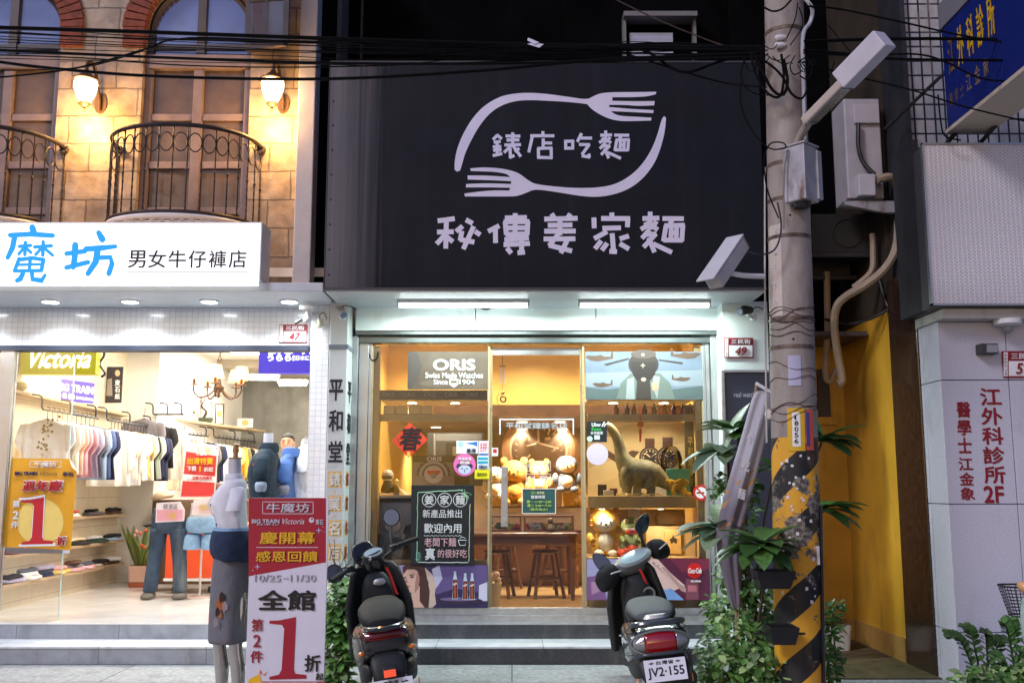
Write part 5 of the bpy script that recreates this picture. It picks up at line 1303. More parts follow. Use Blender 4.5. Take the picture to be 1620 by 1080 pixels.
# ================================================================ MANNEQUINS
m_manq = C(196,196,202,.35); m_chrome = M('silver_mannequin_skin', (.62,.58,.54), .22, metal=.9, var=.08)
def M_cloth(name, rgb, bump=.5, **k): return M(name, rgb, .85, bump=bump*1.6, bscale=k.pop('bscale', 17), var=k.pop('var', .1), **k)
m_denim = M_cloth('dark_denim', (.018,.035,.075), var=.3, scale=25); m_denim2 = M_cloth('green_blue_denim', (.010,.026,.040), var=.35, scale=20)
m_ltdenim = M_cloth('light_denim', (.25,.42,.62), var=.15, scale=25); m_bluecl = M_cloth('bright_blue_cotton', (.09,.19,.48), var=.1)
m_whtcl = M_cloth('white_cotton', (.80,.80,.83), var=.04); m_greycl = M_cloth('grey_jersey', (.16,.16,.175), var=.12, scale=40)
def wav(c, rx, ry, n=28, amp=.0, k=7, ph=0., axis='z'):
    out = ring(c, rx, ry, n, 2.2, axis); c = Vector(c)
    return [c + (p-c)*(1+amp*math.sin(k*2*math.pi*j/n+ph)) for j, p in enumerate(out)]
b0 = Vector((X(365, 6.3, 900), 6.3, 0))
MQ = thing('mannequin', 'headless silver legged mannequin in white blouse, dark denim and grey shorts behind the banner', 'mannequin', b0, local=True, rot=(0, 0, R(12)))
MQ.scale = (.84, .84, 1)
for y, dx in ((-.085, .065), (.085, -.06)):
    MB().loft([ring((dx+a, y+bb, z), rx, ry, 16) for a, bb, z, rx, ry in ((-.07,0,.03,.025,.03),(-.06,0,.045,.09,.035),(.0,0,.075,.045,.035),(.02,0,.12,.032,.032),(.025,0,.25,.05,.048),(.015,0,.33,.055,.05),(-.005,0,.43,.045,.045),(-.01,0,.48,.055,.052),(.0,0,.62,.07,.07),(.0,0,.8,.085,.08))]).build('leg', m_chrome, MQ, sub=1)
MB().loft([wav((0,0,z), rx, ry, 28, am, 5, z*5) for z, rx, ry, am in ((.46,.135,.195,.075),(.47,.137,.197,.075),(.6,.14,.2,.055),(.8,.135,.19,.025),(.98,.13,.185,.0),(1.08,.10,.16,0))]).build('shorts', m_greycl, MQ, sub=1)
pr = MB()
for x, z, s, c in ((-.06,.70,.05,0),(-.045,.745,.035,1),(-.07,.66,.03,1),(-.02,.69,.035,2),(-.08,.60,.03,2),(-.05,.64,.025,0)):
    pr.cur = c; pr.add([(x+s*.6*math.cos(R(t))*(1+.35*math.sin(5*t)), -.204-.001*c, z+s*.8*math.sin(R(t))*(1+.3*math.cos(4*t))) for t in range(0, 360, 24)], [tuple(range(15))])
pr.build('tiger_print', [C(190,110,60), C(60,40,35), C(170,150,150)], MQ, smooth=0)
MB().loft([wav((dx,dy,z), rx, ry, 28, am, 4, z*9) for dx, dy, z, rx, ry, am in ((.06,-.02,.945,.11,.17,.08),(.02,-.03,.955,.15,.215,.08),(-.005,-.03,1.03,.16,.222,.045),(.0,-.03,1.11,.15,.22,.02),(.0,-.03,1.145,.135,.205,.0),(.0,-.03,1.147,.12,.19,0),(0,-.03,1.12,.1,.17,0))]).build('denim_wrap', m_denim, MQ, sub=1)
MB().loft([ring((.0,-.03,z), rx, ry, 28) for z, rx, ry in ((1.135,.143,.213),(1.152,.138,.208),(1.152,.125,.195),(1.135,.128,.198))]).build('waistband', m_ltdenim, MQ)
MB().loft([ring((.23,-.06,z), rx, ry, 16) for z, rx, ry in ((.78,.02,.04),(.82,.07,.08),(1.0,.1,.1),(1.12,.07,.09),(1.14,.02,.05))]).build('denim_sleeve', m_denim, MQ, sub=1)
MB().loft([wav((dx,0,z), rx, ry, 28, am, 6, z*7) for dx, z, rx, ry, am in ((.01,1.105,.10,.15,.05),(.005,1.13,.108,.155,.05),(-.005,1.2,.108,.15,.035),(-.04,1.29,.135,.16,.012),(-.025,1.36,.118,.17,.008),(.0,1.405,.098,.172,0),(.01,1.432,.078,.14,0),(.01,1.447,.062,.085,0),(.01,1.455,.058,.06,0))]).build('blouse', m_whtcl, MQ, sub=1)
for s in (-1, 1):
    MB().loft([ring((.03+a, s*b, z), rx, ry, 16) for a, b, z, rx, ry in ((.0,.11,1.405,.03,.02),(.005,.15,1.40,.048,.03),(.01,.185,1.36,.054,.036),(.0,.205,1.31,.056,.042),(-.015,.222,1.25,.062,.046),(-.014,.22,1.246,.052,.036),(.0,.205,1.29,.045,.03))]).build('sleeve', m_whtcl, MQ, sub=1)
MB().loft([ring((-.004,0,z), r_, r_*1.1, 20) for z, r_ in ((1.437,.07),(1.452,.074),(1.482,.064),(1.484,.056),(1.45,.06))]).build('collar', m_whtcl, MQ, sub=1)
MB().tube(spline([(-.062,-.012,1.44),(-.135,-.012,1.36),(-.178,-.012,1.29),(-.130,-.012,1.21),(-.112,-.012,1.12)]), .006, 5).build('placket', m_whtcl, MQ)
for z, x_ in ((1.17,-.112),(1.23,-.128),(1.29,-.158)): MB().sph((x_, -.03, z), .006, .008, .008, 8, 6).build('button', C(80,80,85), MQ)
MB().loft([ring((.01+a,0,z), r_, r_, 18) for a, z, r_ in ((.005,1.43,.058),(-.005,1.47,.047),(-.01,1.55,.046),(-.01,1.575,.044))]).build('neck', m_manq, MQ)
MB().lathe((.002,0,1.575), [(0,0),(.05,0),(.052,.008),(.02,.012),(.018,.03),(.026,.05),(.02,.075),(.024,.09),(0,.1)], 14).build('neck_finial', m_wood, MQ)
MB().lathe((0,0,0), [(0,0),(.18,0),(.18,.015),(.03,.025),(0,.025)], 28).build('base', m_steel, MQ)
def bust(u, Y, vneck, vsh, wpx, mat, cuffmat, lab, facing=-1, cuff=True):
    c = P(u, vsh, Y); k = Y/FPX; zN, zS = Z(vneck, Y), Z(vsh, Y); rx = wpx*k/2
    T = thing('mannequin', lab, 'mannequin', Vector((c.x, Y, FLR)), local=True)
    zS -= FLR; zN -= FLR; f = facing
    MB().loft([ring((-.01*f*0, 0, z), r_, r_, 16) for z, r_ in ((zS-.02,.05),(zS+.03,.045),(zN,.042))]).build('neck', m_manq, T)
    MB().loft([wav((dx*f,0,z), a*rx, b, 28, am, 6, z*8) for dx, z, a, b, am in ((0,zS-.68,.86,.20,.03),(0,zS-.66,.9,.205,.03),(.02,zS-.4,.85,.19,.015),(.05,zS-.2,.98,.20,.01),(.03,zS-.09,.86,.215,.0),(.01,zS-.04,.74,.21,0),(0,zS-.005,.55,.15,0),(0,zS+.02,.42,.08,0))]).build('jacket', mat, T, sub=1)
    MB().loft([ring((-.01*f,0,z), r_, r_*1.05, 20) for z, r_ in ((zS-.015,.085),(zS+.02,.09),(zS+.065,.075),(zS+.06,.06),(zS,.06))]).build('collar', mat, T)
    for s in (-1, 1):
        MB().loft([ring((a*f*-1, s*b, z), q, q2, 16) for a, b, z, q, q2 in ((0,.15,zS-.03,.05,.04),(.0,.20,zS-.07,.068,.05),(.0,.235,zS-.18,.072,.055),(.01,.25,zS-.27,.066,.055))]).build('sleeve', mat, T, sub=1)
        if cuff: MB().loft([ring((-.01*f, s*.25, z), q, q2, 16) for z, q, q2 in ((zS-.36,.02,.02),(zS-.365,.045,.04),(zS-.31,.054,.05),(zS-.27,.05,.046))]).build('rolled_cuff', cuffmat, T, sub=1)
    MB().loft([ring((0,0,z), a, b, 24) for z, a, b in ((zS-.95,.1,.15),(zS-.8,.11,.17),(zS-.6,.09,.15))]).build('hips', m_denim, T, sub=1)
    MB().tube([(0,0,.0),(0,0,zS-.9)], .014, 8).build('stand_pole', m_steel, T)
    MB().lathe((0,0,.001), [(0,0),(.16,0),(.16,.012),(0,.02)], 24).build('base', m_steel, T)
    return T
t_ = bust(424, 8.85, 685, 712, 46, m_denim2, C(150,165,180,.8), 'headless mannequin in a dark green denim jacket with rolled cuffs behind the banner')
for y_, z_ in ((-.205,1.02),): MB().boxc((-.05, -.205, Z(735, 8.85)-FLR), (.06,.01,.02)).build('pocket_trim', C(200,70,60), t_)
bust(459, 9.3, 706, 720, 30, m_bluecl, C(150,150,165,.8), 'headless mannequin in a bright blue shirt with grey cuffs, behind the denim jacket one')
bust(489, 9.5, 690, 705, 44, m_whtcl, m_whtcl, 'mannequin in a plain white top half hidden by the white tiled column', cuff=False)

# ================================================================ THE MAN IN THE JEANS SHOP
m_skin = M('skin', (.50,.30,.20), .5, var=.08); m_hair = M('black_hair', (.012,.01,.009), .6, var=.3)
m_camo = M_cloth('camouflage_cloth', (.16,.16,.11), stain=(.05,.055,.03), st=(.45,.6), stscale=(9,9,9))
pc = Vector((X(455, 12.0, 720), 12.0, FLR))
MAN = thing('person', 'man with short black hair in a camouflage top standing behind the blue shirt mannequin', 'person', pc, local=True)
def skin_body(pts, edges, rad, mat, par, name='body'):
    me = bpy.data.meshes.new(name); me.from_pydata([Vector(p) for p in pts], edges, [])
    ob = bpy.data.objects.new(name, me); COL.objects.link(ob); ob.parent = par; me.materials.append(mat)
    md = ob.modifiers.new('skin', 'SKIN'); md.use_smooth_shade = True
    for i, r_ in enumerate(rad): me.skin_vertices[0].data[i].radius = r_ if isinstance(r_, tuple) else (r_, r_)
    me.skin_vertices[0].data[0].use_root = True
    s = ob.modifiers.new('sub', 'SUBSURF'); s.levels = s.render_levels = 2
    return ob
bp_ = [(0,0,.88),(0,0,1.05),(0,-.01,1.25),(0,0,1.38),(0,0,1.46),(0,-.01,1.54),
       (-.19,0,1.37),(-.25,0,1.12),(-.24,-.08,.88),(-.24,-.11,.80),(.19,0,1.37),(.25,0,1.12),(.24,-.08,.88),(.24,-.11,.80),
       (-.09,0,.84),(-.1,-.01,.48),(-.1,.01,.08),(-.1,-.13,.03),(.09,0,.84),(.1,-.01,.48),(.1,.01,.08),(.1,-.13,.03)]
be_ = [(0,1),(1,2),(2,3),(3,4),(4,5),(3,6),(6,7),(7,8),(8,9),(3,10),(10,11),(11,12),(12,13),(0,14),(14,15),(15,16),(16,17),(0,18),(18,19),(19,20),(20,21)]
br_ = [(.15,.11),(.145,.10),(.165,.115),(.12,.09),(.055,.055),(.05,.055),.065,.045,.033,.03,.065,.045,.033,.03,.09,.06,.045,.04,.09,.06,.045,.04]
skin_body(bp_, be_, br_, m_skin, MAN)
# jacket and trousers follow the body
MB().loft([wav((0,0,z), a, b, 28, .012, 6, z*6) for z, a, b in ((.80,.20,.15),(.9,.2,.15),(1.05,.195,.145),(1.25,.215,.155),(1.36,.20,.13),(1.42,.12,.09),(1.45,.075,.07))]).build('top', m_camo, MAN, sub=1)
for s in (-1, 1):
    MB().loft([ring((s*a, y, z), r_, r_, 14) for a, y, z, r_ in ((.15,0,1.38,.07),(.21,0,1.34,.082),(.25,0,1.15,.066),(.25,-.02,1.04,.06),(.25,-.02,1.035,.05))]).build('sleeve', m_camo, MAN, sub=1)
    MB().loft([ring((s*a, y, z), r_, r_, 14) for a, y, z, r_ in ((.1,.01,.08,.07),(.1,0,.48,.085),(.095,0,.82,.11),(.06,0,.9,.1))]).build('trouser_leg', m_denim, MAN, sub=1)
    for i in range(5):
        x = s*(.225+.012*i); L_ = [.05,.07,.075,.07,.055][i] if i else .05
        z_ = .785; pth = [(x,-.115-.004*i,z_),(x+s*.002,-.125,z_-L_*.5),(x,-.118,z_-L_)] if i else [(s*.215,-.115,.80),(s*.195,-.14,.775),(s*.195,-.15,.745)]
        MB().tube(pth, [.009,.0085,.007], 7).build('finger', m_skin, MAN)
hc = Vector((0,-.015,1.645))
hd = MB().loft([ring(hc+Vector((0,dy,z)), a, b, 20, 2.3) for dy, z, a, b in ((-.045,-.118,.02,.02),(-.035,-.112,.042,.045),(-.02,-.085,.058,.075),(-.005,-.045,.068,.088),(0,0,.075,.097),(.005,.04,.077,.1),(.008,.08,.068,.088),(.01,.108,.04,.055),(.01,.117,.012,.02))]).build('head', m_skin, MAN, sub=1)
MB().loft([ring(hc+Vector((0,dy,z)), a, b, 20, 2.3) for dy, z, a, b in ((.03,-.03,.072,.075),(.02,.03,.081,.09),(.012,.06,.081,.1),(.01,.09,.07,.088),(.01,.115,.042,.055),(.01,.124,.012,.02))]).build('hair', m_hair, MAN, sub=1)
nz = hc+Vector((0,-.098,0))
MB().loft([ring(nz+Vector((0,dy,z)), a, b, 10) for dy, z, a, b in ((.012,.025,.007,.008),(-.002,.0,.009,.012),(-.014,-.025,.015,.016),(.0,-.035,.011,.01))]).build('nose', m_skin, hd, sub=1)
MB().sph(nz+Vector((0,.012,-.06)), .024, .01, .006, 10, 6).build('mouth', C(150,85,75), hd)
for s in (-1, 1):
    MB().sph(nz+Vector((s*.031,.014,.0+.008)), .012, .008, .007, 10, 6).build('eye', C(60,45,40), hd)
    MB().tube([nz+Vector((s*.015,.008,.03)), nz+Vector((s*.035,.01,.036)), nz+Vector((s*.05,.02,.028))], .004, 5).build('eyebrow', m_hair, hd)
    MB().sph(hc+Vector((s*.079,.008,-.01)), .01, .02, .033, 10, 7).build('ear', m_skin, hd)

# ================================================================ SCOOTERS
def scooter(kind, name, lab, loc, lean_, head_, steer):
    T = thing(name, lab, 'scooter', loc, 'scooters parked before the noodle shop', True, (0, lean_, head_))
    A = kind == 'black'
    if A:
        m_body = M('glossy_black_paint', (.018,.019,.020), .24, coat=.7, var=.2); m_side = M('black_paint_warm_reflection', (.05,.043,.034), .3, coat=.3, var=.15)  # side panels are black; a warm reflection is put into their brown colour
        m_seat = M('black_seat_vinyl', (.012,.013,.015), .7, spec=.15, bump=.15, bscale=300, var=.2); m_inner = M('matt_black_plastic', (.012,.013,.013), .55, var=.2, bump=.1, bscale=300)
    else:
        m_body = M('dark_slate_paint', (.045,.052,.058), .22, coat=.8, var=.15); m_side = m_body
        m_seat = M('grey_seat_vinyl', (.10,.115,.12), .65, spec=.25, bump=.15, bscale=300, var=.15); m_inner = M('matt_black_plastic', (.012,.013,.013), .55, var=.2, bump=.1, bscale=300)
    m_cover = M('silver_grey_plastic', (.20,.21,.205), .38, coat=.2, var=.08)
    def B(mb, n, m, par=T, **k): return mb.build(n, m, par, **k)
    # wheels
    def wheel(y, name, par=T, f=lambda p: p, wd=.05):
        w_ = MB(); rg = []
        for i in range(33):
            a = 2*math.pi*i/32
            rg.append([f(Vector((wd*math.cos(R(t)), y+(.185+.045*math.sin(R(t)))*math.cos(a), .235+(.185+.045*math.sin(R(t)))*math.sin(a)))) for t in range(0, 360, 30)])
        w_.loft(rg, cap=False); o = B(w_, name, m_rubber, par)
        r_ = MB()
        for i in range(5):
            a = 2*math.pi*i/5; r_.bar(f(Vector((0,y,.235))), f(Vector((0,y+.15*math.cos(a),.235+.15*math.sin(a)))), .03, .03)
        rr = []
        for i in range(25):
            a = 2*math.pi*i/24; rr.append([f(Vector((x, y+q*math.cos(a), .235+q*math.sin(a)))) for x, q in ((-.04,.15),(.04,.15),(.04,.135),(-.04,.135))])
        r_.loft(rr, cap=False); B(r_, 'rim', m_steel, o)
        return o
    wheel(0, 'rear_wheel')
    ax = Vector((0, -math.sin(R(25)), math.cos(R(25)))); p0 = Vector((0, .93, .86)); RM = Matrix.Rotation(steer, 3, ax)
    hp = lambda p: p0 + RM @ (Vector(p)-p0)
    wheel(1.22, 'front_wheel', f=hp)
    fm = MB(); fm.loft([[hp((x*wf, 1.22+.27*math.cos(R(t)), .235+.27*math.sin(R(t))-abs(x)*.25)) for x in (-.08,-.05,0,.05,.08,.05,0,-.05)] for t, wf in ((160,.6),(140,1),(110,1.1),(80,1.1),(50,1),(25,.7))]); B(fm, 'front_fender', m_body)
    fk = MB(); [fk.tube([hp((s*.07, 1.21, .235)), hp((s*.07, .98, .72))], .022, 8) for s in (-1, 1)]
    for s in (-1, 1): B(MB().tube([hp((s*.07, 1.21, .235)), hp((s*.07, .99, .70))], .022, 8), 'fork_leg', m_steel)
    # tail body
    if A: sec = [(-.335,.545,.06,.05),(-.32,.55,.115,.085),(-.27,.545,.155,.115),(-.15,.52,.18,.15),(.0,.50,.195,.165),(.2,.49,.195,.165),(.36,.48,.17,.16),(.45,.46,.13,.15),(.5,.44,.09,.13)]
    else: sec = [(-.36,.50,.10,.03),(-.345,.51,.16,.06),(-.29,.52,.195,.095),(-.15,.51,.205,.13),(.0,.50,.20,.15),(.2,.48,.185,.16),(.36,.46,.16,.16),(.46,.44,.12,.15)]
    B(MB().loft([ring((0,y,z), a, b, 28, 2.6, 'y') for y, z, a, b in sec]), 'tail_body', m_body, sub=1)
    for s in (-1, 1):
        B(MB().loft([ring((s*x,y,z), a, b, 14, 2.4, 'y') for x, y, z, a, b in ((.10,-.30,.535,.03,.05),(.13,-.22,.52,.05,.09),(.155,-.02,.49,.055,.14),(.15,.2,.46,.055,.15),(.12,.4,.44,.05,.13),(.09,.48,.42,.03,.09))]), 'side_panel', m_side, sub=1)
        B(MB().loft([ring((s*x,y,z), a, b, 12, 2.4, 'y') for x, y, z, a, b in ((.11,-.36,.40,.02,.03),(.135,-.28,.37,.035,.06),(.145,-.05,.33,.04,.09),(.14,.25,.31,.04,.07),(.13,.42,.29,.03,.04))]), 'lower_fairing', m_inner, sub=1)
    # seat
    if A: ss = [(-.34,.635,.04,.02),(-.325,.645,.10,.035),(-.24,.665,.135,.05),(-.1,.69,.15,.055),(.04,.705,.15,.05),(.16,.70,.14,.048),(.3,.705,.12,.045),(.40,.70,.085,.04),(.44,.69,.04,.02)]
    else: ss = [(-.20,.655,.06,.02),(-.18,.665,.12,.035),(-.08,.685,.15,.045),(.05,.695,.155,.05),(.2,.695,.145,.05),(.32,.70,.12,.045),(.42,.69,.08,.035),(.45,.68,.03,.02)]
    B(MB().loft([ring((0,y,z), a, b, 24, 2.6, 'y') for y, z, a, b in ss]), 'seat', m_seat, sub=1)
    if A: B(MB().loft([ring((.0,y,z), a, b, 24, 2.6, 'y') for y, z, a, b in ((.20,.712,.09,.03),(.22,.714,.126,.04),(.3,.714,.116,.04),(.40,.708,.082,.036),(.425,.702,.05,.02))]), 'seat_nose', M('tan_brown_vinyl', (.035,.028,.018), .7, spec=.15, bump=.1), sub=1)
    else:
        for s in (-1, 1): B(MB().loft([ring((s*x,y,z), a, b, 12, 2.4, 'y') for x, y, z, a, b in ((.10,-.16,.655,.03,.03),(.13,-.05,.665,.035,.045),(.132,.1,.67,.035,.05),(.11,.28,.675,.03,.045),(.07,.42,.67,.02,.03))]), 'seat_side', m_inner, sub=1)
    # tail light and rear end
    if A:
        g = MB().grid(16, 4, lambda a, b: Vector(((a-.5)*.27, -.335+.42*((a-.5)*.27)**2*4.2-.018*math.sin(b*math.pi), .565+.062*b-.02*abs(a-.5))))
        tl = B(g, 'tail_light', C(84,8,10,.12,coat=1.0,spec=.8)); tl.modifiers.new('s','SOLIDIFY').thickness = .02
        for k in range(5): B(MB().tube([Vector((x, -.352+.42*x*x*4.2, .572+.011*k)) for x in (-.1,-.05,0,.05,.1)], .0022, 4), 'light_rib', C(140,30,26,.3), tl)
        B(MB().tube([(-.11,-.27,.635),(-.08,-.35,.632),(0,-.37,.63),(.08,-.35,.632),(.11,-.27,.635)], .016, 8), 'grab_rail', m_body)
        B(MB().loft([ring((0,y,z), a, b, 18, 3, 'y') for y, z, a, b in ((-.33,.46,.10,.05),(-.37,.43,.115,.055),(-.41,.37,.09,.05),(-.42,.31,.07,.03))]), 'rear_fender', m_inner, sub=1)
        B(MB().boxc((0,-.458,.395), (.085,.02,.075), Matrix.Rotation(R(-20),3,'X')), 'reflector_housing', m_inner, bevel=.008)
        B(MB().boxc((0,-.470,.39), (.07,.006,.042), Matrix.Rotation(R(-20),3,'X')), 'reflector', M_emit('reflector_painted_glow', (1,.10,.03), .25), bevel=.003)  # reflector is no lamp; the light it returns is given as emission
        pc_, pr_ = Vector((0,-.455,.287)), R(-14)
    else:
        def lens(x0, x1, n, m):
            g = MB().grid(14, 8, lambda a, b: (lambda x, h: Vector((x, -.372+1.15*x*x-.02*math.cos((b-.5)*math.pi), .525+(b-.5)*2*h)))(x0+(x1-x0)*a, .068*math.sqrt(max(.02, 1-((x0+(x1-x0)*a)/.178)**2))))
            o = B(g, n, m, sub=0); o.modifiers.new('s','SOLIDIFY').thickness = .015; return o
        lens(-.098, .098, 'tail_light', C(150,8,14,.12,coat=1.0,spec=.8))
        m_clear = C(150,150,150,.1,coat=1.0,metal=.4); lens(-.172,-.1,'turn_signal', m_clear); lens(.1,.172,'turn_signal', m_clear)
        B(MB().tube([Vector((.183*math.cos(R(t)), -.360+1.12*(.183*math.cos(R(t)))**2, .525+.076*math.sin(R(t)))) for t in range(0,361,15)], .007, 6), 'light_bezel', m_cover)
        B(MB().tube(spline([(-.15,-.12,.62),(-.165,-.25,.635),(-.12,-.335,.645),(0,-.36,.648),(.12,-.335,.645),(.165,-.25,.635),(.15,-.12,.62)]), .021, 10), 'grab_rail', m_body)
        B(MB().loft([ring((0,y,.668), a, b, 20, 2.6, 'z') for y, a, b in ((-.27,.08,.03),)] + [ring((0,-.27,.69), .065, .025, 20, 2.6, 'z')]), 'rail_bridge', m_steel)
        B(MB().loft([ring((0,y,z), a, b, 20, 3, 'y') for y, z, a, b in ((-.32,.41,.15,.06),(-.375,.38,.165,.07),(-.41,.33,.14,.06),(-.42,.28,.11,.04))]), 'rear_fender', m_inner, sub=1)
        B(MB().tube(spline([(-.17,-.33,.44),(-.12,-.385,.46),(0,-.405,.465),(.12,-.385,.46),(.17,-.33,.44),(.175,-.3,.3)]), .012, 8), 'bumper_trim', m_body)
        B(MB().lathe((.17,-.2,.25), [(0,0),(.05,0),(.055,.02),(.055,.36),(.03,.4),(0,.4)], 16, rot=Matrix.Rotation(R(-86),3,'X')), 'exhaust', M('blackened_steel', (.05,.05,.05), .4, metal=.7))
        pc_, pr_ = Vector((0,-.445,.372)), R(-16)
    # number plate
    rx_ = Matrix.Rotation(pr_, 3, 'X'); w_, h_ = .255, .135
    pl_ = B(MB().boxc(pc_, (w_, .003, h_), rx_), 'number_plate', C(232,232,238,.3), bevel=.002)
    ux, uz = Vector((1,0,0)), rx_ @ Vector((0,0,1)); nr = ux.cross(uz); o_ = pc_ + nr*.0018
    def pt(s, x, z, w2, h2, bold=.015, m=m_blk): text3(pl_, s, o_+ux*x+uz*z, ux, uz, w2, h2, m, bold, lift=.0006)
    if A:
        pt('電動車', -.045, .032, .09, .026); pt('PG-2232', -.112, -.052, .224, .07, .02)
        for s in (-1, 1): pt('—', s*.08-.02, .04, .04, .006)
    else:
        pt('台灣省', -.055, .034, .11, .024); pt('JV2·155', -.112, -.052, .224, .072, .02)
        for s in (-1, 1):
            q = o_+ux*s*.082+uz*.046+nr*.001; B(MB().add([q+ux*a+uz*b for a, b in ((-.018,0),(0,.008),(.018,0),(0,-.008))], [(0,1,2,3)]), 'plate_emblem', C(90,60,30), pl_, smooth=0)
    for s in (-1, 1): B(MB().sph(o_+ux*s*.085+uz*.05, .005), 'plate_bolt', m_steel, pl_)
    # floor, legshield, inner fairing
    B(MB().loft([ring((0,y,z), a, b, 20, 4, 'y') for y, z, a, b in ((.36,.30,.17,.05),(.45,.285,.19,.04),(.75,.28,.19,.035),(.88,.30,.17,.04))]), 'floorboard', m_inner)
    def shield(a, b):
        z = .28+.64*b; wdt = (.215 if A else .20)*(1-.35*max(0, b-.55)/.45)*(1 if b < .93 else .8); x = (a-.5)*2*wdt
        return Vector((x, .90+.10*(1-b)-(x/.2)**2*.10, z))
    o = B(MB().grid(14, 12, shield), 'leg_shield', m_inner, smooth=60); md = o.modifiers.new('s','SOLIDIFY'); md.thickness = .05; md.offset = -1; o.modifiers.new('b','BEVEL').width = .012
    o = B(MB().grid(14, 12, lambda a, b: shield(a, b)*1 + Vector((0,.056,0))), 'front_apron', m_body, smooth=60); o.modifiers.new('s','SOLIDIFY').thickness = .04
    B(MB().loft([ring((0,y,z), a, b, 20, 3, 'z') for y, z, a, b in ((.86,.32,.1,.1),(.85,.5,.12,.09),(.84,.7,.125,.085),(.86,.82,.10,.08),(.88,.87,.06,.06))]), 'inner_fairing', m_inner, sub=1)
    if A: B(MB().sph((.02,.755,.80), .045, .012, .025), 'hook_plate', m_steel)
    else:
        B(MB().torus((.085,.775,.70), .042, .009, 'y'), 'speaker_ring', m_cover); B(MB().lathe((.085,.79,.70), [(0,0),(.038,0),(.038,.01),(0,.012)], 18, rot=Matrix.Rotation(R(90),3,'X')), 'speaker', m_rubber)
    # steering head
    H_ = lambda mb: mb
    if A:
        B(MB().loft([[hp(p) for p in ring((0,y,z), a, b, 20, 2.4, 'z')] for y, z, a, b in ((.93,.82,.06,.06),(.92,.9,.085,.075),(.90,.955,.095,.085),(.895,.985,.08,.07),(.9,.995,.03,.03))]), 'headset', m_body, sub=1)
        B(MB().loft([[hp(p) for p in ring((0,y,z), a, b, 24, 2, 'z')] for y, z, a, b in ((.89,.985,.078,.06),(.89,.999,.082,.064),(.89,1.001,.07,.052))]), 'dash_rim', m_inner)
        dr = Matrix.Rotation(R(30), 3, 'X')
        B(MB().loft([[hp(Vector((0,.862,.995)) + dr @ p) for p in ring((0,0,z), a, b, 24, 2, 'z')] for z, a, b in ((-.02,.085,.06),(.006,.082,.058),(.008,.072,.05))]), 'dash_hood', m_inner)
        B(MB().loft([[hp(Vector((0,.862,.995)) + dr @ p) for p in ring((0,0,z), a, b, 24, 2, 'z')] for z, a, b in ((.006,.072,.05),(.010,.07,.048),(.012,.02,.015))]), 'dash_screen', C(150,170,185,.08,coat=1.0))
        B(MB().loft([[hp(p) for p in ring((0,y,z), a, .012, 20, 2.4, 'z')] for y, z, a in ((.97,.93,.09),(.99,1.0,.105),(1.0,1.06,.09),(1.0,1.09,.05))]), 'fly_screen', m_body, sub=1)
        bar = [(-.36,.86,.955),(-.25,.885,.965),(-.12,.91,.93),(0,.92,.92),(.12,.91,.93),(.25,.885,.965),(.36,.86,.955)]
        B(MB().tube([hp(p) for p in spline(bar)], .013, 8), 'handlebar', m_inner)
    else:
        B(MB().loft([[hp(p) for p in ring((0,y,z), a, b, 26, 2.3, 'z')] for y, z, a, b in ((.92,.80,.07,.06),(.91,.88,.11,.09),(.90,.93,.19,.085),(.90,.965,.22,.08),(.91,.985,.19,.065),(.915,.995,.1,.04))]), 'headset', m_cover, sub=1)
        dr = Matrix.Rotation(R(36), 3, 'X')
        B(MB().loft([[hp(Vector((0,.845,.968)) + dr @ p) for p in ring((0,0,z), a, b, 26, 2.2, 'z')] for z, a, b in ((-.04,.17,.075),(.004,.165,.075),(.01,.15,.066))]), 'dash_bezel', m_cover)
        B(MB().loft([[hp(Vector((0,.845,.968)) + dr @ p) for p in ring((0,0,z), a, b, 26, 2.1, 'z')] for z, a, b in ((.008,.128,.056),(.014,.124,.053),(.016,.05,.02))]), 'dash_screen', C(150,170,178,.08,coat=1.0))
    for s in (-1, 1):
        g0, g1 = ((s*.23,.885,.965), (s*.385,.85,.95)) if A else ((s*.19,.89,.955), (s*.31,.86,.95))
        B(MB().tube([hp(g0), hp(g1)], .018, 10), 'grip', m_rubber)
        B(MB().boxc(hp((s*.195,.89,.962)), (.05,.05,.045), RM), 'switch_box', m_inner, bevel=.008)
        B(MB().tube([hp((s*.21,.92,.955)), hp((s*.26,.955,.95)), hp((s*.37,.93,.94))], .006, 6), 'brake_lever', m_steel if not A else m_inner)
        if A:
            mt = [(s*.20,.90,.975),(s*.21,.92,1.04),(s*.25,.93,1.09),(s*.27,.92,1.13)] if s > 0 else [(s*.20,.90,.975),(s*.24,.92,.985),(s*.30,.94,.975)]
            B(MB().tube([hp(p) for p in spline(mt)], .007, 7), 'mirror_stem', m_black)
            c = hp(mt[-1]) + Vector((0,0,.04 if s > 0 else .0)); back = Matrix.Rotation(-head_, 3, 'Z') @ Vector((-0.12,-1,0)); back.normalize()
            q = back.to_track_quat('Z', 'Y').to_matrix()
            mr = B(MB().lathe(c, [(0,-.025),(.04,-.02),(.062,-.004),(.066,.004),(.06,.006)], 24, rot=q), 'mirror', m_black)
            B(MB().lathe(c, [(0,.0062),(.058,.0062),(.058,.0072),(0,.0072)], 24, rot=q), 'mirror_glass', M('mirror_surface', (.16,.18,.24), .03, metal=1.0, var=0), mr)
        else:
            mt = [(s*.17,.90,.97),(s*.175,.90,1.02),(s*.18,.90,1.06),(s*.185,.90,1.10)] if s > 0 else [(s*.17,.90,.97),(s*.205,.91,.99),(s*.235,.91,1.01)]
            B(MB().tube([hp(p) for p in mt], [.014,.012,.012,.018][:len(mt)], 8), 'mirror_stem', m_black)
            c = hp(mt[-1]) + (Vector((.03,0,.07)) if s > 0 else Vector((-.02,0,.03)))
            tilt = Matrix.Rotation(R(28 if s > 0 else -38), 3, 'Y') @ Matrix.Rotation(R(8), 3, 'Z')
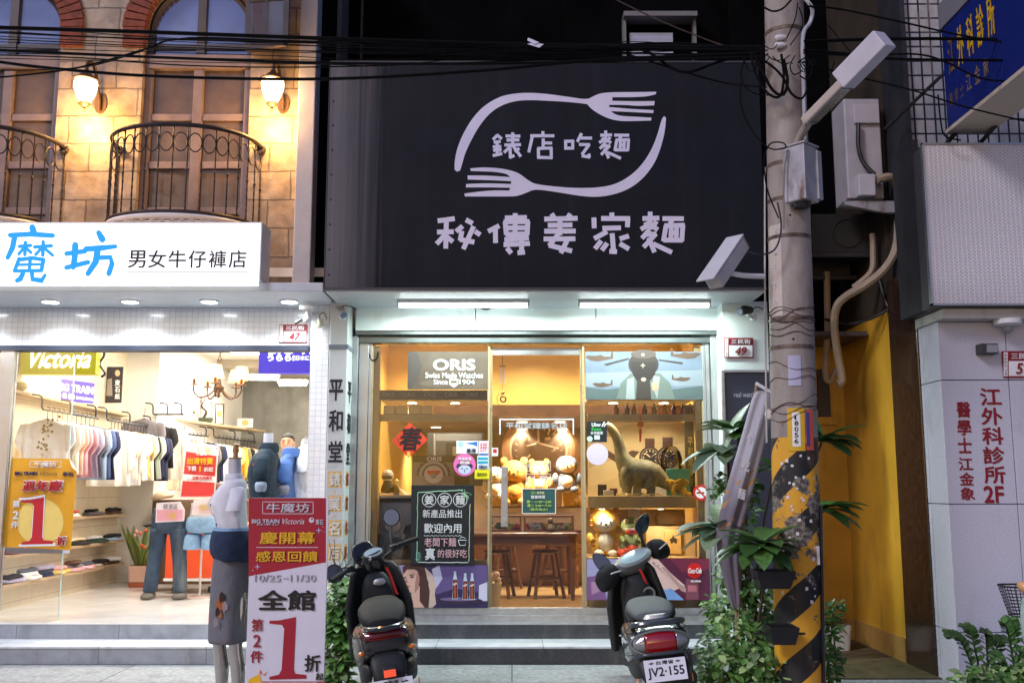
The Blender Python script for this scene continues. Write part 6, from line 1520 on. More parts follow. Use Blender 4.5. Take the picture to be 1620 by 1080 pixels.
            el = lambda r1, r2, y: [c + tilt @ Vector((r1*math.cos(R(t))*(1-.2*math.sin(R(t))), y, r2*math.sin(R(t)))) for t in range(0, 360, 15)]
            mr = B(MB().loft([el(.02,.04,.05), el(.045,.075,.035), el(.052,.085,.0), el(.05,.083,-.004)]), 'mirror', m_black)
            B(MB().loft([el(.046,.079,-.0045), el(.046,.079,-.006)]), 'mirror_glass', M('mirror_surface', (.16,.18,.24), .03, metal=1.0, var=0), mr)
            # winter hand cover round the grip
            mu = [((s*.19,.87,.95),.05,.05),((s*.21,.87,.95),.07,.075),((s*.26,.88,.945),.08,.09),((s*.33,.89,.935),.075,.085),((s*.36,.89,.93),.045,.055)]
            B(MB().loft([[hp(Vector(c_)+Vector((0,a*math.cos(R(t)),b*math.sin(R(t))-.03*(k/4)))) for t in range(0,360,20)] for k, (c_, a, b) in enumerate(mu)]), 'hand_cover', M('black_quilted_cloth', (.010,.010,.011), .9, bump=.6, bscale=60), sub=1)
            B(MB().tube([hp((s*.21,.788,.945)), hp((s*.30,.788,.96))], .006, 5), 'piping', C(190,190,190))
    if A: B(MB().sph(hp((-.05,.84,.975)), .018), 'key_knob', C(225,215,215))
    for s in (-1, 1):
        B(MB().tube([hp(p) for p in spline([(s*.22,.93,.955),(s*.20,1.0,.93),(s*.10,1.02,.86),(s*.05,.98,.78)])], .005, 6), 'brake_cable', m_rubber)
        B(MB().tube(spline([(s*.10,-.325,.60),(s*.165,-.25,.585),(s*.20,-.1,.575),(s*.198,.1,.565),(s*.17,.33,.55)]), .0028, 4), 'panel_seam', m_rubber)
        B(MB().tube(spline([(s*.15,-.30,.46),(s*.198,-.15,.43),(s*.205,.05,.41),(s*.19,.3,.39)]), .0028, 4), 'panel_seam', m_rubber)
        B(MB().boxc((s*.165,-.40 if A else -.38,.30), (.008,.03,.05)), 'side_reflector', C(220,120,20,.15,coat=1.0), bevel=.003)
        if A: B(MB().sph((s*.15,-.33,.50), .022,.03,.016), 'turn_signal', C(200,110,30,.12,coat=1.0))
        for k in range(2): B(MB().sph((s*.2,.05+k*.2,.5), .007), 'body_screw', m_steel)
    # red key strap
    k0 = Vector((.10,.80,.86)) if A else Vector((.06,.80,.86))
    B(MB().loft([[k0+Vector((a+dx, -.02+.004*i, -dz)) for a in (-.009,.009)] + [k0+Vector((a+dx, -.012+.004*i, -dz)) for a in (.009,-.009)] for i, (dx, dz) in enumerate(((-.02,-.03),(.0,.02),(.012,.07),(.03,.15),(.036,.17)))]), 'key_strap', C(196,40,34,.6))
    B(MB().tube([(-.12,.1,.22),(-.2,.12,.08),(-.24,.14,.0)], .012, 7), 'side_stand', m_steel)
    sa = MB(); sa.boxc((.09,.15,.24), (.05,.42,.07)); sa.boxc((-.0,.3,.25), (.2,.1,.08)); B(sa, 'swing_arm', m_inner, bevel=.008)
    sp_ = MB(); sp_.tube([Vector((.11+.022*math.cos(i*.9), -.09+.012*i/4+.022*math.sin(i*.9)*.4, .28+.0042*i)) for i in range(40)], .005, 5); B(sp_, 'shock_spring', m_steel)
    T.scale = (.96, .96, .96 if A else .93)
    return T
scooter('black', 'motor_scooter', 'glossy black scooter with round mirrors parked between the banner and the chalkboard', (-.70, 6.22, 0), R(-8), R(9), R(33))
scooter('grey', 'motor_scooter', 'slate grey scooter with black hand covers parked before the right shop window', (.945, 6.46, 0), R(-6.5), R(-1), R(38))

# pale green scooter at the right edge
b0 = Vector((X(1640, 6.2, 1000), 6.2, 0)); T = thing('pale_green_scooter', 'pale green scooter cut off by the right edge with a black mesh front basket', 'scooter', b0)
m_mint2 = C(170,196,184,.25,coat=.6)
a = P(1617, 978, 6.05)
MB().loft([ring(a+Vector((.12,.0,dz)), w_, .05, 18, 3, 'z') for dz, w_ in ((-.17,.09),(-.15,.125),(0,.13),(.12,.12),(.15,.08))]).build('front_shield', m_mint2, T, sub=1)
MB().loft([ring(a+Vector((.12,-.052,dz)), w_, .012, 18, 3, 'z') for dz, w_ in ((-.13,.07),(-.11,.10),(0,.105),(.09,.1),(.12,.07))]).build('shield_panel', C(120,112,108,.3), T, sub=1)
MB().loft([ring(a+Vector((.22,-.05,dz)), w_, .06, 18, 3, 'z') for dz, w_ in ((-.5,.1),(-.4,.14),(-.25,.15),(-.2,.1))]).build('lower_fairing', m_mint2, T, sub=1)
MB().torus((b0.x+.1, 6.3, .24), .19, .05, 'x', 28, 10).build('front_wheel', m_rubber, T)
MB().tube([b0+Vector((.1,.1,.24)), b0+Vector((.12,.05,.9)), b0+Vector((.12,.0,1.0))], .025, 8).build('steering_column', m_black, T)
MB().sph(P(1622, 930, 6.0), .05, .05, .03, rot=Matrix.Rotation(R(40),3,'Y')).build('turn_signal', C(240,180,120,.2), T)
bk = MB(); u0, u1, vt, vb = 1588, 1650, 926, 973
ct, cb_ = P((u0+u1)/2, vt, 6.15), P((u0+u1)/2+4, vb, 6.15); 
rt_ = ring(ct, .13, .1, 20, 4); rb_ = ring(cb_, .085, .07, 20, 4)
bk.tube(rt_+[rt_[0]], .006, 5); bk.tube(rb_+[rb_[0]], .005, 5)
for p, q in zip(rt_, rb_): bk.tube([p, q], .0025, 4)
for k in range(1, 9):
    rr = [p.lerp(q, k/9) for p, q in zip(rt_, rb_)]; bk.tube(rr+[rr[0]], .0022, 4)
o_ = bk.build('mesh_basket', m_black, T)
# ================================================================ JEANS SHOP: SHELVES, RAILS, CLOTHES
m_shelf = M('pale_wood_shelf', (.50,.36,.22), .45, var=.12, scale=4)
m_wire = M('dark_metal_rail', (.05,.05,.055), .4, metal=.7)
def hshelf(p0, p1, dep, lab, side=1):
    """shelf along the wall from p0 to p1 (front edge), going back to the wall by dep towards -x"""
    mb = MB(); a, b = Vector(p0), Vector(p1); dn = Vector((-dep, 0, 0))
    mb.prism([a, b, b+dn, a+dn], (0, 0, .03)); return solo(mb, 'wall_shelf', m_shelf, lab, 'shelf', 'wall shelves of the jeans shop', smooth=0, bevel=.003)
xs1 = X(13, 9.2, 615); z1_ = P(13, 615, 9.2).z; e1 = P(205, 655, 12.1)
hshelf((xs1+.06, 9.2, z1_-.03), (e1.x, 12.1, e1.z-.03), .34, 'upper wall shelf over the front clothes rail carrying the blue sign')
a2, b2 = P(248, 657, 12.7), P(421, 681, 16.05)
hshelf((a2.x, 12.7, a2.z-.03), (b2.x, 16.05, a2.z-.03), .33, 'upper wall shelf further back carrying the bonsai and plants')
def rail(p0, p1, lab):
    a, b = Vector(p0), Vector(p1); T = thing('clothes_rail', lab, 'clothes rail', (a+b)/2, 'dark clothes rails')
    MB().tube([a, b], .011, 8).build('rail', m_wire, T)
    n = 3
    for i in range(n):
        p = a.lerp(b, (i+.03)/(n-.94)); MB().tube(spline([p, p+Vector((-.02,0,.02)), p+Vector((-.03,0,.12)), p+Vector((-.12,0,.14))], 3), .009, 6).build('bracket', m_wire, T)
# garments: one loft per kind, copied with other cloths
def garment_mesh(kind, seed):
    r = random.Random(seed); mb = MB(); ph = r.uniform(0, 6); am = r.uniform(.05, .1)
    L = {'tee': .62, 'shirt': .70, 'top': .50}[kind]
    def row(z, a, b, k): return [Vector((p.x, p.y + k*.02*math.sin(9*p.x/a*1.3+ph+z*5) + k*.012*math.sin(23*p.x+ph), z)) for p in ring((0,0,z), a, b, 26, 2.2)]
    mb.loft([row(z, a, b, k) for z, a, b, k in ((-L,.235,.014,1.3),(-L+.01,.24,.022,1.3),(-L*.7,.222,.026,1.2),(-L*.45,.218,.03,.9),(-.22,.222,.034,.6),(-.15,.20,.032,.2),(-.115,.13,.03,0),(-.10,.075,.028,0),(-.095,.06,.024,0))])
    SL = .2 if kind == 'tee' else .42 if kind == 'shirt' else .12
    for s in (-1, 1):
        q = lambda x, y, z, a, b: [Vector((s*x,y,z)) + Vector((s*a*math.cos(t)*.55, b*math.sin(t), a*math.cos(t)*.8)) for t in [2*math.pi*j/14 for j in range(14)]]
        e = SL/.2
        mb.loft([q(.155,0,-.165,.05,.024), q(.210,0,-.20,.075,.028), q(.236,-.01,-.20-.08*e,.074,.03), q(.248,-.02,-.20-.15*e,.07,.026), q(.249,-.02,-.202-.155*e,.055,.018)])
    return mb
def hanger_mesh():
    mb = MB(); mb.tube(spline([(0,0,0.0),(.018,0,.012),(.012,0,.03),(-.012,0,.03)][::-1] + [(0,0,-.05),(0,0,-.09)], 3), .003, 5)
    mb.tube([(-.20,0,-.155),(-.1,0,-.115),(0,0,-.088),(.1,0,-.115),(.2,0,-.155)], .009, 6); return mb
GM = {}
for kd in ('tee', 'shirt', 'top'):
    for sd in range(3): GM[kd, sd] = garment_mesh(kd, sd*7+len(kd))
m_hang = C(40,36,34); 
CL = {'white': (228,226,224), 'cream': (236,222,196), 'peach': (244,196,168), 'pink': (236,178,186), 'rose': (206,158,164), 'lilac': (178,170,194), 'pale blue': (160,180,206), 'navy': (36,44,78), 'grey': (122,116,122), 'black': (30,28,30),
      'mustard': (214,160,60), 'yellow': (240,206,120), 'sage green': (160,178,150), 'striped navy': (50,54,80), 'ivory': (240,234,220), 'beige': (214,192,160), 'tan': (186,150,110), 'dark green': (40,66,52), 'olive': (122,116,70), 'red': (180,50,44), 'blue': (74,90,128), 'brown': (98,70,54), 'slate': (86,92,106)}
def hang(colour, kd, pos, rz, lab, grp, sc_=1.0, mat=None):
    mat = mat or M_cloth('cloth_'+colour.replace(' ', '_'), [((c/255+.055)/1.055)**2.4 for c in CL[colour]], var=.06)
    mb = GM[kd, rnd.randrange(3)]
    ob = mb.build(kd if kd != 'tee' else 't_shirt', mat, None, smooth=60, o=(0,0,0)); ob.location = pos; ob.rotation_euler = (0, 0, rz); ob.scale = (sc_,)*3
    if kd == 'top': ob.name = 'short_top'
    if kd == 'shirt': ob.name = 'long_sleeved_shirt'
    hanger_mesh().build('hanger', m_hang, ob, o=(0,0,0))
    return label(ob, lab, 'garment', grp)
used = {}
NAMES = {'tee': 't-shirt', 'shirt': 'long-sleeved shirt', 'top': 'short top'}
def rack(cols, p0, p1, where, grp, rz=0.0, sc_=1.0):
    a, b = Vector(p0), Vector(p1); n = len(cols)
    for i, (c, k) in enumerate(cols):
        prv = cols[i-1][0] if i else None; nxt = cols[i+1][0] if i < n-1 else None
        ctx = 'by %s and %s ones' % (prv, nxt) if prv and nxt else 'nearest the street, before %s' % nxt if nxt else 'farthest in, behind %s' % prv
        lab = '%s %s on the %s rail, %s' % (c, NAMES[k], where, ctx)
        used[lab] = used.get(lab, 0)+1
        if used[lab] > 1: lab = '%s %s on the %s rail, hanger %d counted from the street' % (c, NAMES[k], where, i+1)
        hang(c, k, a.lerp(b, i/max(1, n-1)), rz + rnd.uniform(-.12, .12), lab, grp, sc_*rnd.uniform(.96, 1.05))
T_, S_, O_ = 'tee', 'shirt', 'top'
ra0, ra1 = P(55, 652, 9.35), P(172, 668, 11.5)
zr = (ra0.z+ra1.z)/2
xr1 = -4.36
rail((xr1, 9.25, zr), (xr1, 10.5, zr), 'dark clothes rail nearest the street under the upper wall shelf'); rail((xr1, 10.75, zr), (xr1, 12.1, zr), 'dark clothes rail in the middle of the side wall')
fa = rack([('white',T_),('cream',T_),('ivory',T_),('peach',T_),('pink',T_),('rose',T_),('lilac',T_),('grey',T_),('pale blue',T_),('blue',T_),('navy',T_)], (xr1, 9.35, zr), (xr1, 10.4, zr), 'front', 'garments on the front rail', .1)
rack([('ivory',S_),('white',T_),('cream',T_),('white',S_),('ivory',T_),('white',T_),('yellow',T_),('cream',T_),('black',T_),('sage green',T_),('white',T_),('navy',T_),('striped navy',T_)], (xr1, 10.85, zr), (xr1, 12.0, zr), 'middle', 'garments on the middle rail', .1)
# black floral print on the first shirt
fl = MB(); rr = random.Random(4)
for i in range(34):
    t = rr.random(); c = P(88+rr.gauss(-18*t, 5)-8, 655+60*t, 9.27); s = rr.uniform(.006, .02)
    fl.add([c+Vector((s*math.cos(R(a))*rr.uniform(.5,1), 0, s*math.sin(R(a))*rr.uniform(.5,1))) for a in range(0,360,60)], [tuple(range(6))])
ft = bpy.data.objects['t_shirt']
o_ = fl.build('floral_print', m_blk, None, smooth=0, o=ft.location); o_.parent = ft; o_.matrix_parent_inverse = Matrix.Identity(4); o_['kind'] = 'stuff'
ft['label'] = 'white t-shirt with black floral print, first from the street on the front rail'
# facing-out tops on the pier
zp_ = P(235, 655, 12.1).z
rail((-4.36, 12.13, zp_), (-4.0, 12.13, zp_-.0), 'short dark rail on the beige pier')
hang('grey', T_, (X(224, 11.9, 690), 11.95, zp_+.02), 0, 'grey t-shirt hung facing the street on the beige pier', 'tops hung facing the street', .98)
hang('black', T_, (X(248, 12.2, 690), 12.12, zp_-.03), .2, 'black t-shirt hung facing the street behind the grey one on the pier', 'tops hung facing the street', 1.0)
hang('ivory', S_, (X(262, 12.4, 690), 12.4, zp_-.05), .1, 'ivory long-sleeved shirt hung behind the black t-shirt by the pier', 'tops hung facing the street', 1.05)
xr3 = -4.53; xr4 = -4.10; zr3 = P(330, 690, 14.2).z
rail((xr3, 12.85, zr3), (-4.32, 14.2, zr3), 'dark clothes rail under the shelf with the bonsai'); rail((-4.29, 14.4, zr3), (xr4, 16.0, zr3), 'dark clothes rail at the very back of the side wall')
rack([('cream',S_),('ivory',S_),('white',S_),('cream',T_),('beige',S_),('ivory',T_),('tan',T_),('peach',T_),('white',T_),('grey',T_),('black',T_),('navy',T_)], (xr3, 12.9, zr3), (-4.32, 14.2, zr3), 'bonsai shelf', 'garments on the rail under the bonsai', .1, 1.05)
rack([('white',S_),('ivory',S_),('cream',T_),('yellow',T_),('mustard',S_),('olive',T_),('black',T_),('beige',S_),('dark green',T_),('tan',T_),('brown',S_),('slate',T_)], (-4.29, 14.4, zr3), (xr4, 15.9, zr3), 'rearmost', 'garments on the rearmost rail', .1, 1.05)
# low shelves with folded clothes
m_box = {}
def folded(c, colour, lab, s=1.0):
    mb = MB(); w_, d_, h_ = .17*s, .17*s, .022
    rg = []
    for z, k in ((0,.9),(.006,1.0),(h_*.8,1.0),(h_*1.5,.93),(h_*1.7,.6)):
        rg.append([Vector((p.x + rnd.uniform(-.014,.014), p.y + rnd.uniform(-.014,.014), z + rnd.uniform(-.007,.007)*(z > .01))) for p in ring((0,0,0), w_*k, d_*k, 16, 4.5)])
    mat = M_cloth('cloth_'+colour.replace(' ', '_'), [((c_/255+.055)/1.055)**2.4 for c_ in CL[colour]], var=.06)
    ob = mb.loft(rg).build('folded_top', mat, None, smooth=60, o=(0,0,0)); ob.location = c; ob.rotation_euler = (0,0,rnd.uniform(-.3,.3))
    return label(ob, lab, 'folded garment', 'folded clothes on the low shelves')
rows = [('top', 834, 848, [['cream','peach'],['white','pink','mustard'],['ivory','red'],['grey','black'],['brown','black']]),
        ('middle', 877, 893, [['red','grey'],['dark green','black','white'],['pink','cream'],['black','beige'],['dark green','white'],['pale blue','black']]),
        ('bottom', 914, 935, [['lilac','black'],['ivory','white','slate'],['navy','slate','lilac'],['yellow','pink'],['rose','grey','brown'],['pink','slate'],['cream','black'],['brown','white']])]
zsh = [P(115, 815, 11.3).z, P(115, 859, 11.3).z, P(115, 898, 11.3).z]
xsh = X(190, 12.0, 850)
for (nm, *_r, piles), zz_ in zip(rows, zsh):
    hshelf((xsh, 9.3, zz_-.03), (xsh, 12.15, zz_-.03), .42, '%s one of the three low wall shelves stacked with folded clothes' % nm)
    n = len(piles)
    for i, pl_ in enumerate(piles):
        y = 9.6 + 2.35*i/(n-1)
        for k, c in enumerate(pl_):
            pos = 'top' if k == len(pl_)-1 else 'bottom' if k == 0 else 'middle'
            nb = ('before %s pile' % piles[i+1][-1]) if i < n-1 else 'by the pier'
            folded((xsh-.2+rnd.uniform(-.02,.03), y, zz_+.001+k*.035), c, '%s folded top, %s low shelf, %s of its pile, %s' % (c, nm, pos, nb), 1.0+.12*(k == 0))
# pier plant pot
c = Vector((X(224, 11.7, 910), 11.7, FLR)); T = thing('potted_plant', 'tall yellow-green plant with small red flowers in a pinkish square pot by the pier', 'potted plant', c)
MB().loft([ring(c+Vector((0,0,z)), a, a, 20, 7) for z, a in ((.05,.10),(.06,.115),(.24,.125),(.24,.11),(.2,.1))]).build('pot', C(210,170,150), T)
MB().loft([ring(c+Vector((0,0,z)), a, a, 20, 7) for z, a in ((.001,.11),(.05,.125),(.05,.1))]).build('saucer', C(176,92,56), T)
m_sans = M_leaf('striped_sword_leaf', (.16,.22,.05), .4, .2); mb = MB(); rr = random.Random(9)
for i in range(26):
    a = rr.uniform(0, 6.28); leaf(mb, c+Vector((.05*math.cos(a), .05*math.sin(a), .2)), (math.cos(a)*.35, math.sin(a)*.35, 1), (math.cos(a), math.sin(a), .1), rr.uniform(.3,.62), .05, .25, 5, .2)
mb.build('foliage', m_sans, T, smooth=60)
for i in range(7): MB().sph(c+Vector((rr.uniform(-.09,.09), -.06, rr.uniform(.4,.72))), .018, .018, .022, 8, 6).build('flower', C(*rr.choice([(220,80,40),(240,170,170),(90,190,200),(240,190,60)])), T)
# lit signs and posters inside
def lightbox(u0, v0, u1, v1, Y, dep, rgb, lab, name='brand_sign', e=1.0):
    x0, x1, z0, z1 = rectw(u0, v0, u1, v1, Y)
    lin = [((c/255+.055)/1.055)**2.4 for c in rgb]
    b = solo(MB().box(x0, x1, Y, Y+dep, z0, z1), name, M('sign_%d_%d' % (u0, v0), lin, .35, var=.03, emit=e*.25), lab, 'sign', bevel=.006)
    return b
m_wl = M_emit('lit_white_lettering', (1,1,.97), .85)
s_ = lightbox(34, 520, 153, 592, 9.5, .12, (168,160,16), 'olive yellow light box with white script lettering hanging above the front rail')
text(s_, 'Victoria', (48, 552, 144, 582), 9.5, m_wl, .015, .35); text(s_, 'BIG TRAIN', (92, 550, 122, 556), 9.5, m_wl, .02)
prints(s_, 9.5, [(m_wl, rc(66+i*9.5, 574, 70+i*9.5, 578)) for i in range(7)], 'dots')
MB().tube(spline([P(160, 540, 9.6), P(165, 560, 9.6), P(158, 575, 9.6), P(166, 590, 9.6), P(160, 596, 9.6)]), .012, 6).build('scroll_bracket', m_iron, s_)
def slanted(p0, p1, z0, z1, name, mat, lab, cat, grp=None):
    a, b = Vector(p0), Vector(p1); d = (b-a).normalized(); n = Vector((-d.y, d.x, 0))*.03
    q = [Vector((a.x,a.y,z0)), Vector((b.x,b.y,z0)), Vector((b.x,b.y,z1)), Vector((a.x,a.y,z1))]
    return solo(MB().prism(q, n), name, mat, lab, cat, grp, smooth=0), a, d
zs_ = z1_
b_, a, d = slanted((X(66,10.2,620), 10.2, 0), (X(149,10.9,620), 10.9, 0), zs_+.005, P(66, 595, 10.2).z, 'brand_sign', C(82,66,168,.35,emit=.12), 'purple blue sign with white lettering standing on the upper wall shelf', 'sign')
ht = P(66, 595, 10.2).z - zs_
text3(b_, 'BIG TRAIN', Vector((a.x,a.y,zs_+ht*.45))+d*.2, d, (0,0,1), .52, ht*.36, m_wl, .03, lift=.002); text3(b_, 'うらら!', Vector((a.x,a.y,zs_+ht*.12))+d*.2, d, (0,0,1), .25, ht*.24, m_wl, .04, lift=.002); text3(b_, '日本に恋をした', Vector((a.x,a.y,zs_+ht*.14))+d*.48, d, (0,0,1), .3, ht*.14, m_wl, .015, lift=.002)
s_ = lightbox(410, 505, 530, 590, 9.6, .12, (72,58,196), 'violet light box with white lettering cut off by the tiled column', e=1.2)
text(s_, 'BIG TRAIN', (425, 543, 548, 560), 9.6, m_wl, .03); text(s_, 'うらら!', (423, 561, 466, 571), 9.6, m_wl, .05); text(s_, '日本に恋', (468, 562, 498, 570), 9.6, m_wl, .015)
pb_ = board('denim_poster', 'dark poster with a figure in a denim jacket standing on the upper wall shelf', 'poster', 147, 580, 193, 637, 11.6, C(52,46,52), .02)
prints(pb_, 11.6, [(C(60,70,120), [(148,596),(160,590),(168,620),(150,632)]), (C(230,190,170), [(150,630),(160,622),(164,636),(151,636)]), (C(150,140,130), [(170,600),(177,598),(178,626),(168,626)]), (C(220,190,150), ellp(186,590,4,5))], 'picture')
vtext(pb_, '東石紙', 186, 600, 632, 8, 11.6, m_wht, bold=.03)
T = thing('red_bundle', 'small red and cream cloth bundle at the street end of the upper wall shelf', 'bundle', P(24, 616, 9.5))
MB().sph(P(20, 610, 9.5), .06, .05, .05).build('red_cloth', C(200,50,30), T); MB().sph(P(34, 611, 9.5), .055, .05, .045).build('cream_cloth', C(230,210,160), T)
# things on the bonsai shelf
zb_ = a2.z
def onshelf(u, Y): return Vector((X(u, Y, 650), Y, zb_))
c = onshelf(270, 13.4); T = thing('dried_flower_vase', 'slim white vase holding dried brown flowers on the back shelf', 'vase', c)
MB().lathe(c, [(0,0),(.03,0),(.035,.05),(.02,.12),(.025,.15)], 14).build('vase', m_white, T)
mb = MB(); [mb.tube([c+Vector((0,0,.14)), c+Vector((rnd.uniform(-.06,.06),0,rnd.uniform(.22,.3)))], [.004,.012], 5) for _ in range(7)]; mb.build('dried_flowers', C(110,60,40), T)
c = onshelf(278, 13.7); solo(MB().box(c.x-.015, c.x+.015, c.y, c.y+.03, zb_, zb_+.46), 'white_candle', C(240,236,225), 'tall slim white candle on the back shelf', 'candle', bevel=.004)
c = onshelf(297, 13.9); T = thing('planter_with_flag', 'white trough of small plants with a little red flag on the back shelf', 'planter', c)
MB().box(c.x-.13, c.x+.13, c.y-.06, c.y+.06, zb_, zb_+.10).build('trough', C(220,205,180), T, bevel=.008)
mb = MB(); [rosette(mb, c+Vector((x,0,.10)), 9, .11, .03, rr, .8) for x in (-.08,0,.08)]; mb.build('foliage', m_sans, T, smooth=60)
MB().tube([c+Vector((-.02,0,.1)), c+Vector((-.02,0,.44))], .004, 5).build('flag_stick', m_wood, T)
q = [P(287,622,13.9), P(304,626,13.9), P(303,637,13.9), P(286,633,13.9)]; fl_ = MB().prism(q, (0,.006,0)).build('flag', C(206,36,24), T, smooth=0)
text(fl_, '人', (293, 625, 299, 633), 13.895, m_wht, .04)
c = onshelf(322, 14.2); T = thing('bonsai', 'purple blossomed bonsai in a dark green pot on the back shelf', 'bonsai', c)
MB().loft([ring(c+Vector((0,0,z)), a, a*.6, 20, 5) for z, a in ((0,.11),(.07,.14),(.07,.12))]).build('pot', C(70,84,66), T)
MB().tube(spline([c+Vector((0,0,.06)), c+Vector((.04,0,.16)), c+Vector((-.03,0,.24)), c+Vector((.02,0,.34))]), [.02]*7+[.014]*6+[.008]*6, 6).build('trunk', m_stem, T)
m_blos = M_leaf('purple_blossom', (.26,.18,.26), .6, .2); mb = MB()
for i in range(260):
    a = rr.uniform(0,6.28); k = rr.choice([(-.12,.2),(.13,.22),(0,.36),(.07,.3),(-.09,.28)]); p = c+Vector((k[0]+rr.gauss(0,.045), rr.gauss(0,.05), k[1]+rr.gauss(0,.03))); leaf(mb, p, (math.cos(a), math.sin(a), .3), (0,0,1), .03, .018, .2, 2)
mb.build('foliage', m_blos, T, smooth=60)
for u, v0, w_, Y, lab, col in ((347, 636, 14, 14.6, 'small framed picture with a pale mount beside the bonsai', (70,64,60)), (388, 655, 24, 15.3, 'pale framed picture at the far end of the back shelf', (240,225,190))):
    b = board('framed_picture', lab, 'picture', u-w_/2, v0, u+w_/2, v0+ (669-v0), Y, C(*col), .02); zz = b.location.z; b.location.z = zb_+.002
    prints(b, Y, [(C(226,214,196), rc(u-w_/2+2, v0+2, u+w_/2-2, 667)), (C(190,150,90), ellp(u, (v0+668)/2, w_*.25, 5))], 'picture')
# chandelier
c0 = P(346, 616, 10.8); T = thing('chandelier', 'bronze chandelier with pleated cream shades hanging in the jeans shop', 'chandelier', c0)
m_shade = M_emit('glowing_pleated_shade', (1,.66,.28), .42)
ztop_ = CEI
MB().lathe(c0, [(0,-.09),(.012,-.085),(.02,-.06),(.012,-.04),(.05,-.01),(.06,.02),(.03,.05),(.018,.1),(.03,.16),(.022,.2),(.04,.22),(.02,.26),(0,.27)], 16).build('stem', m_bronze, T)
ch = MB()
for i in range(9):
    z = .29+i*.05; ch.tube([c0+Vector((.016*math.cos(R(t))*(i % 2), .016*math.cos(R(t))*((i+1) % 2), z+.03*math.sin(R(t)))) for t in range(0,361,40)], .005, 5)
ch.build('chain', m_bronze, T)
for i in range(5):
    a = R(-90+72*i+8); dx = Vector((math.cos(a), math.sin(a), 0)); e = c0+dx*.26
    MB().tube(spline([c0+Vector((0,0,.0))+dx*.04, c0+dx*.10+Vector((0,0,-.06)), c0+dx*.2+Vector((0,0,-.09)), e+Vector((0,0,-.03)), e+Vector((0,0,.04))]), .009, 7).build('arm', m_bronze, T)
    MB().lathe(e, [(0,.035),(.05,.04),(.045,.05),(.016,.055),(.014,.12),(0,.12)], 14).build('candle_holder', m_bronze, T)
    MB().loft([[e+Vector((r_*math.cos(2*math.pi*j/48)*(1+.03*(j % 2)), r_*math.sin(2*math.pi*j/48)*(1+.03*(j % 2)), z)) for j in range(48)] for z, r_ in ((.1,.088),(.24,.058))], cap=False).build('lamp_shade', m_shade, T, smooth=0)
    lamp('candle_light', 'POINT', e+Vector((0,0,.15)), 1.0, (1,.7,.4), T, .03)
# orange counter with the half mannequins and sale boards
Yo = 10.9
x0, x1 = X(262, Yo, 880), X(400, Yo, 880); zc0, zc1 = P(300, 914, Yo).z, P(300, 838, Yo).z
T = thing('orange_counter', 'orange display counter on castors with a white base trim in the jeans shop', 'counter', ((x0+x1)/2, Yo, FLR))
MB().box(x0, x1, Yo, Yo+.6, zc0, zc1).build('body', C(232,84,40,.5), T, smooth=0, bevel=.006)
MB().box(x0-.01, x1+.01, Yo-.012, Yo+.61, zc0-.03, zc0-.002).build('base_trim', m_white, T, smooth=0)
MB().box(x0-.01, x1+.01, Yo-.012, Yo+.61, zc1+.002, zc1+.03).build('top_board', m_shelf, T, smooth=0)
for x in (x0+.08, (x0+x1)/2, x1-.1): MB().torus((x, Yo+.06, FLR+.04), .026, .013, 'x', 14, 6).build('castor', m_black, T)
for i, (c_, u, y) in enumerate((('black',255,.1),('navy',275,.12),('rose',300,.2),('beige',322,.15),('white',345,.2),('slate',265,.4),('ivory',310,.45),('tan',380,.3))):
    folded((X(u, Yo+y, 800), Yo+y+.1, zc1+.032), c_, '%s folded garment lying on top of the orange counter' % c_, 1.1)
# second tier: open bins of clothes behind
for i, (c_, u, v, lab) in enumerate((('beige', 258, 782, 'crumpled beige cloth heaped on a bin behind the sale board'), ('brown', 345, 770, 'brown cloth heaped on a bin right of the sale board'))):
    c = P(u, v, 11.9); mb = MB(); mb.loft([[c+Vector((p.x*1.6+rnd.uniform(-.02,.02), p.y, z+.03*math.sin(9*p.x))) for p in ring((0,0,0), a, a, 18)] for z, a in ((-.05,.07),(-.02,.09),(.02,.07),(.04,.03))])
    ob = solo(mb, 'cloth_heap', M_cloth('cloth_'+c_, [((k/255+.055)/1.055)**2.4 for k in CL[c_]]), lab, 'cloth', smooth=60)
xq0, xq1 = X(250, 12.2, 800), X(400, 12.2, 800)
solo(MB().box(xq0, xq1, 12.0, 12.5, FLR, P(300, 790, 12.1).z), 'display_bin', M('brown_wood_bin', (.16,.10,.06), .5, var=.2), 'low brown bin of clothes behind the orange counter', 'display bin', bevel=.006)
m_jean = M_cloth('washed_denim', (.035,.06,.10), var=.4, scale=9, stain=(.16,.17,.15), st=(.55,.8))
c = Vector((X(262, 10.45, 930), 10.45, FLR)); T = thing('jeans_mannequin', 'half mannequin wearing washed dark jeans with grey shoes before the orange counter', 'mannequin', c, local=True)
zt_ = P(262, 802, 10.45).z-FLR
MB().loft([ring((0,0,z), a, b, 20, 2.3) for z, a, b in ((zt_-.28,.16,.1),(zt_-.2,.18,.11),(zt_-.1,.175,.105),(zt_,.155,.09),(zt_+.0,.14,.08))]).build('jeans_seat', m_jean, T, sub=1)
for s, sp in ((-1, .1), (1, .1)):
    MB().loft([wav((s*x,y,z), a, b, 20, .03, 3, z*20) for x, y, z, a, b in ((.155,-.02,.06,.075,.08),(.15,-.015,.1,.07,.075),(.135,0,.35,.068,.075),(.115,.01,.48,.075,.08),(.10,0,.7,.09,.09),(.085,0,zt_-.2,.095,.1))]).build('trouser_leg', m_jean, T, sub=1)
    MB().loft([ring((s*.16,-.03+y,z), a, b, 16, 2.4) for y, z, a, b in ((-.02,0.001,.07,.12),(-.02,.04,.068,.115),(.02,.065,.055,.075),(.03,.08,.045,.05))]).build('shoe', C(96,92,84,.7), T, sub=1)
MB().boxc((-.03,-.115,zt_-.17), (.1,.004,.1)).build('pocket', m_jean, T); 
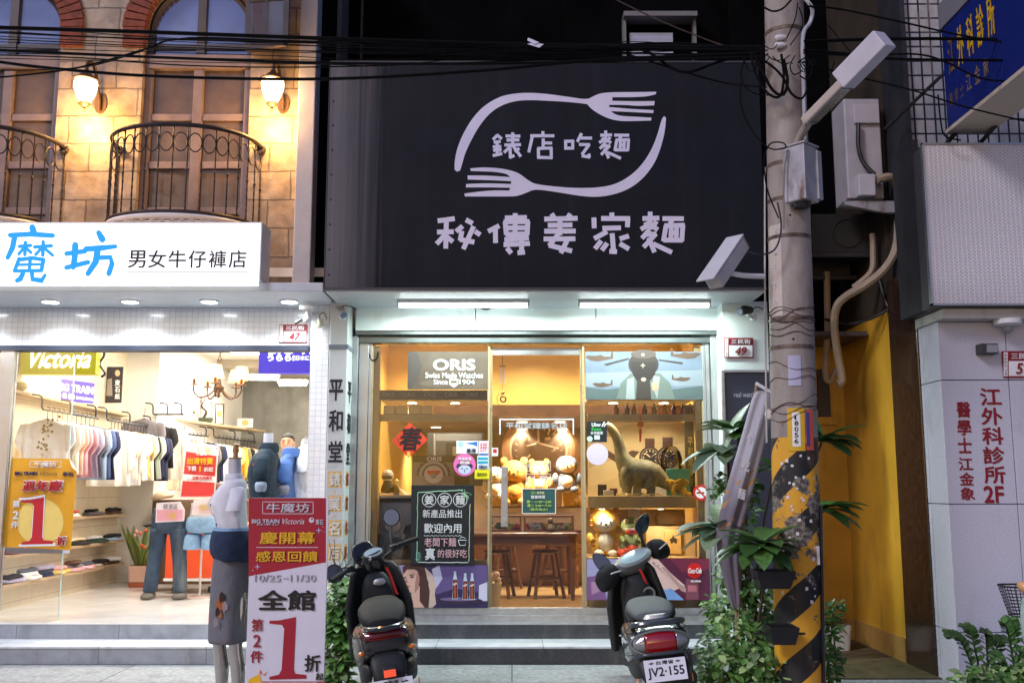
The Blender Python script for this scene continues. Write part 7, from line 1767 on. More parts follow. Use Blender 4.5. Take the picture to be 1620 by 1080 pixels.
c = Vector((X(316, 10.5, 930), 10.5, FLR)); T = thing('shorts_form', 'light blue denim shorts on a hip form in front of the orange counter', 'display form', c, local=True)
zt_ = P(316, 818, 10.5).z-FLR
MB().loft([wav((0,0,z), a, b, 24, am, 7, z*9) for z, a, b, am in ((zt_-.17,.19,.11,.02),(zt_-.1,.185,.11,.015),(zt_,.155,.10,.03),(zt_+.01,.15,.095,.03))]).build('shorts_seat', m_ltdenim, T, sub=1)
for s in (-1, 1): MB().loft([wav((s*x,0,z), a, b, 20, .03, 5, z*9) for x, z, a, b in ((.115,zt_-.33,.10,.10),(.11,zt_-.32,.112,.11),(.10,zt_-.24,.11,.112),(.09,zt_-.15,.09,.1))]).build('shorts_leg', m_ltdenim, T, sub=1)
MB().loft([ring((0,0,z), a, a*.65, 20) for z, a in ((zt_-.02,.14),(zt_+.12,.125),(zt_+.14,.13),(zt_+.145,.12))]).build('hip_form', m_manq, T)
MB().tube([(0,0,0),(0,0,zt_-.2)], .012, 7).build('stand_pole', m_steel, T); MB().lathe((0,0,.001), [(0,0),(.13,0),(.13,.01),(0,.02)], 20).build('base', m_steel, T)
# sale boards
sz = lambda x, y: (190+x/4.152, 700+y/4.152)
m_sal = C(222,66,62)
def tilted(name, pts, Y, mat, lab, cat):
    q = [P(u, v, Y) for u, v in pts]
    for p in q: p.y = Y
    return solo(MB().prism(q, (0,.006,0)), name, mat, lab, cat, smooth=0)
Yb = 10.3
sb = tilted('sale_board', [sz(426,50), sz(642,80), sz(622,360), sz(392,360)], Yb, C(236,224,214), 'red sale board in a white frame standing above the orange counter', 'sale sign')
prints(sb, Yb, [(m_sal, [sz(434,58), sz(634,87), sz(615,352), sz(400,352)]), (m_wht, [sz(415,205), sz(630,222), sz(628,262), sz(409,250)])], 'red_field')
def sbt(s, a, b, c, d, m, bold=.02): text(sb, s, sz(a,b)+sz(c,d), Yb, m, bold, lift=.004)
sbt('牛魔坊', 500, 68, 572, 84, m_wht); sbt('出清特賣', 443, 98, 612, 143, m_byel, .03); sbt('下殺', 442, 152, 502, 186, m_wht); sbt('1', 522, 155, 532, 190, m_byel); sbt('折起', 552, 160, 612, 190, m_wht); sbt('全館大特價中', 475, 220, 605, 240, m_sal); sbt('數量有限售完為止', 440, 238, 610, 248, m_sal, .0)
MB().tube([P(*sz(440,50),Yb)+Vector((0,.01,0)), P(*sz(440,20),Yb)+Vector((0,.01,0)), P(*sz(640,25),Yb)+Vector((0,.01,0)), P(*sz(640,80),Yb)+Vector((0,.01,0))], .008, 6).build('hanger_frame', m_white, sb)
tp = tilted('price_card', [sz(238,395), sz(395,385), sz(424,440), sz(420,514), sz(232,524)], 10.2, C(240,228,232), 'pink price card with a folded corner over the jeans', 'price card')
prints(tp, 10.2, [(C(236,170,184), [sz(243,440), sz(412,440), sz(412,508), sz(240,515)])], 'pink_field'); text(tp, '精選區', sz(284,402)+sz(378,438), 10.2, C(80,80,84), .0); text(tp, '1折', sz(310,455)+sz(372,500), 10.2, C(240,200,120), .03, lift=.004)
tp = tilted('price_card', [sz(484,372), sz(636,352), sz(640,470), sz(470,472)], 10.2, C(244,234,228), 'white and pink price card over the light denim shorts', 'price card')
prints(tp, 10.2, [(C(244,214,210), [sz(486,420), sz(636,405), sz(634,462), sz(478,465)])], 'pink_field'); text(tp, '特價', sz(520,405)+sz(600,445), 10.2, C(246,214,150), .03, lift=.004)
# ================================================================ NOODLE SHOP: WINDOWS AND ROOM
YW = YF - .004
m_lwood = M('pale_display_wood', (.60,.42,.18), .45, var=.12, scale=4, coat=.15)
m_dark = M('charcoal_board', (.03,.03,.032), .5, var=.2)
def fix(mb, name, mat, **k): return mb.build(name, mat, NB, smooth=k.pop('smooth', 0), **k)
def rbox(u0, v0, u1, v1, Y, dep):
    x0, x1, z0, z1 = rectw(u0, v0, u1, v1, Y); return MB().box(x0, x1, Y, Y+dep, z0, z1)
# display bays: posts, heads, shelves belong to the building
for u0, u1 in ((586, 598), (1103, 1115)): fix(rbox(u0, 548, u1, 962, YF+.02, .1), 'display_post', m_lwood)
fix(rbox(599, 617, 771, 632, YF+.025, .06), 'display_head', m_dark)
for i in range(5): text(NB, 'ORIS', (605+i*33, 621, 624+i*33, 627), YF+.025, C(130,128,124), bold=.02)
for u0, u1, lab in ((599, 771, 'left'), (930, 1100, 'right')):
    fix(rbox(u0, 655, u1, 666, YF+.12, .06), 'shelf_beam', m_lwood)
    x0, x1, _, _ = rectw(u0, 600, u1, 700, YF+.1); zc_ = Z(632, YF+.1)
    dh = fix(MB().box(x0, x1, YF+.09, YF+.75, zc_, zc_+.03), 'display_ceiling', M('cream_ceiling', (.7,.6,.42), .6, var=.03))
    for u in ((652, 720) if lab == 'left' else (970, 1050)):
        c = Vector((X(u, YF+.3, 638), YF+.3, zc_))
        d = MB().lathe(c+Vector((0,0,-.014)), [(0,0),(.05,0),(.055,.014)], 16).build('spotlight', m_white, dh)
        MB().lathe(c+Vector((0,0,-.017)), [(0,0),(.04,0),(.04,.002),(0,.002)], 16).build('diffuser', m_lampy, d)
        lamp('display_beam', 'SPOT', c+Vector((0,0,-.02)), 17, (1,.84,.60), d, .03, spread=R(130))
zsh_ = Z(784, YF+.1)
x0, x1, _, _ = rectw(930, 700, 1101, 800, YF+.1)
fix(MB().box(x0, x1, YF+.1, YF+.7, Z(803, YF+.1), zsh_), 'display_shelf', m_lwood, bevel=.004)
fix(MB().box(x0, x1, YF+.72, YF+.75, FLR, Z(805, YF+.72)), 'display_back', m_lwood)
fix(MB().box(x0, x1, YF+.1, YF+.71, Z(882, YF+.1)-.02, Z(882, YF+.1)), 'display_floor', m_lwood)
fix(MB().box(x0, x1, YF+.08, YF+.1, FLR+.01, Z(884, YF+.1)-.02), 'display_plinth', m_lwood)
x0, x1, _, _ = rectw(599, 700, 700, 800, YF+.1)
fix(MB().box(x0, x1, YF+.1, YF+.6, Z(783, YF+.1)-.02, Z(783, YF+.1)), 'display_floor', m_lwood)
fix(rbox(599, 785, 652, 905, YF+.35, .02), 'blue_grey_panel', C(96,112,140))
fix(rbox(599, 885, 771, 962, YF+.09, .02), 'display_plinth', m_lwood)
for i, u in enumerate((607, 627, 647, 667)):
    solo(rbox(u, 641, u+17, 654.5, YF+.125, .12), 'yellow_box', C(250,214,140,.4), 'small pale yellow box on the beam of the left display, %s of four' % ('first', 'second', 'third', 'fourth')[i], 'box', 'pale boxes on the left display beam', bevel=.003)
rr = random.Random(21)
for i, (u, col) in enumerate(((975,(120,60,30)),(992,(70,40,30)),(1003,(150,80,40)),(1020,(90,50,40)),(1035,(160,120,60)),(1052,(200,150,60)),(1066,(110,60,80)),(1080,(150,100,110)),(1092,(90,30,20)))):
    c = Vector((X(u, YF+.16, 650), YF+.16, Z(655, YF+.12)+.0015))
    nm = {120:'red brown',70:'dark brown',150:'copper',90:'maroon',160:'amber',200:'golden',110:'plum'}[col[0]]
    T = thing('bottle', '%s bottle on the beam of the right display, number %d from its left' % (nm, i+1), 'bottle', c, 'bottles on the right display beam')
    MB().lathe(c, [(0,0),(.022,0),(.023,.05),(.01,.068),(.009,.085),(0,.085)], 12).build('body', C(*col, .2), T); MB().lathe(c+Vector((0,0,.0855)), [(0,0),(.011,0),(.011,.012),(0,.012)], 10).build('cap', C(200,160,80,.3), T)
for u in (952, 1045):
    c = Vector((X(u, YF+.25, 803), YF+.25, Z(803, YF+.1)-.001))
    d = MB().lathe(c+Vector((0,0,-.012)), [(0,0),(.03,0),(.034,.012)], 14).build('spotlight', m_white, NB); MB().lathe(c+Vector((0,0,-.014)), [(0,0),(.024,0),(.024,.0015),(0,.0015)], 14).build('diffuser', m_lampy, d)
    lamp('display_beam', 'SPOT', c+Vector((0,-.05,-.02)), 6, (1,.84,.60), d, .03, spread=R(150))
# --- header posters on the glass
ob = board('watch_poster', 'grey brown ORIS watch poster at the top of the left window', 'poster', 645, 556, 772, 616, YW-.003, C(92,78,64,.5,var=.2), .003)
prints(ob, YW-.003, [(C(78,70,64), [(645.5,556.5),(660,556.5),(668,580),(660,600),(650,615.5),(645.5,615.5)]), (C(104,90,76), ellp(690, 606, 26, 6))], 'picture')
text(ob, 'ORIS', (685, 568, 752, 586), YW-.003, m_wht, .03); text(ob, 'Swiss Made Watches', (673, 589, 764, 598), YW-.003, m_wht, .01); text(ob, 'Since', (686, 600, 708, 608), YW-.003, m_wht, .01); text(ob, '1904', (727, 600, 751, 608), YW-.003, m_wht, .01)
prints(ob, YW-.003, [(C(215,210,200), [(711,599),(725,599),(725,608),(718,613),(711,608)]), (C(92,78,64), rc(713,602,723,606))], 'shield_emblem', .002)
pb = board('pilot_poster', 'wide poster of a helmeted pilot among propeller aeroplanes atop the right window', 'poster', 926, 556, 1113, 632, YW-.003, C(112,124,140,.5,var=.12), .003)
def plane(u, v, s, f=1): return [(u+f*s*a, v+s*b) for a, b in ((-1,-.12),(-.8,-.22),(-.2,-.2),(.1,-.28),(.35,-.15),(.8,-.12),(.88,-.5),(1.0,-.5),(1.0,.0),(.4,.12),(-.1,.2),(-.6,.14))]
bt1, bt2, bt3 = C(92,70,54), C(62,52,46), C(146,152,150)
prints(pb, YW-.003, [(C(134,142,150), [(926.5,590),(1112.5,585),(1112.5,610),(926.5,612)]), (C(80,94,92), [(926.5,631.5),(926.5,612),(960,616),(1000,612),(1060,616),(1112.5,610),(1112.5,631.5)]),
  (bt1, plane(948,567,22)), (bt1, plane(1085,563,24,-1)), (bt1, plane(953,609,16)), (bt1, plane(1078,600,15,-1)), (bt2, [(955,576),(994,566),(996,568),(960,578)]), (bt2, [(1042,568),(1080,573),(1080,576),(1042,570)]),
  (C(102,112,104), [(975,631.5),(982,606),(998,590),(1044,590),(1060,606),(1068,631.5)]), (bt3, [(990,631.5),(992,600),(1003,596),(1004,631.5)]), (bt3, [(1040,631.5),(1044,596),(1034,594),(1032,612)]),
  (C(60,48,42), ellp(1018, 576, 24, 20)), (C(46,38,35), [(997,572),(1040,572),(1036,592),(1026,606),(1010,606),(1001,592)]), (C(84,72,64), ellp(1018,560,20,7)), (C(228,220,200), ellp(1017,561,2.5,2)),
  (C(210,190,150), spark(1017,578,5)), (C(58,50,44), [(1008,600),(1028,600),(1030,631),(1006,631)]), (C(190,170,140), ellp(1018,600,4,3)), (C(190,150,120), [(1030,606),(1040,602),(1042,616),(1032,618)])], 'picture')
# --- the spring diamond
q = [P(u, v, YW-.004) for u, v in ((648,668),(677,695),(646,724),(620,697))]
dm = solo(MB().prism(q, (0,.002,0)), 'spring_couplet', C(216,66,36,.5), 'red diamond of paper with a black brushed spring character on the left window', 'paper sign', smooth=0)
text(dm, '春', (632, 675, 667, 712), YW-.004, m_blk, .016, .12); prints(dm, YW-.004, [(C(240,180,60), rc(644, 714, 649, 722)), (C(150,60,30), rc(629,692,631,699)), (C(150,60,30), rc(664,690,666,695))], 'gold_marks')
# --- stickers
def stick(name, lab, u0, v0, u1, v1, col, items=(), texts=(), Y=YW-.003):
    b = board(name, lab, 'sticker', u0, v0, u1, v1, Y, C(*col), .002)
    if items: prints(b, Y, list(items))
    for s_, r_, m_, bd in texts: text(b, s_, r_, Y, m_, bd)
    return b
m_blu = C(40,110,190); m_cy = C(30,160,190)
stick('white_sticker', 'white and blue sticker on the right of the left window', 722, 697, 756, 717, (232,236,240), [(m_blu, [(736,701),(755,698),(755,706),(748,703)]), (C(170,200,200), ellp(729,702,4.5,4.5))], [('臺灣', (738,709,753,715.5), C(60,70,90), .02)])
stick('red_white_sticker', 'narrow white sticker with red strokes beside the door edge', 757, 697, 773, 720, (228,214,220), [(m_blu, rc(758,717,772,719.5))], [('拼', (759,699,771,714), C(220,90,100), .0)])
stick('blue_sticker', 'blue and white striped sticker under the red stroked one', 755, 720.5, 773, 742, (226,232,236), [(m_cy, rc(756,723,772,727)), (m_cy, rc(756,729,772,733))], [('行動支付', (757,735,771,741), C(50,80,120), .02)])
stick('yellow_sticker', 'bright yellow sticker at the lower right corner of the left window', 751, 742.5, 774, 757, (232,224,20), (), [('電子支付', (755,747,770,752), C(90,90,20), .01)])
def disc(name, lab, u, v, r_, col):
    c = P(u, v, YW-.003); return solo(MB().lathe(c, [(0,0),(r_*YW/FPX,0),(r_*YW/FPX,.002),(0,.002)], 30, rot=Matrix.Rotation(R(90),3,'X')), name, C(*col), lab, 'sticker')
d_ = disc('pink_sticker', 'round pink delivery sticker with a pale animal face on the left window', 735, 735, 17.5, (228,110,176))
Yd = YW-.0055
text(d_, '外送美食', (725,723,746,728), Yd, m_wht, .03); text(d_, '熊貓', (728,729,743,734), Yd, m_wht, .03)
prints(d_, Yd, [(C(60,50,80), ellp(726,737,4,4)), (C(60,50,80), ellp(744,737,4,4)), (C(196,206,232), ellp(735,742.5,10,7.5)), (C(60,50,80), ellp(731,741,2,.8)), (C(60,50,80), ellp(739,741,2,.8)), (C(60,50,80), rc(734.4,742,735.6,747))])
s_ = stick('delivery_sticker', 'black Uber Eats sticker at the top left of the right window', 929, 666, 960, 699, (20,28,34), [(m_wht, [(955,667),(957,667),(953,675),(951.5,674)]), (m_wht, [(958,669),(959.5,670),(956,675),(955,674)]), (C(190,220,200), ellp(933,694,4.5,4.5)), (C(200,205,205), rc(940,688,949,695))], [('Uber', (936,668.5,951,674.5), m_wht, .025), ('Eats', (936,675.5,951,681), C(60,190,90), .025), ('合作商家', (934,682,954,687), m_wht, .02)])
disc('lilac_sticker', 'round pale lilac sticker under the black delivery sticker', 945, 718, 17, (214,200,224))
c = P(1109, 779, YW-.003); ns = disc('no_smoking_sign', 'round red and white no smoking sticker on the right edge of the window', 1109, 779, 12.5, (196,40,30)); Yd = YW-.0055
prints(ns, Yd, [(C(230,226,222), ellp(1109,779,9,9)), (m_blk, rc(1102,778,1114,780.4)), (C(210,30,30), [(1102,773),(1104,771.5),(1116,785),(1114,786.5)])]); 
stick('small_red_seal_sticker', 'small white sticker with a red seal on the glass door', 778, 708, 788, 721, (232,226,222), [(C(196,40,40), rc(780,710,786,716))])
# --- chalkboards
YCH = YF-.07
cb = board('chalkboard', 'black chalk menu board with white, green and pink handwriting leaning in the left window', 'chalkboard', 650, 767, 750, 893, YCH, C(22,24,24,.7,var=.3), .02, bevel=.002)
m_ch, m_chg, m_chp, m_chy = C(220,222,220), C(150,196,160), C(226,180,184), C(216,216,170)
def cz(x, y): return (480+x/3.178, 740+y/3.178)
for k, (x, ch) in enumerate(((632,'姜'),(710,'家'),(788,'麵'))):
    u, v = cz(x, 160); prints(cb, YCH, [(m_ch, ellp(u, v, 11.4, 11.4, 24)), (C(22,24,24,.7,var=.3), ellp(u, v, 10.4, 10.4, 24))], 'circle'); text(cb, ch, (u-7, v-7.5, u+7, v+7.5), YCH, m_ch, .02)
for s_, q, m_, bd in (('新產品推出', (600,208,797,250), m_ch, .008), ('歡迎內用', (606,278,795,326), m_ch, .018), ('老闆下麵', (608,350,768,394), m_chp, .006), ('真', (612,400,662,462), m_ch, .03), ('的很好吃', (676,408,822,450), m_chp, .004)): text(cb, s_, cz(q[0],q[1])+cz(q[2],q[3]), YCH, m_, bd)
def chalk(pts, r, m, n=1):
    mb = MB(); q = [P(*cz(x, y), YCH-.001) for x, y in pts]
    mb.tube(q, r, 5); return mb.build('chalk_line', m, cb)
rr = random.Random(5); ln_ = lambda x0, y0, x1, y1: [(x0+(x1-x0)*i/14+rr.uniform(-1.5,1.5), y0+(y1-y0)*i/14+rr.uniform(-1.5,1.5)) for i in range(15)]
chalk(ln_(574,125,570,470), .0035, m_chg); chalk(ln_(574,122,800,112), .0035, m_chg); chalk(ln_(838,180,832,468), .003, m_chy); chalk(ln_(575,474,830,474), .0025, m_ch)
chalk([(606+i*10, 338+4*(i % 2)) for i in range(20)], .0018, m_ch)
for k in range(12): chalk([(815+rr.uniform(-25,25), 125+rr.uniform(-25,20)), (815+rr.uniform(-25,30), 125+rr.uniform(-25,40))], .002, m_chg)
for k in range(8): chalk([(560+rr.uniform(0,15), 420+k*6), (572+rr.uniform(0,22), 425+k*6)], .002, C(110,160,150))
chalk([(778,362),(820,362),(812,388),(786,388),(778,362)], .003, m_ch); chalk([(785,352),(800,346),(815,352)], .002, m_ch)
gb = board('opening_hours_board', 'small green board with yellow opening hours on the glass door', 'notice board', 827, 773.5, 878, 811, YF+.03, C(40,84,80,.6), .008)
x0, x1, z0, z1 = rectw(827, 773.5, 878, 811, YF+.03)
fr = MB(); fr.box(x0-.008,x0-.001,YF+.026,YF+.04,z0-.008,z1+.008); fr.box(x1+.001,x1+.008,YF+.026,YF+.04,z0-.008,z1+.008); fr.box(x0-.001,x1+.001,YF+.026,YF+.04,z1+.001,z1+.008); fr.box(x0-.001,x1+.001,YF+.026,YF+.04,z0-.008,z0-.001); fr.build('frame', C(226,220,204), gb, smooth=0)
for s_, q, m_ in (('GO', (840,777,847,781), C(160,210,90)), ('姜家麵', (849,777,861,781), m_chy), ('營業時間', (840,783,862,788.5), m_wht), ('週一 11:30～2:00', (833,791,872,795.5), C(190,220,110)), ('週二 5:00～7:30', (834,797,872,801.5), C(190,220,110)), ('（售完為止）', (838,803,866,807.5), C(190,220,110))): text(gb, s_, q, YF+.03, m_, .012)
# --- long drink banners under the windows
def banner(u0, u1, v0, v1, lab, items, bgc):
    b = board('drink_banner', lab, 'banner', u0, v0, u1, v1, YF-.05, C(*bgc), .004, 'printed drink banners under the windows'); prints(b, YF-.05, items, 'picture'); return b
sk, skd, hr, hrl = C(214,170,150), C(170,120,104), C(74,44,36), C(206,180,160)
def bottle_art(u, v, s):
    o = [(-.28,-1.0),(.28,-1.0),(.26,-.75),(.5,-.35),(.62,0),(.5,.35),(.56,.6),(.66,1.0),(-.66,1.0),(-.56,.6),(-.5,.35),(-.62,0),(-.5,-.35),(-.26,-.75)]
    f = lambda k, a, b: [(u+x*s*.33*k, v+y*s) for x, y in o if a <= y <= b]
    return [(C(190,205,215), f(1, -1, 1)), (C(96,36,24), [(u-.45*s*.33, v-.4*s),(u+.45*s*.33, v-.4*s),(u+.55*s*.33, v),(u+.46*s*.33, v+.35*s),(u+.55*s*.33,v+.95*s),(u-.55*s*.33,v+.95*s),(u-.46*s*.33,v+.35*s),(u-.55*s*.33,v)]), (C(176,80,44), [(u-.2*s*.33,v-.3*s),(u+.1*s*.33,v-.3*s),(u+.2*s*.33,v+.9*s),(u-.2*s*.33,v+.9*s)]), (C(220,200,190), [(u-.4*s*.33, v-.12*s),(u+.4*s*.33, v-.2*s),(u+.4*s*.33, v-.06*s),(u-.4*s*.33, v+.02*s)])]
b1 = banner(612, 772, 893, 961, 'long purple drink banner with a woman and three bottles under the left window',
  [(C(150,136,170), rc(612.5,893.5,640,960.5)), (C(98,80,130), [(690,893.5),(771.5,893.5),(771.5,940),(720,930),(690,940)]), (C(190,186,206), [(683,900),(695,893.5),(700,915),(690,930)]), (C(210,206,220), [(758,925),(771,920),(771,950),(757,950)]),
   (hr, [(640,893.5),(668,893.5),(680,905),(686,925),(684,950),(678,960.5),(655,960.5),(645,930)]), (hrl, [(672,897),(684,908),(690,925),(688,940),(690,955),(684,960.5),(678,960.5),(680,935),(676,915)]), (hr, [(668,900),(678,920),(676,950),(668,960),(664,930)]),
   (sk, [(638,899),(650,895),(660,900),(664,915),(662,930),(656,938),(646,936),(640,926),(637,912)]), (sk, [(652,935),(664,926),(664,950),(672,960.5),(645,960.5)]), (skd, [(660,905),(664,915),(662,930),(656,938),(657,920)]), (hr, [(637,896),(650,893.5),(662,896),(664,905),(656,900),(644,900),(638,908)]),
   (C(60,34,30), ellp(652,912,3.2,1.2)), (C(60,34,30), ellp(641,913,2.2,1.1)), (hr, [(648,908.5),(656,907.5),(656,909),(648,910)]), (C(176,80,84), ellp(645,927,3.6,1.5)), (skd, [(643,914),(646,921),(641,921)]),
   (C(52,34,60), ellp(728,950,36,6)), (C(120,100,140), ellp(726,947,30,3))] + [x for k, (u, v, s) in enumerate(((720,925,22),(736,927,21),(747,927,21))) for x in bottle_art(u, v, s)], (52,40,78))
b2 = banner(928, 1123, 883, 949, 'long maroon drink banner with blowing hair and a red disc under the right window',
  [(C(160,160,196), rc(928.5,883.5,990,948.5)), (C(124,84,130), [(928.5,912),(945,910),(955,925),(960,948.5),(928.5,948.5)]), (C(170,130,160), [(935,920),(950,918),(948,935),(936,940)]), (C(90,30,60), [(1010,883.5),(1122,883.5),(1122,948.5),(1090,948.5),(1060,930),(1040,900)]), (C(120,40,64), [(1060,883.5),(1122,883.5),(1122,900),(1080,905)]),
   (C(226,190,176), [(985,883.5),(1040,883.5),(1060,905),(1084,926),(1070,932),(1050,940),(1020,948.5),(990,930)])] + [(C(*rr.choice([(236,206,190),(190,150,140),(160,110,110),(244,226,214)])), [(1020+i*2.5,884+i*1.2),(1024+i*2.5,884+i*1.2),(1062+i*1.9,912+i*1.7),(1084+i*.4,925+i*1.2),(1060+i*1.6,914+i*1.8)]) for i in range(12)] +
  [(C(120,160,210), [(1040,935),(1062,930),(1082,948.5),(1046,948.5)]), (C(210,60,60), ellp(1012,925,1.8,14)), (C(130,70,84), rc(1085,915,1105,948)), (C(190,110,120), rc(1088,925,1102,935)), (C(222,24,24), ellp(1098.5,902,12,12,28))], (96,24,50))
text(b2, 'Coca‑Cola', (1088.5, 897.5, 1109, 906), YF-.05, m_wht, .02, .3, lift=.011); text(b2, '可口可樂', (1092, 917, 1108, 920), YF-.05, m_wht, .02, lift=.011)
# --- glass lettering of the door
for q in ((790,662,908,664),(790,664,792,687),(906,664,908,687)): 
    fix(rbox(*q, YF+.04, .001), 'door_outline', C(210,214,216))
text(NB, '平和堂鐘錶名店', (800, 668, 898, 678), YF+.04, C(176,186,194), .01)
for q, s_ in (((832,729,850,745),'內用'),((853,729,871,745),'外送'),((832,749,871,768),'外帶')):
    u0, v0, u1, v1 = q
    for e in ((u0,v0,u1,v0+1),(u0,v1-1,u1,v1),(u0,v0+1,u0+1,v1-1),(u1-1,v0+1,u1,v1-1)): fix(rbox(*e, YF+.04, .001), 'door_outline', C(226,222,216))
    text(NB, s_, (u0+2.5, v0+3, u1-2.5, v1-3), YF+.04, C(226,222,216), .01)
# --- left window goods
gm = board('grey_display_panel', 'tall dark grey display panel behind the stickers of the left window', 'display panel', 676, 684, 764, 768, YF+.42, C(70,72,76,.3), .02)
prints(gm, YF+.42, [(C(120,126,130,.3), rc(690,686,762,697)), (C(36,34,34), rc(705,700,742,766)), (C(126,104,84), rc(716,706,740,722)), (C(150,152,150), rc(686,686,689,766))], 'panel_detail')
op = board('watch_poster', 'square ORIS poster of a big watch dial with a red segment in the left window', 'poster', 652, 720, 720, 768, YF+.25, C(62,52,46,.4), .01)
text(op, 'ORIS', (675, 722, 699, 729), YF+.25, m_wht, .03)
prints(op, YF+.25, [(C(150,140,134), rc(653,731,719,768)), (C(70,64,62), ellp(686,752,27,27,28,180,360)), (C(190,184,180), ellp(686,752,23,23,28,180,360)), (C(96,90,88), ellp(686,752,19,19,28,180,360)), (C(214,208,204), ellp(686,750,15,14)), (C(210,60,40), ellp(686,744,11,8,20,0,180)), (C(222,190,180), ellp(687,741,4,3)), (C(160,154,150), ellp(686,752,5,5))] + [(m_wht, [(686+25*math.cos(R(a))-.6, 752+25*math.sin(R(a))-.6), (686+25*math.cos(R(a))+.8, 752+25*math.sin(R(a))-.6), (686+25*math.cos(R(a))+.6, 752+25*math.sin(R(a))+.9)]) for a in range(190, 360, 20)], 'dial')
c = P(613, 770, YF+.2); T = thing('helmet_bust', 'small figure bust wearing a pale helmet with black goggles in the left window', 'figurine', c)
MB().sph(c+Vector((0,0,.10)), .055, .06, .055).build('helmet', C(214,206,186,.3), T); MB().boxc(c+Vector((0,-.045,.085)), (.085,.04,.03)).build('goggles', m_black, T, bevel=.008)
MB().loft([ring(c+Vector((0,0,z)), a, b, 18) for z, a, b in ((-.06,.07,.05),(0,.06,.045),(.04,.035,.035),(.07,.04,.04))]).build('bust', C(60,58,54), T, sub=1)
c = P(627, 771, YF+.22); T = thing('gold_figurine', 'little golden figure standing beside the helmeted bust in the left window', 'figurine', c)
MB().loft([ring(c+Vector((0,0,z)), a, a*.7, 14) for z, a in ((-.07,.03),(-.03,.028),(.0,.035),(.03,.02))]).build('body', C(206,170,90,.35), T, sub=1); MB().sph(c+Vector((0,0,.05)), .026).build('head', C(220,190,110,.35), T)
mb = MB(); cz_ = P(625, 779, YF+.12)
mb.grid(16, 6, lambda a, b: Vector((cz_.x-.19+.38*a, YF+.11+.22*b, Z(783, YF+.1)+.004+.075*math.exp(-((a-.45)/.22)**2)*(1-.2*b)+.006*math.sin(14*a))))
solo(mb, 'white_cloth', m_whtcl, 'white cloth draped over the ledge under the helmeted bust', 'cloth', smooth=60)
c = P(622, 878, YF+.22); T = thing('hooded_plush', 'dark grey hooded plush doll low in the left window behind the black scooter', 'plush toy', c)
m_dpl = M_cloth('dark_plush', (.06,.065,.075), var=.2, scale=20)
MB().loft([ring(c+Vector((0,0,z)), a, a*.8, 20) for z, a in ((-.02,.10),(.06,.125),(.16,.11),(.22,.07),(.23,.03))]).build('body', m_dpl, T, sub=1)
MB().sph(c+Vector((0,0,.28)), .105, .09, .1).build('hood', m_dpl, T); MB().sph(c+Vector((0,-.06,.27)), .07, .04, .065).build('face', C(130,120,116), T)
for s in (-1, 1): MB().sph(c+Vector((s*.03,-.1,.285)), .011).build('eye', m_black, T); MB().sph(c+Vector((s*.12,-.03,.12)), .04, .04, .07).build('arm', m_dpl, T)
# --- right window: backdrop, dinosaur, toys
bk = board('watch_backdrop', 'cream backdrop with two printed dark diver watches in the right window', 'backdrop', 930, 668, 1084, 790, YF+.66, C(206,188,146,.5), .012)
Yk = YF+.66
def watch_art(u, v, r_): return [(C(80,50,44), rc(u-r_*.45, v-r_*1.75, u+r_*.45, v-r_*.9)), (C(80,50,44), rc(u-r_*.4, v+r_*.9, u+r_*.4, v+r_*1.5)), (C(60,46,40), ellp(u, v, r_, r_, 26)), (C(150,128,104), ellp(u, v, r_*.82, r_*.82, 26)), (C(44,36,34), ellp(u, v, r_*.76, r_*.76, 26)), (C(226,210,180), [(u-.5,v),(u-r_*.45,v-r_*.35),(u-r_*.4,v-r_*.42),(u+1,v-1)]), (C(226,210,180), [(u,v+1),(u+r_*.55,v-r_*.4),(u+r_*.58,v-r_*.34)])] + [(C(226,216,190), ellp(u+r_*.6*math.cos(R(a)), v+r_*.6*math.sin(R(a)), r_*.07, r_*.07, 6)) for a in range(0, 360, 30)]
prints(bk, Yk, [(C(186,166,124), [(931,690),(1000,670),(1083,670),(1083,700),(990,720),(931,740)]), (C(196,180,140), [(931,770),(990,750),(1083,745),(1083,789),(931,789)]), (C(74,50,44), [(962,712),(978,722),(976,732),(960,722)]), (C(74,50,44), [(988,718),(1000,712),(1012,714),(1000,728),(990,730)])] + watch_art(1028, 723, 17) + watch_art(1056, 723, 18), 'picture')
text(bk, 'ROLEX', (953, 683, 984, 689), Yk, C(120,96,60), .02)
dp = board('dark_side_panel', 'narrow dark vertical panel with faint gold lettering at the right of the window display', 'panel', 1084, 640, 1100, 784, YF+.5, C(52,48,34,.5), .02)
vtext(dp, '平和堂鐘錶', 1092, 690, 770, 8, YF+.5, C(150,136,80), .01)
c = P(1062, 728, YF+.55); solo(MB().lathe(c, [(.10,-.1),(.10,.02),(.085,.08),(.05,.125),(.01,.14),(.012,.15),(.012,.17),(0,.17)], 24), 'glass_dome', M_glass('dome_glass', (.9,.88,.8), 1.2, .05), 'clear glass dome standing at the back of the right window', 'glass dome')
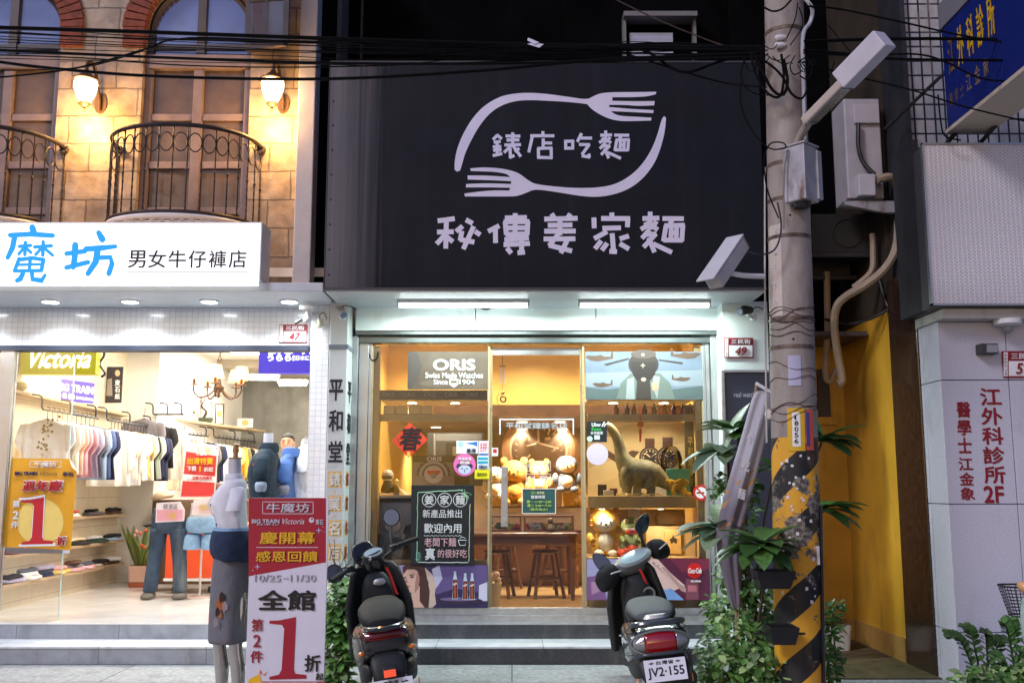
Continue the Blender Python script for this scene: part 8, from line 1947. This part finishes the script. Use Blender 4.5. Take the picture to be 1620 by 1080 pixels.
# long-necked dinosaur model
c = Vector((X(1018, YF+.3, 780), YF+.3, zsh_)); k = YF/FPX
T = thing('long_necked_dinosaur', 'green grey long-necked dinosaur model with raised neck on the right window shelf', 'dinosaur model', c)
m_dino = M('dinosaur_hide', (.20,.19,.10), .55, var=.3, scale=18, bump=.3, stain=(.36,.32,.2), st=(.5,.8))
D = lambda u, v, dy=0: Vector((X(u, YF+.3, v), YF+.3+dy, Z(v, YF+.3)))
body = [(966,673,5),(962,674,6.5),(966,677,7),(972,685,7.5),(978,698,8.5),(982,715,10),(988,730,15),(998,742,21),(1010,748,24),(1024,750,23),(1036,753,19),(1048,760,12),(1058,768,8),(1070,774,4.5),(1082,779,2)]
MB().tube(spline([D(u, v) for u, v, _ in body], 4), [r_*k for r_ in sum([[body[i][2]+(body[min(i+1,len(body)-1)][2]-body[i][2])*j/4 for j in range(4)] for i in range(len(body)-1)], [])] + [2*k], 16).build('body', m_dino, T)
for u, v0, dy, lr in ((993,742,-.075,1),(992,742,.07,.9),(1030,752,-.075,1),(1032,752,.07,.9)):
    MB().tube(spline([D(u, v0, dy), D(u-4, v0+14, dy*1.1), D(u-1, 772, dy*1.1), D(u-3, 783, dy*1.1)], 4), [.062*lr]*4+[.05*lr]*4+[.034*lr]*4+[.04*lr], 12).build('leg', m_dino, T)
MB().sph(D(961, 674.5), .042, .026, .026).build('head', m_dino, T)
for i in range(14): MB().boxc(D(1000+i*3.6, 737+i*1.2-(3 if 3 < i < 9 else 0), 0), (.006,.02,.012), Matrix.Rotation(R(20),3,'Y')).build('back_ridge', m_dino, T)
c = Vector((X(1075, YF+.2, 780), YF+.2, zsh_)); T = thing('golden_dragon_model', 'small golden yellow crouching dragon model at the right end of the window shelf', 'dragon model', c)
m_gold = M('golden_plastic', (.62,.38,.03), .35, var=.3, scale=20, coat=.3)
E_ = lambda u, v, dy=0: Vector((X(u, YF+.2, v), YF+.2+dy, Z(v, YF+.2)))
MB().tube(spline([E_(1053,760),E_(1060,762),E_(1068,766),E_(1076,770),E_(1084,778),E_(1094,782)]), [.015]*6+[.03]*6+[.04]*6+[.03]*6+[.015]*6+[.006], 10).build('body', m_gold, T)
for u, dy in ((1066,-.04),(1066,.04),(1080,-.04),(1080,.04)): MB().tube([E_(u,768,dy*.5),E_(u-2,776,dy),E_(u+1,783,dy)], [.02,.014,.012], 8).build('leg', m_gold, T)
for s in (-1, 1): MB().prism([E_(1064,764,s*.02),E_(1078,757,s*.09),E_(1088,763,s*.1),E_(1080,770,s*.03)], (0,0,.006)).build('wing', m_gold, T, smooth=0)
solo(rbox(1055, 741, 1092, 783.5, YF+.42, .05), 'teal_box', C(52,110,96,.4,var=.2), 'teal picture box standing behind the golden dragon', 'box', bevel=.003)
for u, v, w_, h_, Y, col, lab in ((953,772,14,12,.2,(46,38,38),'dark little watch stand at the left of the window shelf'),(971,776,12,8,.16,(120,40,40),'small dark red watch box on the window shelf'),(963,778,16,6,.13,(226,214,170),'flat pale card lying at the front left of the shelf'),(1008,774,14,10,.45,(150,160,180),'blue grey card standing behind the dinosaur legs'),(1046,770,20,14,.5,(196,190,186),'pale grey card standing between dinosaur and teal box')):
    solo(rbox(u-w_/2, v-h_/2, u+w_/2, 783.6, YF+Y, .03), 'small_box', C(*col, .4), lab, 'box', bevel=.003)
for u0, u1, lab in ((976,998,'pale bone replica lying left of the three on the shelf front'),(990,1020,'white bone replica lying in the middle on the shelf front'),(1018,1046,'yellowish bone replica lying right of the three on the shelf front')):
    a, b = P(u0, 781, YF+.13), P(u1, 775, YF+.2); a.z = zsh_+.012; b.z = zsh_+.016
    mb = MB(); mb.tube([a, a.lerp(b,.2), a.lerp(b,.8), b], [.012,.007,.007,.012], 8); solo(mb, 'bone_replica', C(232,216,160) if u0 > 980 else C(226,200,110), lab, 'bone replica')
c = P(1013, 660, YF+.1); T = thing('red_lantern_ornament', 'little red lantern with a long tassel hanging in the right window', 'ornament', c)
m_rl = C(214,60,26,.5)
MB().tube([P(1013,640,YF+.1), P(1013,664,YF+.1)], .003, 5).build('string', m_rl, T); MB().loft([[P(1013,671,YF+.1)+Vector((r_*math.cos(2*math.pi*j/20), r_*math.sin(2*math.pi*j/20), z)) for j in range(20)] for z, r_ in ((-.03,.012),(-.02,.026),(0,.034),(.02,.026),(.03,.012))]).build('lantern', C(226,110,30,.4), T)
MB().tube([P(1013,677,YF+.1), P(1013,680,YF+.1), P(1013,699,YF+.1)], [.006,.012,.009], 8).build('tassel', m_rl, T)
# plush toys
m_plw = M_cloth('white_plush', (.75,.72,.62)); m_ply = M_cloth('yellow_plush', (.78,.46,.06)); m_plo = M_cloth('orange_plush', (.55,.26,.04)); m_plr = M_cloth('red_plush', (.55,.06,.02)); m_plg = M_cloth('green_plush', (.16,.20,.07)); m_plb = M_cloth('blue_grey_plush', (.13,.16,.22)); m_plc = M_cloth('cream_plush', (.80,.60,.36)); m_plt = M_cloth('brown_plush', (.45,.22,.05))
zfl = Z(882, YF+.1)
c = Vector((X(957, YF+.35, 870), YF+.35, zfl)); T = thing('tiger_plush', 'big yellow and white tiger plush sitting in the lower right window', 'plush toy', c)
MB().sph(c+Vector((0,0,.31)), .135, .11, .115).build('head', m_ply, T); MB().sph(c+Vector((0,-.05,.29)), .095, .075, .08).build('face', m_plw, T)
MB().loft([ring(c+Vector((0,0,z)), a, a*.8, 20) for z, a in ((.0,.09),(.06,.125),(.15,.11),(.22,.08))]).build('body', m_ply, T, sub=1); MB().sph(c+Vector((0,-.065,.12)), .07, .05, .085).build('belly', m_plw, T)
for s in (-1, 1):
    MB().sph(c+Vector((s*.1,.0,.40)), .036, .02, .036).build('ear', m_plo, T); MB().sph(c+Vector((s*.135,-.02,.15)), .035, .035, .055).build('arm', m_ply, T); MB().sph(c+Vector((s*.06,-.08,.03)), .045, .055, .032).build('foot', m_plw, T); MB().sph(c+Vector((s*.04,-.118,.305)), .009).build('eye', m_black, T)
    for k_ in range(3): MB().boxc(c+Vector((s*.125,-.03,.27+k_*.045)), (.02,.06,.012)).build('stripe', m_plo, T, bevel=.004); MB().boxc(c+Vector((s*.105,-.045,.07+k_*.04)), (.03,.05,.01)).build('stripe', m_plo, T, bevel=.004)
MB().sph(c+Vector((0,-.127,.285)), .012, .008, .008).build('nose', m_black, T); MB().tube(spline([c+Vector((-.03,-.122,.262)), c+Vector((0,-.126,.252)), c+Vector((.03,-.122,.262))]), .003, 5).build('mouth', m_black, T)
c = Vector((X(998, YF+.3, 870), YF+.3, zfl)); T = thing('dinosaur_plush', 'green and red dinosaur plush with wide toothy grin sitting right of the tiger', 'plush toy', c)
MB().loft([ring(c+Vector((0,0,z)), a, a*.85, 20) for z, a in ((.0,.07),(.06,.10),(.14,.085),(.2,.06))]).build('body', m_plg, T, sub=1); MB().sph(c+Vector((0,.0,.27)), .088, .08, .075).build('head', m_plg, T); MB().sph(c+Vector((0,-.06,.245)), .07, .055, .05).build('muzzle', m_plg, T)
MB().sph(c+Vector((0,-.088,.222)), .056, .035, .03).build('mouth', m_plr, T); MB().sph(c+Vector((0,-.04,.06)), .07, .07, .05).build('belly', m_plr, T)
tt = MB()
for i in range(9):
    a = (i-4)/4*.05; tt.sph(c+Vector((a,-.118+abs(a)*.35,.243)), .006, .005, .009, 6, 5)
o_ = tt.build('teeth', m_wht, T)
for s in (-1, 1):
    MB().sph(c+Vector((s*.045,-.06,.31)), .022).build('eye_bump', m_plc, T); MB().sph(c+Vector((s*.045,-.08,.315)), .008).build('eye', m_black, T); MB().sph(c+Vector((s*.085,-.04,.03)), .042, .06, .04).build('foot', m_plr, T); MB().tube([c+Vector((s*.08,-.02,.16)), c+Vector((s*.06,-.09,.13))], [.028,.018], 8).build('arm', m_plg, T)
for i, (u0, v0, u1, v1, Y, lab) in enumerate(((1022,832,1100,882,.42,'large pale wooden clock case behind the grey scooter mirror'),(1052,838,1078,876,.38,'small wooden frame with a dark emblem leaning on the pale case'))):
    b = board('wooden_case', lab, 'case', u0, v0, u1, v1, YF+Y, m_lwood if i == 0 else C(210,170,100), .05 if i == 0 else .02, bevel=.004)
    if i: prints(b, YF+Y, [(C(70,56,30), [(1065,845),(1067,850),(1072,853),(1070,860),(1066,857),(1062,860),(1059,853),(1063,850)])], 'emblem')
c = P(1060, 815, YF+.6); solo(MB().loft([[Vector((c.x+dx+.0, YF+.6, Z(828, YF+.6))) + Vector((p.x, p.y*.5, z)) for p in ring((0,0,0), a, a, 18)] for dx, z, a in ((0,0,.13),(.0,.06,.14),(-.01,.11,.11),(-.02,.13,.05))]), 'linen_bag', M_cloth('linen', (.50,.36,.2)), 'beige cloth bag lying at the back of the lower right window', 'bag', smooth=60)
solo(rbox(995, 805, 1012, 830, YF+.6, .05), 'printed_carton', C(200,190,206), 'pale printed carton behind the dinosaur plush', 'carton', bevel=.003)
# --- the room: table, stools, counter, glass cases, clock poster, toys
Yt = 10.2
ztb = Z(843, Yt); x0, x1 = X(700, Yt, 843), X(914, Yt, 843)
T = thing('wooden_table', 'long dark wooden table with tapered legs behind the glass door', 'table', ((x0+x1)/2, Yt+.3, FLR))
MB().box(x0, x1, Yt, Yt+.7, ztb-.035, ztb).build('tabletop', m_dwood, T, bevel=.006, smooth=0); MB().box(x0+.04, x1-.04, Yt+.03, Yt+.67, ztb-.12, ztb-.036).build('apron', m_dwood, T, smooth=0)
for x in (x0+.06, x1-.05):
    for y in (Yt+.06, Yt+.64): MB().loft([ring((x,y,z), a, a, 12, 5) for z, a in ((FLR+.004,.018),(ztb-.12,.034),(ztb-.036,.036))]).build('leg', m_dwood, T)
def stool(u, vseat, vfoot, lab, rz):
    g_ = G(u, vfoot, FLR+.004); Y = g_.y; hz = Z(vseat, Y)-FLR
    T = thing('wooden_stool', lab, 'stool', (X(u, Y, vfoot), Y, FLR+.004), 'dark wooden stools', True, (0,0,rz))
    MB().lathe((0,0,hz-.035), [(0,0),(.12,0),(.145,.01),(.145,.028),(.13,.035),(0,.03)], 28).build('seat', m_dwood, T)
    L_ = [(s1, s2) for s1 in (-1,1) for s2 in (-1,1)]
    for s1, s2 in L_: MB().tube([(s1*.155, s2*.155, 0), (s1*.085, s2*.085, hz-.036)], [.019,.022], 10).build('leg', m_dwood, T)
    for s in (-1, 1):
        MB().tube([(-.125, s*.125, hz*.42), (.125, s*.125, hz*.42)], .012, 8).build('stretcher', m_dwood, T); MB().tube([(s*.125, -.125, hz*.36), (s*.125, .125, hz*.36)], .012, 8).build('stretcher', m_dwood, T)
stool(864, 870, 944, 'dark wooden stool nearest the door, right of its handle', R(12)); stool(884, 860, 929, 'dark wooden stool behind the nearest right one, partly hidden by it', R(30)); stool(786, 870, 944, 'dark wooden stool at the left edge of the glass door', R(-10)); stool(797, 859, 929, 'dark wooden stool under the table at left, behind another', R(20))
Yq = 11.9
x0, x1 = X(640, Yq, 880), X(1000, Yq, 880); zq = Z(838, Yq)
T = thing('shop_counter', 'brown fronted noodle counter behind the stools carrying glass food cases', 'counter', ((x0+x1)/2, Yq, FLR))
MB().box(x0, x1, Yq, Yq+.7, FLR+.004, zq-.03).build('front', M('rosy_brown_panel', (.30,.17,.11), .35, var=.25, scale=3, coat=.3), T, smooth=0); MB().box(x0-.02, x1+.02, Yq-.03, Yq+.72, zq-.029, zq).build('top', m_dwood, T, smooth=0, bevel=.004)
text(T, 'Swiss Made Watches', (842, 857, 925, 866), Yq, C(220,190,150), .0); text(T, '1904', (897, 868, 922, 875), Yq, C(200,170,130), 0)  # reflection of the window poster, painted on the counter front as lettering
for i, (u0, u1, lab) in enumerate(((776, 825, 'left glass food case on the table'), (829, 908, 'right glass food case on the table full of vegetables'))):
    x0, x1, z0, z1 = rectw(u0, 818, u1, 842, Yt+.42); z0 = ztb+.001
    T = thing('glass_food_case', lab, 'food case', ((x0+x1)/2, Yt+.5, z0), 'glass food cases')
    fr = MB(); 
    for a in (x0, x1-.018): 
        for b in (Yt+.42, Yt+.62): fr.box(a, a+.018, b, b+.018, z0, z1)
    fr.box(x0, x1, Yt+.42, Yt+.64, z1+.0005, z1+.02); fr.box(x0, x1, Yt+.42, Yt+.64, z0-.0, z0+.014); fr.build('frame', m_dwood, T, smooth=0)
    MB().box(x0+.019, x1-.019, Yt+.425, Yt+.43, z0+.015, z1-.001).build('glass_front', m_glass, T, smooth=0)
    cols = [((230,220,200),.03),((200,60,30),.03),((220,200,60),.028),((110,140,40),.03),((240,230,210),.032),((150,180,60),.028),((210,120,50),.03)]
    n = 6 if i == 0 else 11
    for q_ in range(n):
        cc, r_ = cols[(q_*3+i) % 7]; x = x0+.05+(x1-x0-.1)*q_/(n-1)
        nm = ['white', 'red', 'yellow', 'green', 'cream', 'light green', 'orange'][(q_*3+i) % 7]
        mb = MB(); rq = random.Random(q_+i*20)
        for _ in range(5): mb.sph((x+rq.uniform(-.03,.03), Yt+.5+rq.uniform(-.03,.05), z0+.03+rq.uniform(0,.03)), r_*rq.uniform(.7,1.1), r_, r_*.8, 8, 6)
        solo(mb, 'food_heap', C(*cc, .6), '%s heap of ingredients in the %s glass case, heap %d from left' % (nm, 'left' if i == 0 else 'right', q_+1), 'food', 'heaps of food in the glass cases')
c = Vector((X(871, Yt+.2, 842), Yt+.2, ztb+.001)); T = thing('dark_bust', 'small dark bust figurine standing on the wooden table', 'figurine', c)
MB().loft([ring(c+Vector((0,0,z)), a, a*.7, 16) for z, a in ((0,.055),(.04,.06),(.075,.03),(.09,.022))]).build('torso', C(72,58,40,.4), T, sub=1); MB().sph(c+Vector((0,0,.115)), .03).build('head', C(72,58,40,.4), T)
Yc = 12.6
cp = board('watch_dial_poster', 'big brown watch dial poster with pale numerals at the back of the noodle shop', 'poster', 792, 664, 925, 778, Yc, C(150,112,80,.5,var=.2), .02)
m_pl = C(250,228,196)
ringp = lambda u, v, r0, r1, a0, a1, n=24: [(u+r1*math.cos(R(a0+(a1-a0)*i/n)), v+r1*math.sin(R(a0+(a1-a0)*i/n))) for i in range(n+1)] + [(u+r0*math.cos(R(a1-(a1-a0)*i/n)), v+r0*math.sin(R(a1-(a1-a0)*i/n))) for i in range(n+1)]
prints(cp, Yc, [(C(126,96,74), rc(793,665,924,683)), (C(206,160,118), ringp(852,712,46,58,150,395)), (C(238,206,166), ringp(852,712,43,46,150,395)), (C(120,92,72), ellp(852,712,42,42,30)), (C(214,176,140), ringp(852,712,50,54,-60,40)), (m_pl, [(850,680),(853,680),(854,700),(850,700)]), (m_pl, [(831,704),(848,700),(849,702),(833,707)]), (m_pl, [(844,697),(856,700),(884,708),(883,710),(855,703)]), (m_pl, [(829,727),(838,718),(840,720),(831,729)]), (m_pl, [(862,692),(871,690),(871,695),(862,697)])] + [(m_pl, [(852+38*math.cos(R(a))-1, 712+38*math.sin(R(a))-1), (852+38*math.cos(R(a))+1, 712+38*math.sin(R(a))-1), (852+34*math.cos(R(a))+1, 712+34*math.sin(R(a))+1), (852+34*math.cos(R(a))-1, 712+34*math.sin(R(a))+1)]) for a in range(0,360,15)], 'dial')
text(cp, '12', (866,678,880,688), Yc, m_pl, .03, .15, lift=.008); text(cp, '9', (827,690,834,698), Yc, m_pl, .04, .15, lift=.008); text(cp, '3', (872,706,880,714), Yc, m_pl, .04, .15, lift=.008)
zc_ = Z(838, Yq)
def plush(u, vb, Y, s, body, belly, lab, name='plush_toy', ears=True):
    c = P(u, vb, Y); T = thing(name, lab, 'plush toy', c)
    MB().loft([ring(c+Vector((0,0,z*s)), a*s, a*.8*s, 18) for z, a in ((0,.08),(.06,.115),(.14,.10),(.2,.06))]).build('body', body, T, sub=1); MB().sph(c+Vector((0,0,.27*s)), .115*s, .1*s, .1*s).build('head', body, T)
    MB().sph(c+Vector((0,-.055*s,.255*s)), .085*s, .055*s, .07*s).build('face', belly, T); MB().sph(c+Vector((0,-.06*s,.1*s)), .065*s, .05*s, .07*s).build('belly', belly, T)
    for q_ in (-1, 1):
        MB().sph(c+Vector((q_*.12*s,-.02*s,.13*s)), .035*s, .035*s, .06*s).build('arm', body, T); MB().sph(c+Vector((q_*.07*s,-.07*s,.02*s)), .045*s, .05*s, .035*s).build('foot', body, T); MB().sph(c+Vector((q_*.035*s,-.105*s,.275*s)), .009*s).build('eye', m_black, T)
        if ears: MB().sph(c+Vector((q_*.085*s,0,.36*s)), .035*s, .02*s, .035*s).build('ear', body, T)
    MB().sph(c+Vector((0,-.112*s,.255*s)), .012*s, .008*s, .009*s).build('nose', m_black, T)
sh = solo(MB().box(X(770,11.5,800), X(925,11.5,800), 11.4, 11.75, Z(800,11.5)-.02, Z(800,11.5)), 'plush_shelf', m_dwood, 'dark shelf carrying plush toys and bowls above the noodle counter', 'shelf', smooth=0)
plush(897, 777, 11.45, 1.1, m_plb, m_plc, 'blue grey plush toy with a cream face on the right behind the glass door', ears=False)
plush(813, 797, 11.5, 1.35, m_plt, m_plo, 'large orange brown bear plush left of the green notice board')
plush(783, 787, 11.45, .95, m_plw, m_plc, 'small white plush doll at the left edge behind the glass door', ears=False)
plush(853, 780, 11.6, 1.0, m_ply, m_plc, 'golden yellow plush partly behind the takeaway lettering on the door')
plush(912, 800, 11.5, .8, m_ply, m_plc, 'small golden plush low at the right behind the glass door')
solo(MB().box(X(890,11.5,770), X(910,11.5,770), 11.42, 11.62, Z(800,11.5)+.0005, Z(778,11.45)), 'wicker_box', M('wicker', (.55,.33,.10), .7, var=.35, scale=60, bump=.6), 'wicker box under the blue grey plush toy', 'box', smooth=0)
solo(MB().box(X(842,11.6,770), X(866,11.6,770), 11.5, 11.7, Z(800,11.5)+.0005, Z(781,11.6)), 'wicker_box', MATS['wicker'], 'wicker box under the golden yellow plush', 'box', smooth=0)
solo(MB().box(X(775,11.45,790), X(793,11.45,790), 11.4, 11.6, Z(800,11.5)+.0005, Z(788,11.45)), 'wicker_box', MATS['wicker'], 'wicker box under the small white plush doll', 'box', smooth=0)
for u, lab in ((792,'dark noodle bowl at the left under the plush shelf'),(850,'dark noodle bowl behind the green notice board'),(884,'dark noodle bowl right of the green notice board')):
    c = Vector((X(u, Yq+.2, 830), Yq+.2, zq+.001)); solo(MB().lathe(c, [(0,0),(.04,0),(.05,.02),(.09,.075),(.085,.075),(.045,.025),(0,.02)], 20), 'noodle_bowl', C(44,30,24,.3), lab, 'bowl')
# wind chime in the doorway
c = P(795, 568, YF+.3); T = thing('wind_chime', 'wind chime with metal tubes and a round bell hanging inside the doorway', 'wind chime', c)
MB().tube([P(795,552,YF+.3), P(795,578,YF+.3)], .003, 5).build('string', m_iron, T); MB().lathe(P(795,580,YF+.3), [(0,0),(.03,0),(.03,.008),(0,.012)], 14).build('disc', m_bronze, T)
for k_ in range(4): MB().tube([P(791+k_*2.6,582,YF+.3+.01*(k_ % 2)), P(791+k_*2.6,606,YF+.3+.01*(k_ % 2))], .005, 7).build('chime_tube', m_steel, T)
MB().tube([P(795,606,YF+.3), P(795,622,YF+.3)], .002, 5).build('string', m_iron, T); MB().torus(P(796,631,YF+.3), .025, .008, 'y').build('bell_ring', m_bronze, T); MB().sph(P(795,621,YF+.3), .022, .022, .018).build('bell', M('brass', (.6,.42,.15), .3, metal=1.0), T)
MB().tube(spline([P(790,622,YF+.3), P(786,630,YF+.3), P(789,640,YF+.3), P(790,645,YF+.3)]), .003, 5).build('loose_string', m_iron, T)
c = P(777, 905, YF+.6); T = thing('popcorn_tub', 'pale tub heaped with crumpled paper at the left edge of the doorway', 'tub', Vector((c.x, c.y, FLR+.004)))
MB().lathe(Vector((c.x,c.y,FLR+.004)), [(0,0),(.07,0),(.1,.26),(.095,.26),(0,.24)], 18).build('tub', C(176,170,140), T)
mb = MB(); [mb.sph(Vector((c.x+rr.uniform(-.06,.06), c.y+rr.uniform(-.06,.06), FLR+.27+rr.uniform(0,.07))), .035, .03, .03, 7, 5) for _ in range(9)]; mb.build('paper', C(214,180,150), T)
# hook and cable at the top left of the left window
solo(MB().tube(spline([P(598,556,YF-.01), P(596,566,YF-.012), P(590,570,YF-.012), P(586,566,YF-.01), P(585,560,YF-.01)]), .006, 6), 'black_hook', m_black, 'black curled wire hook at the upper left corner of the left window', 'hook')
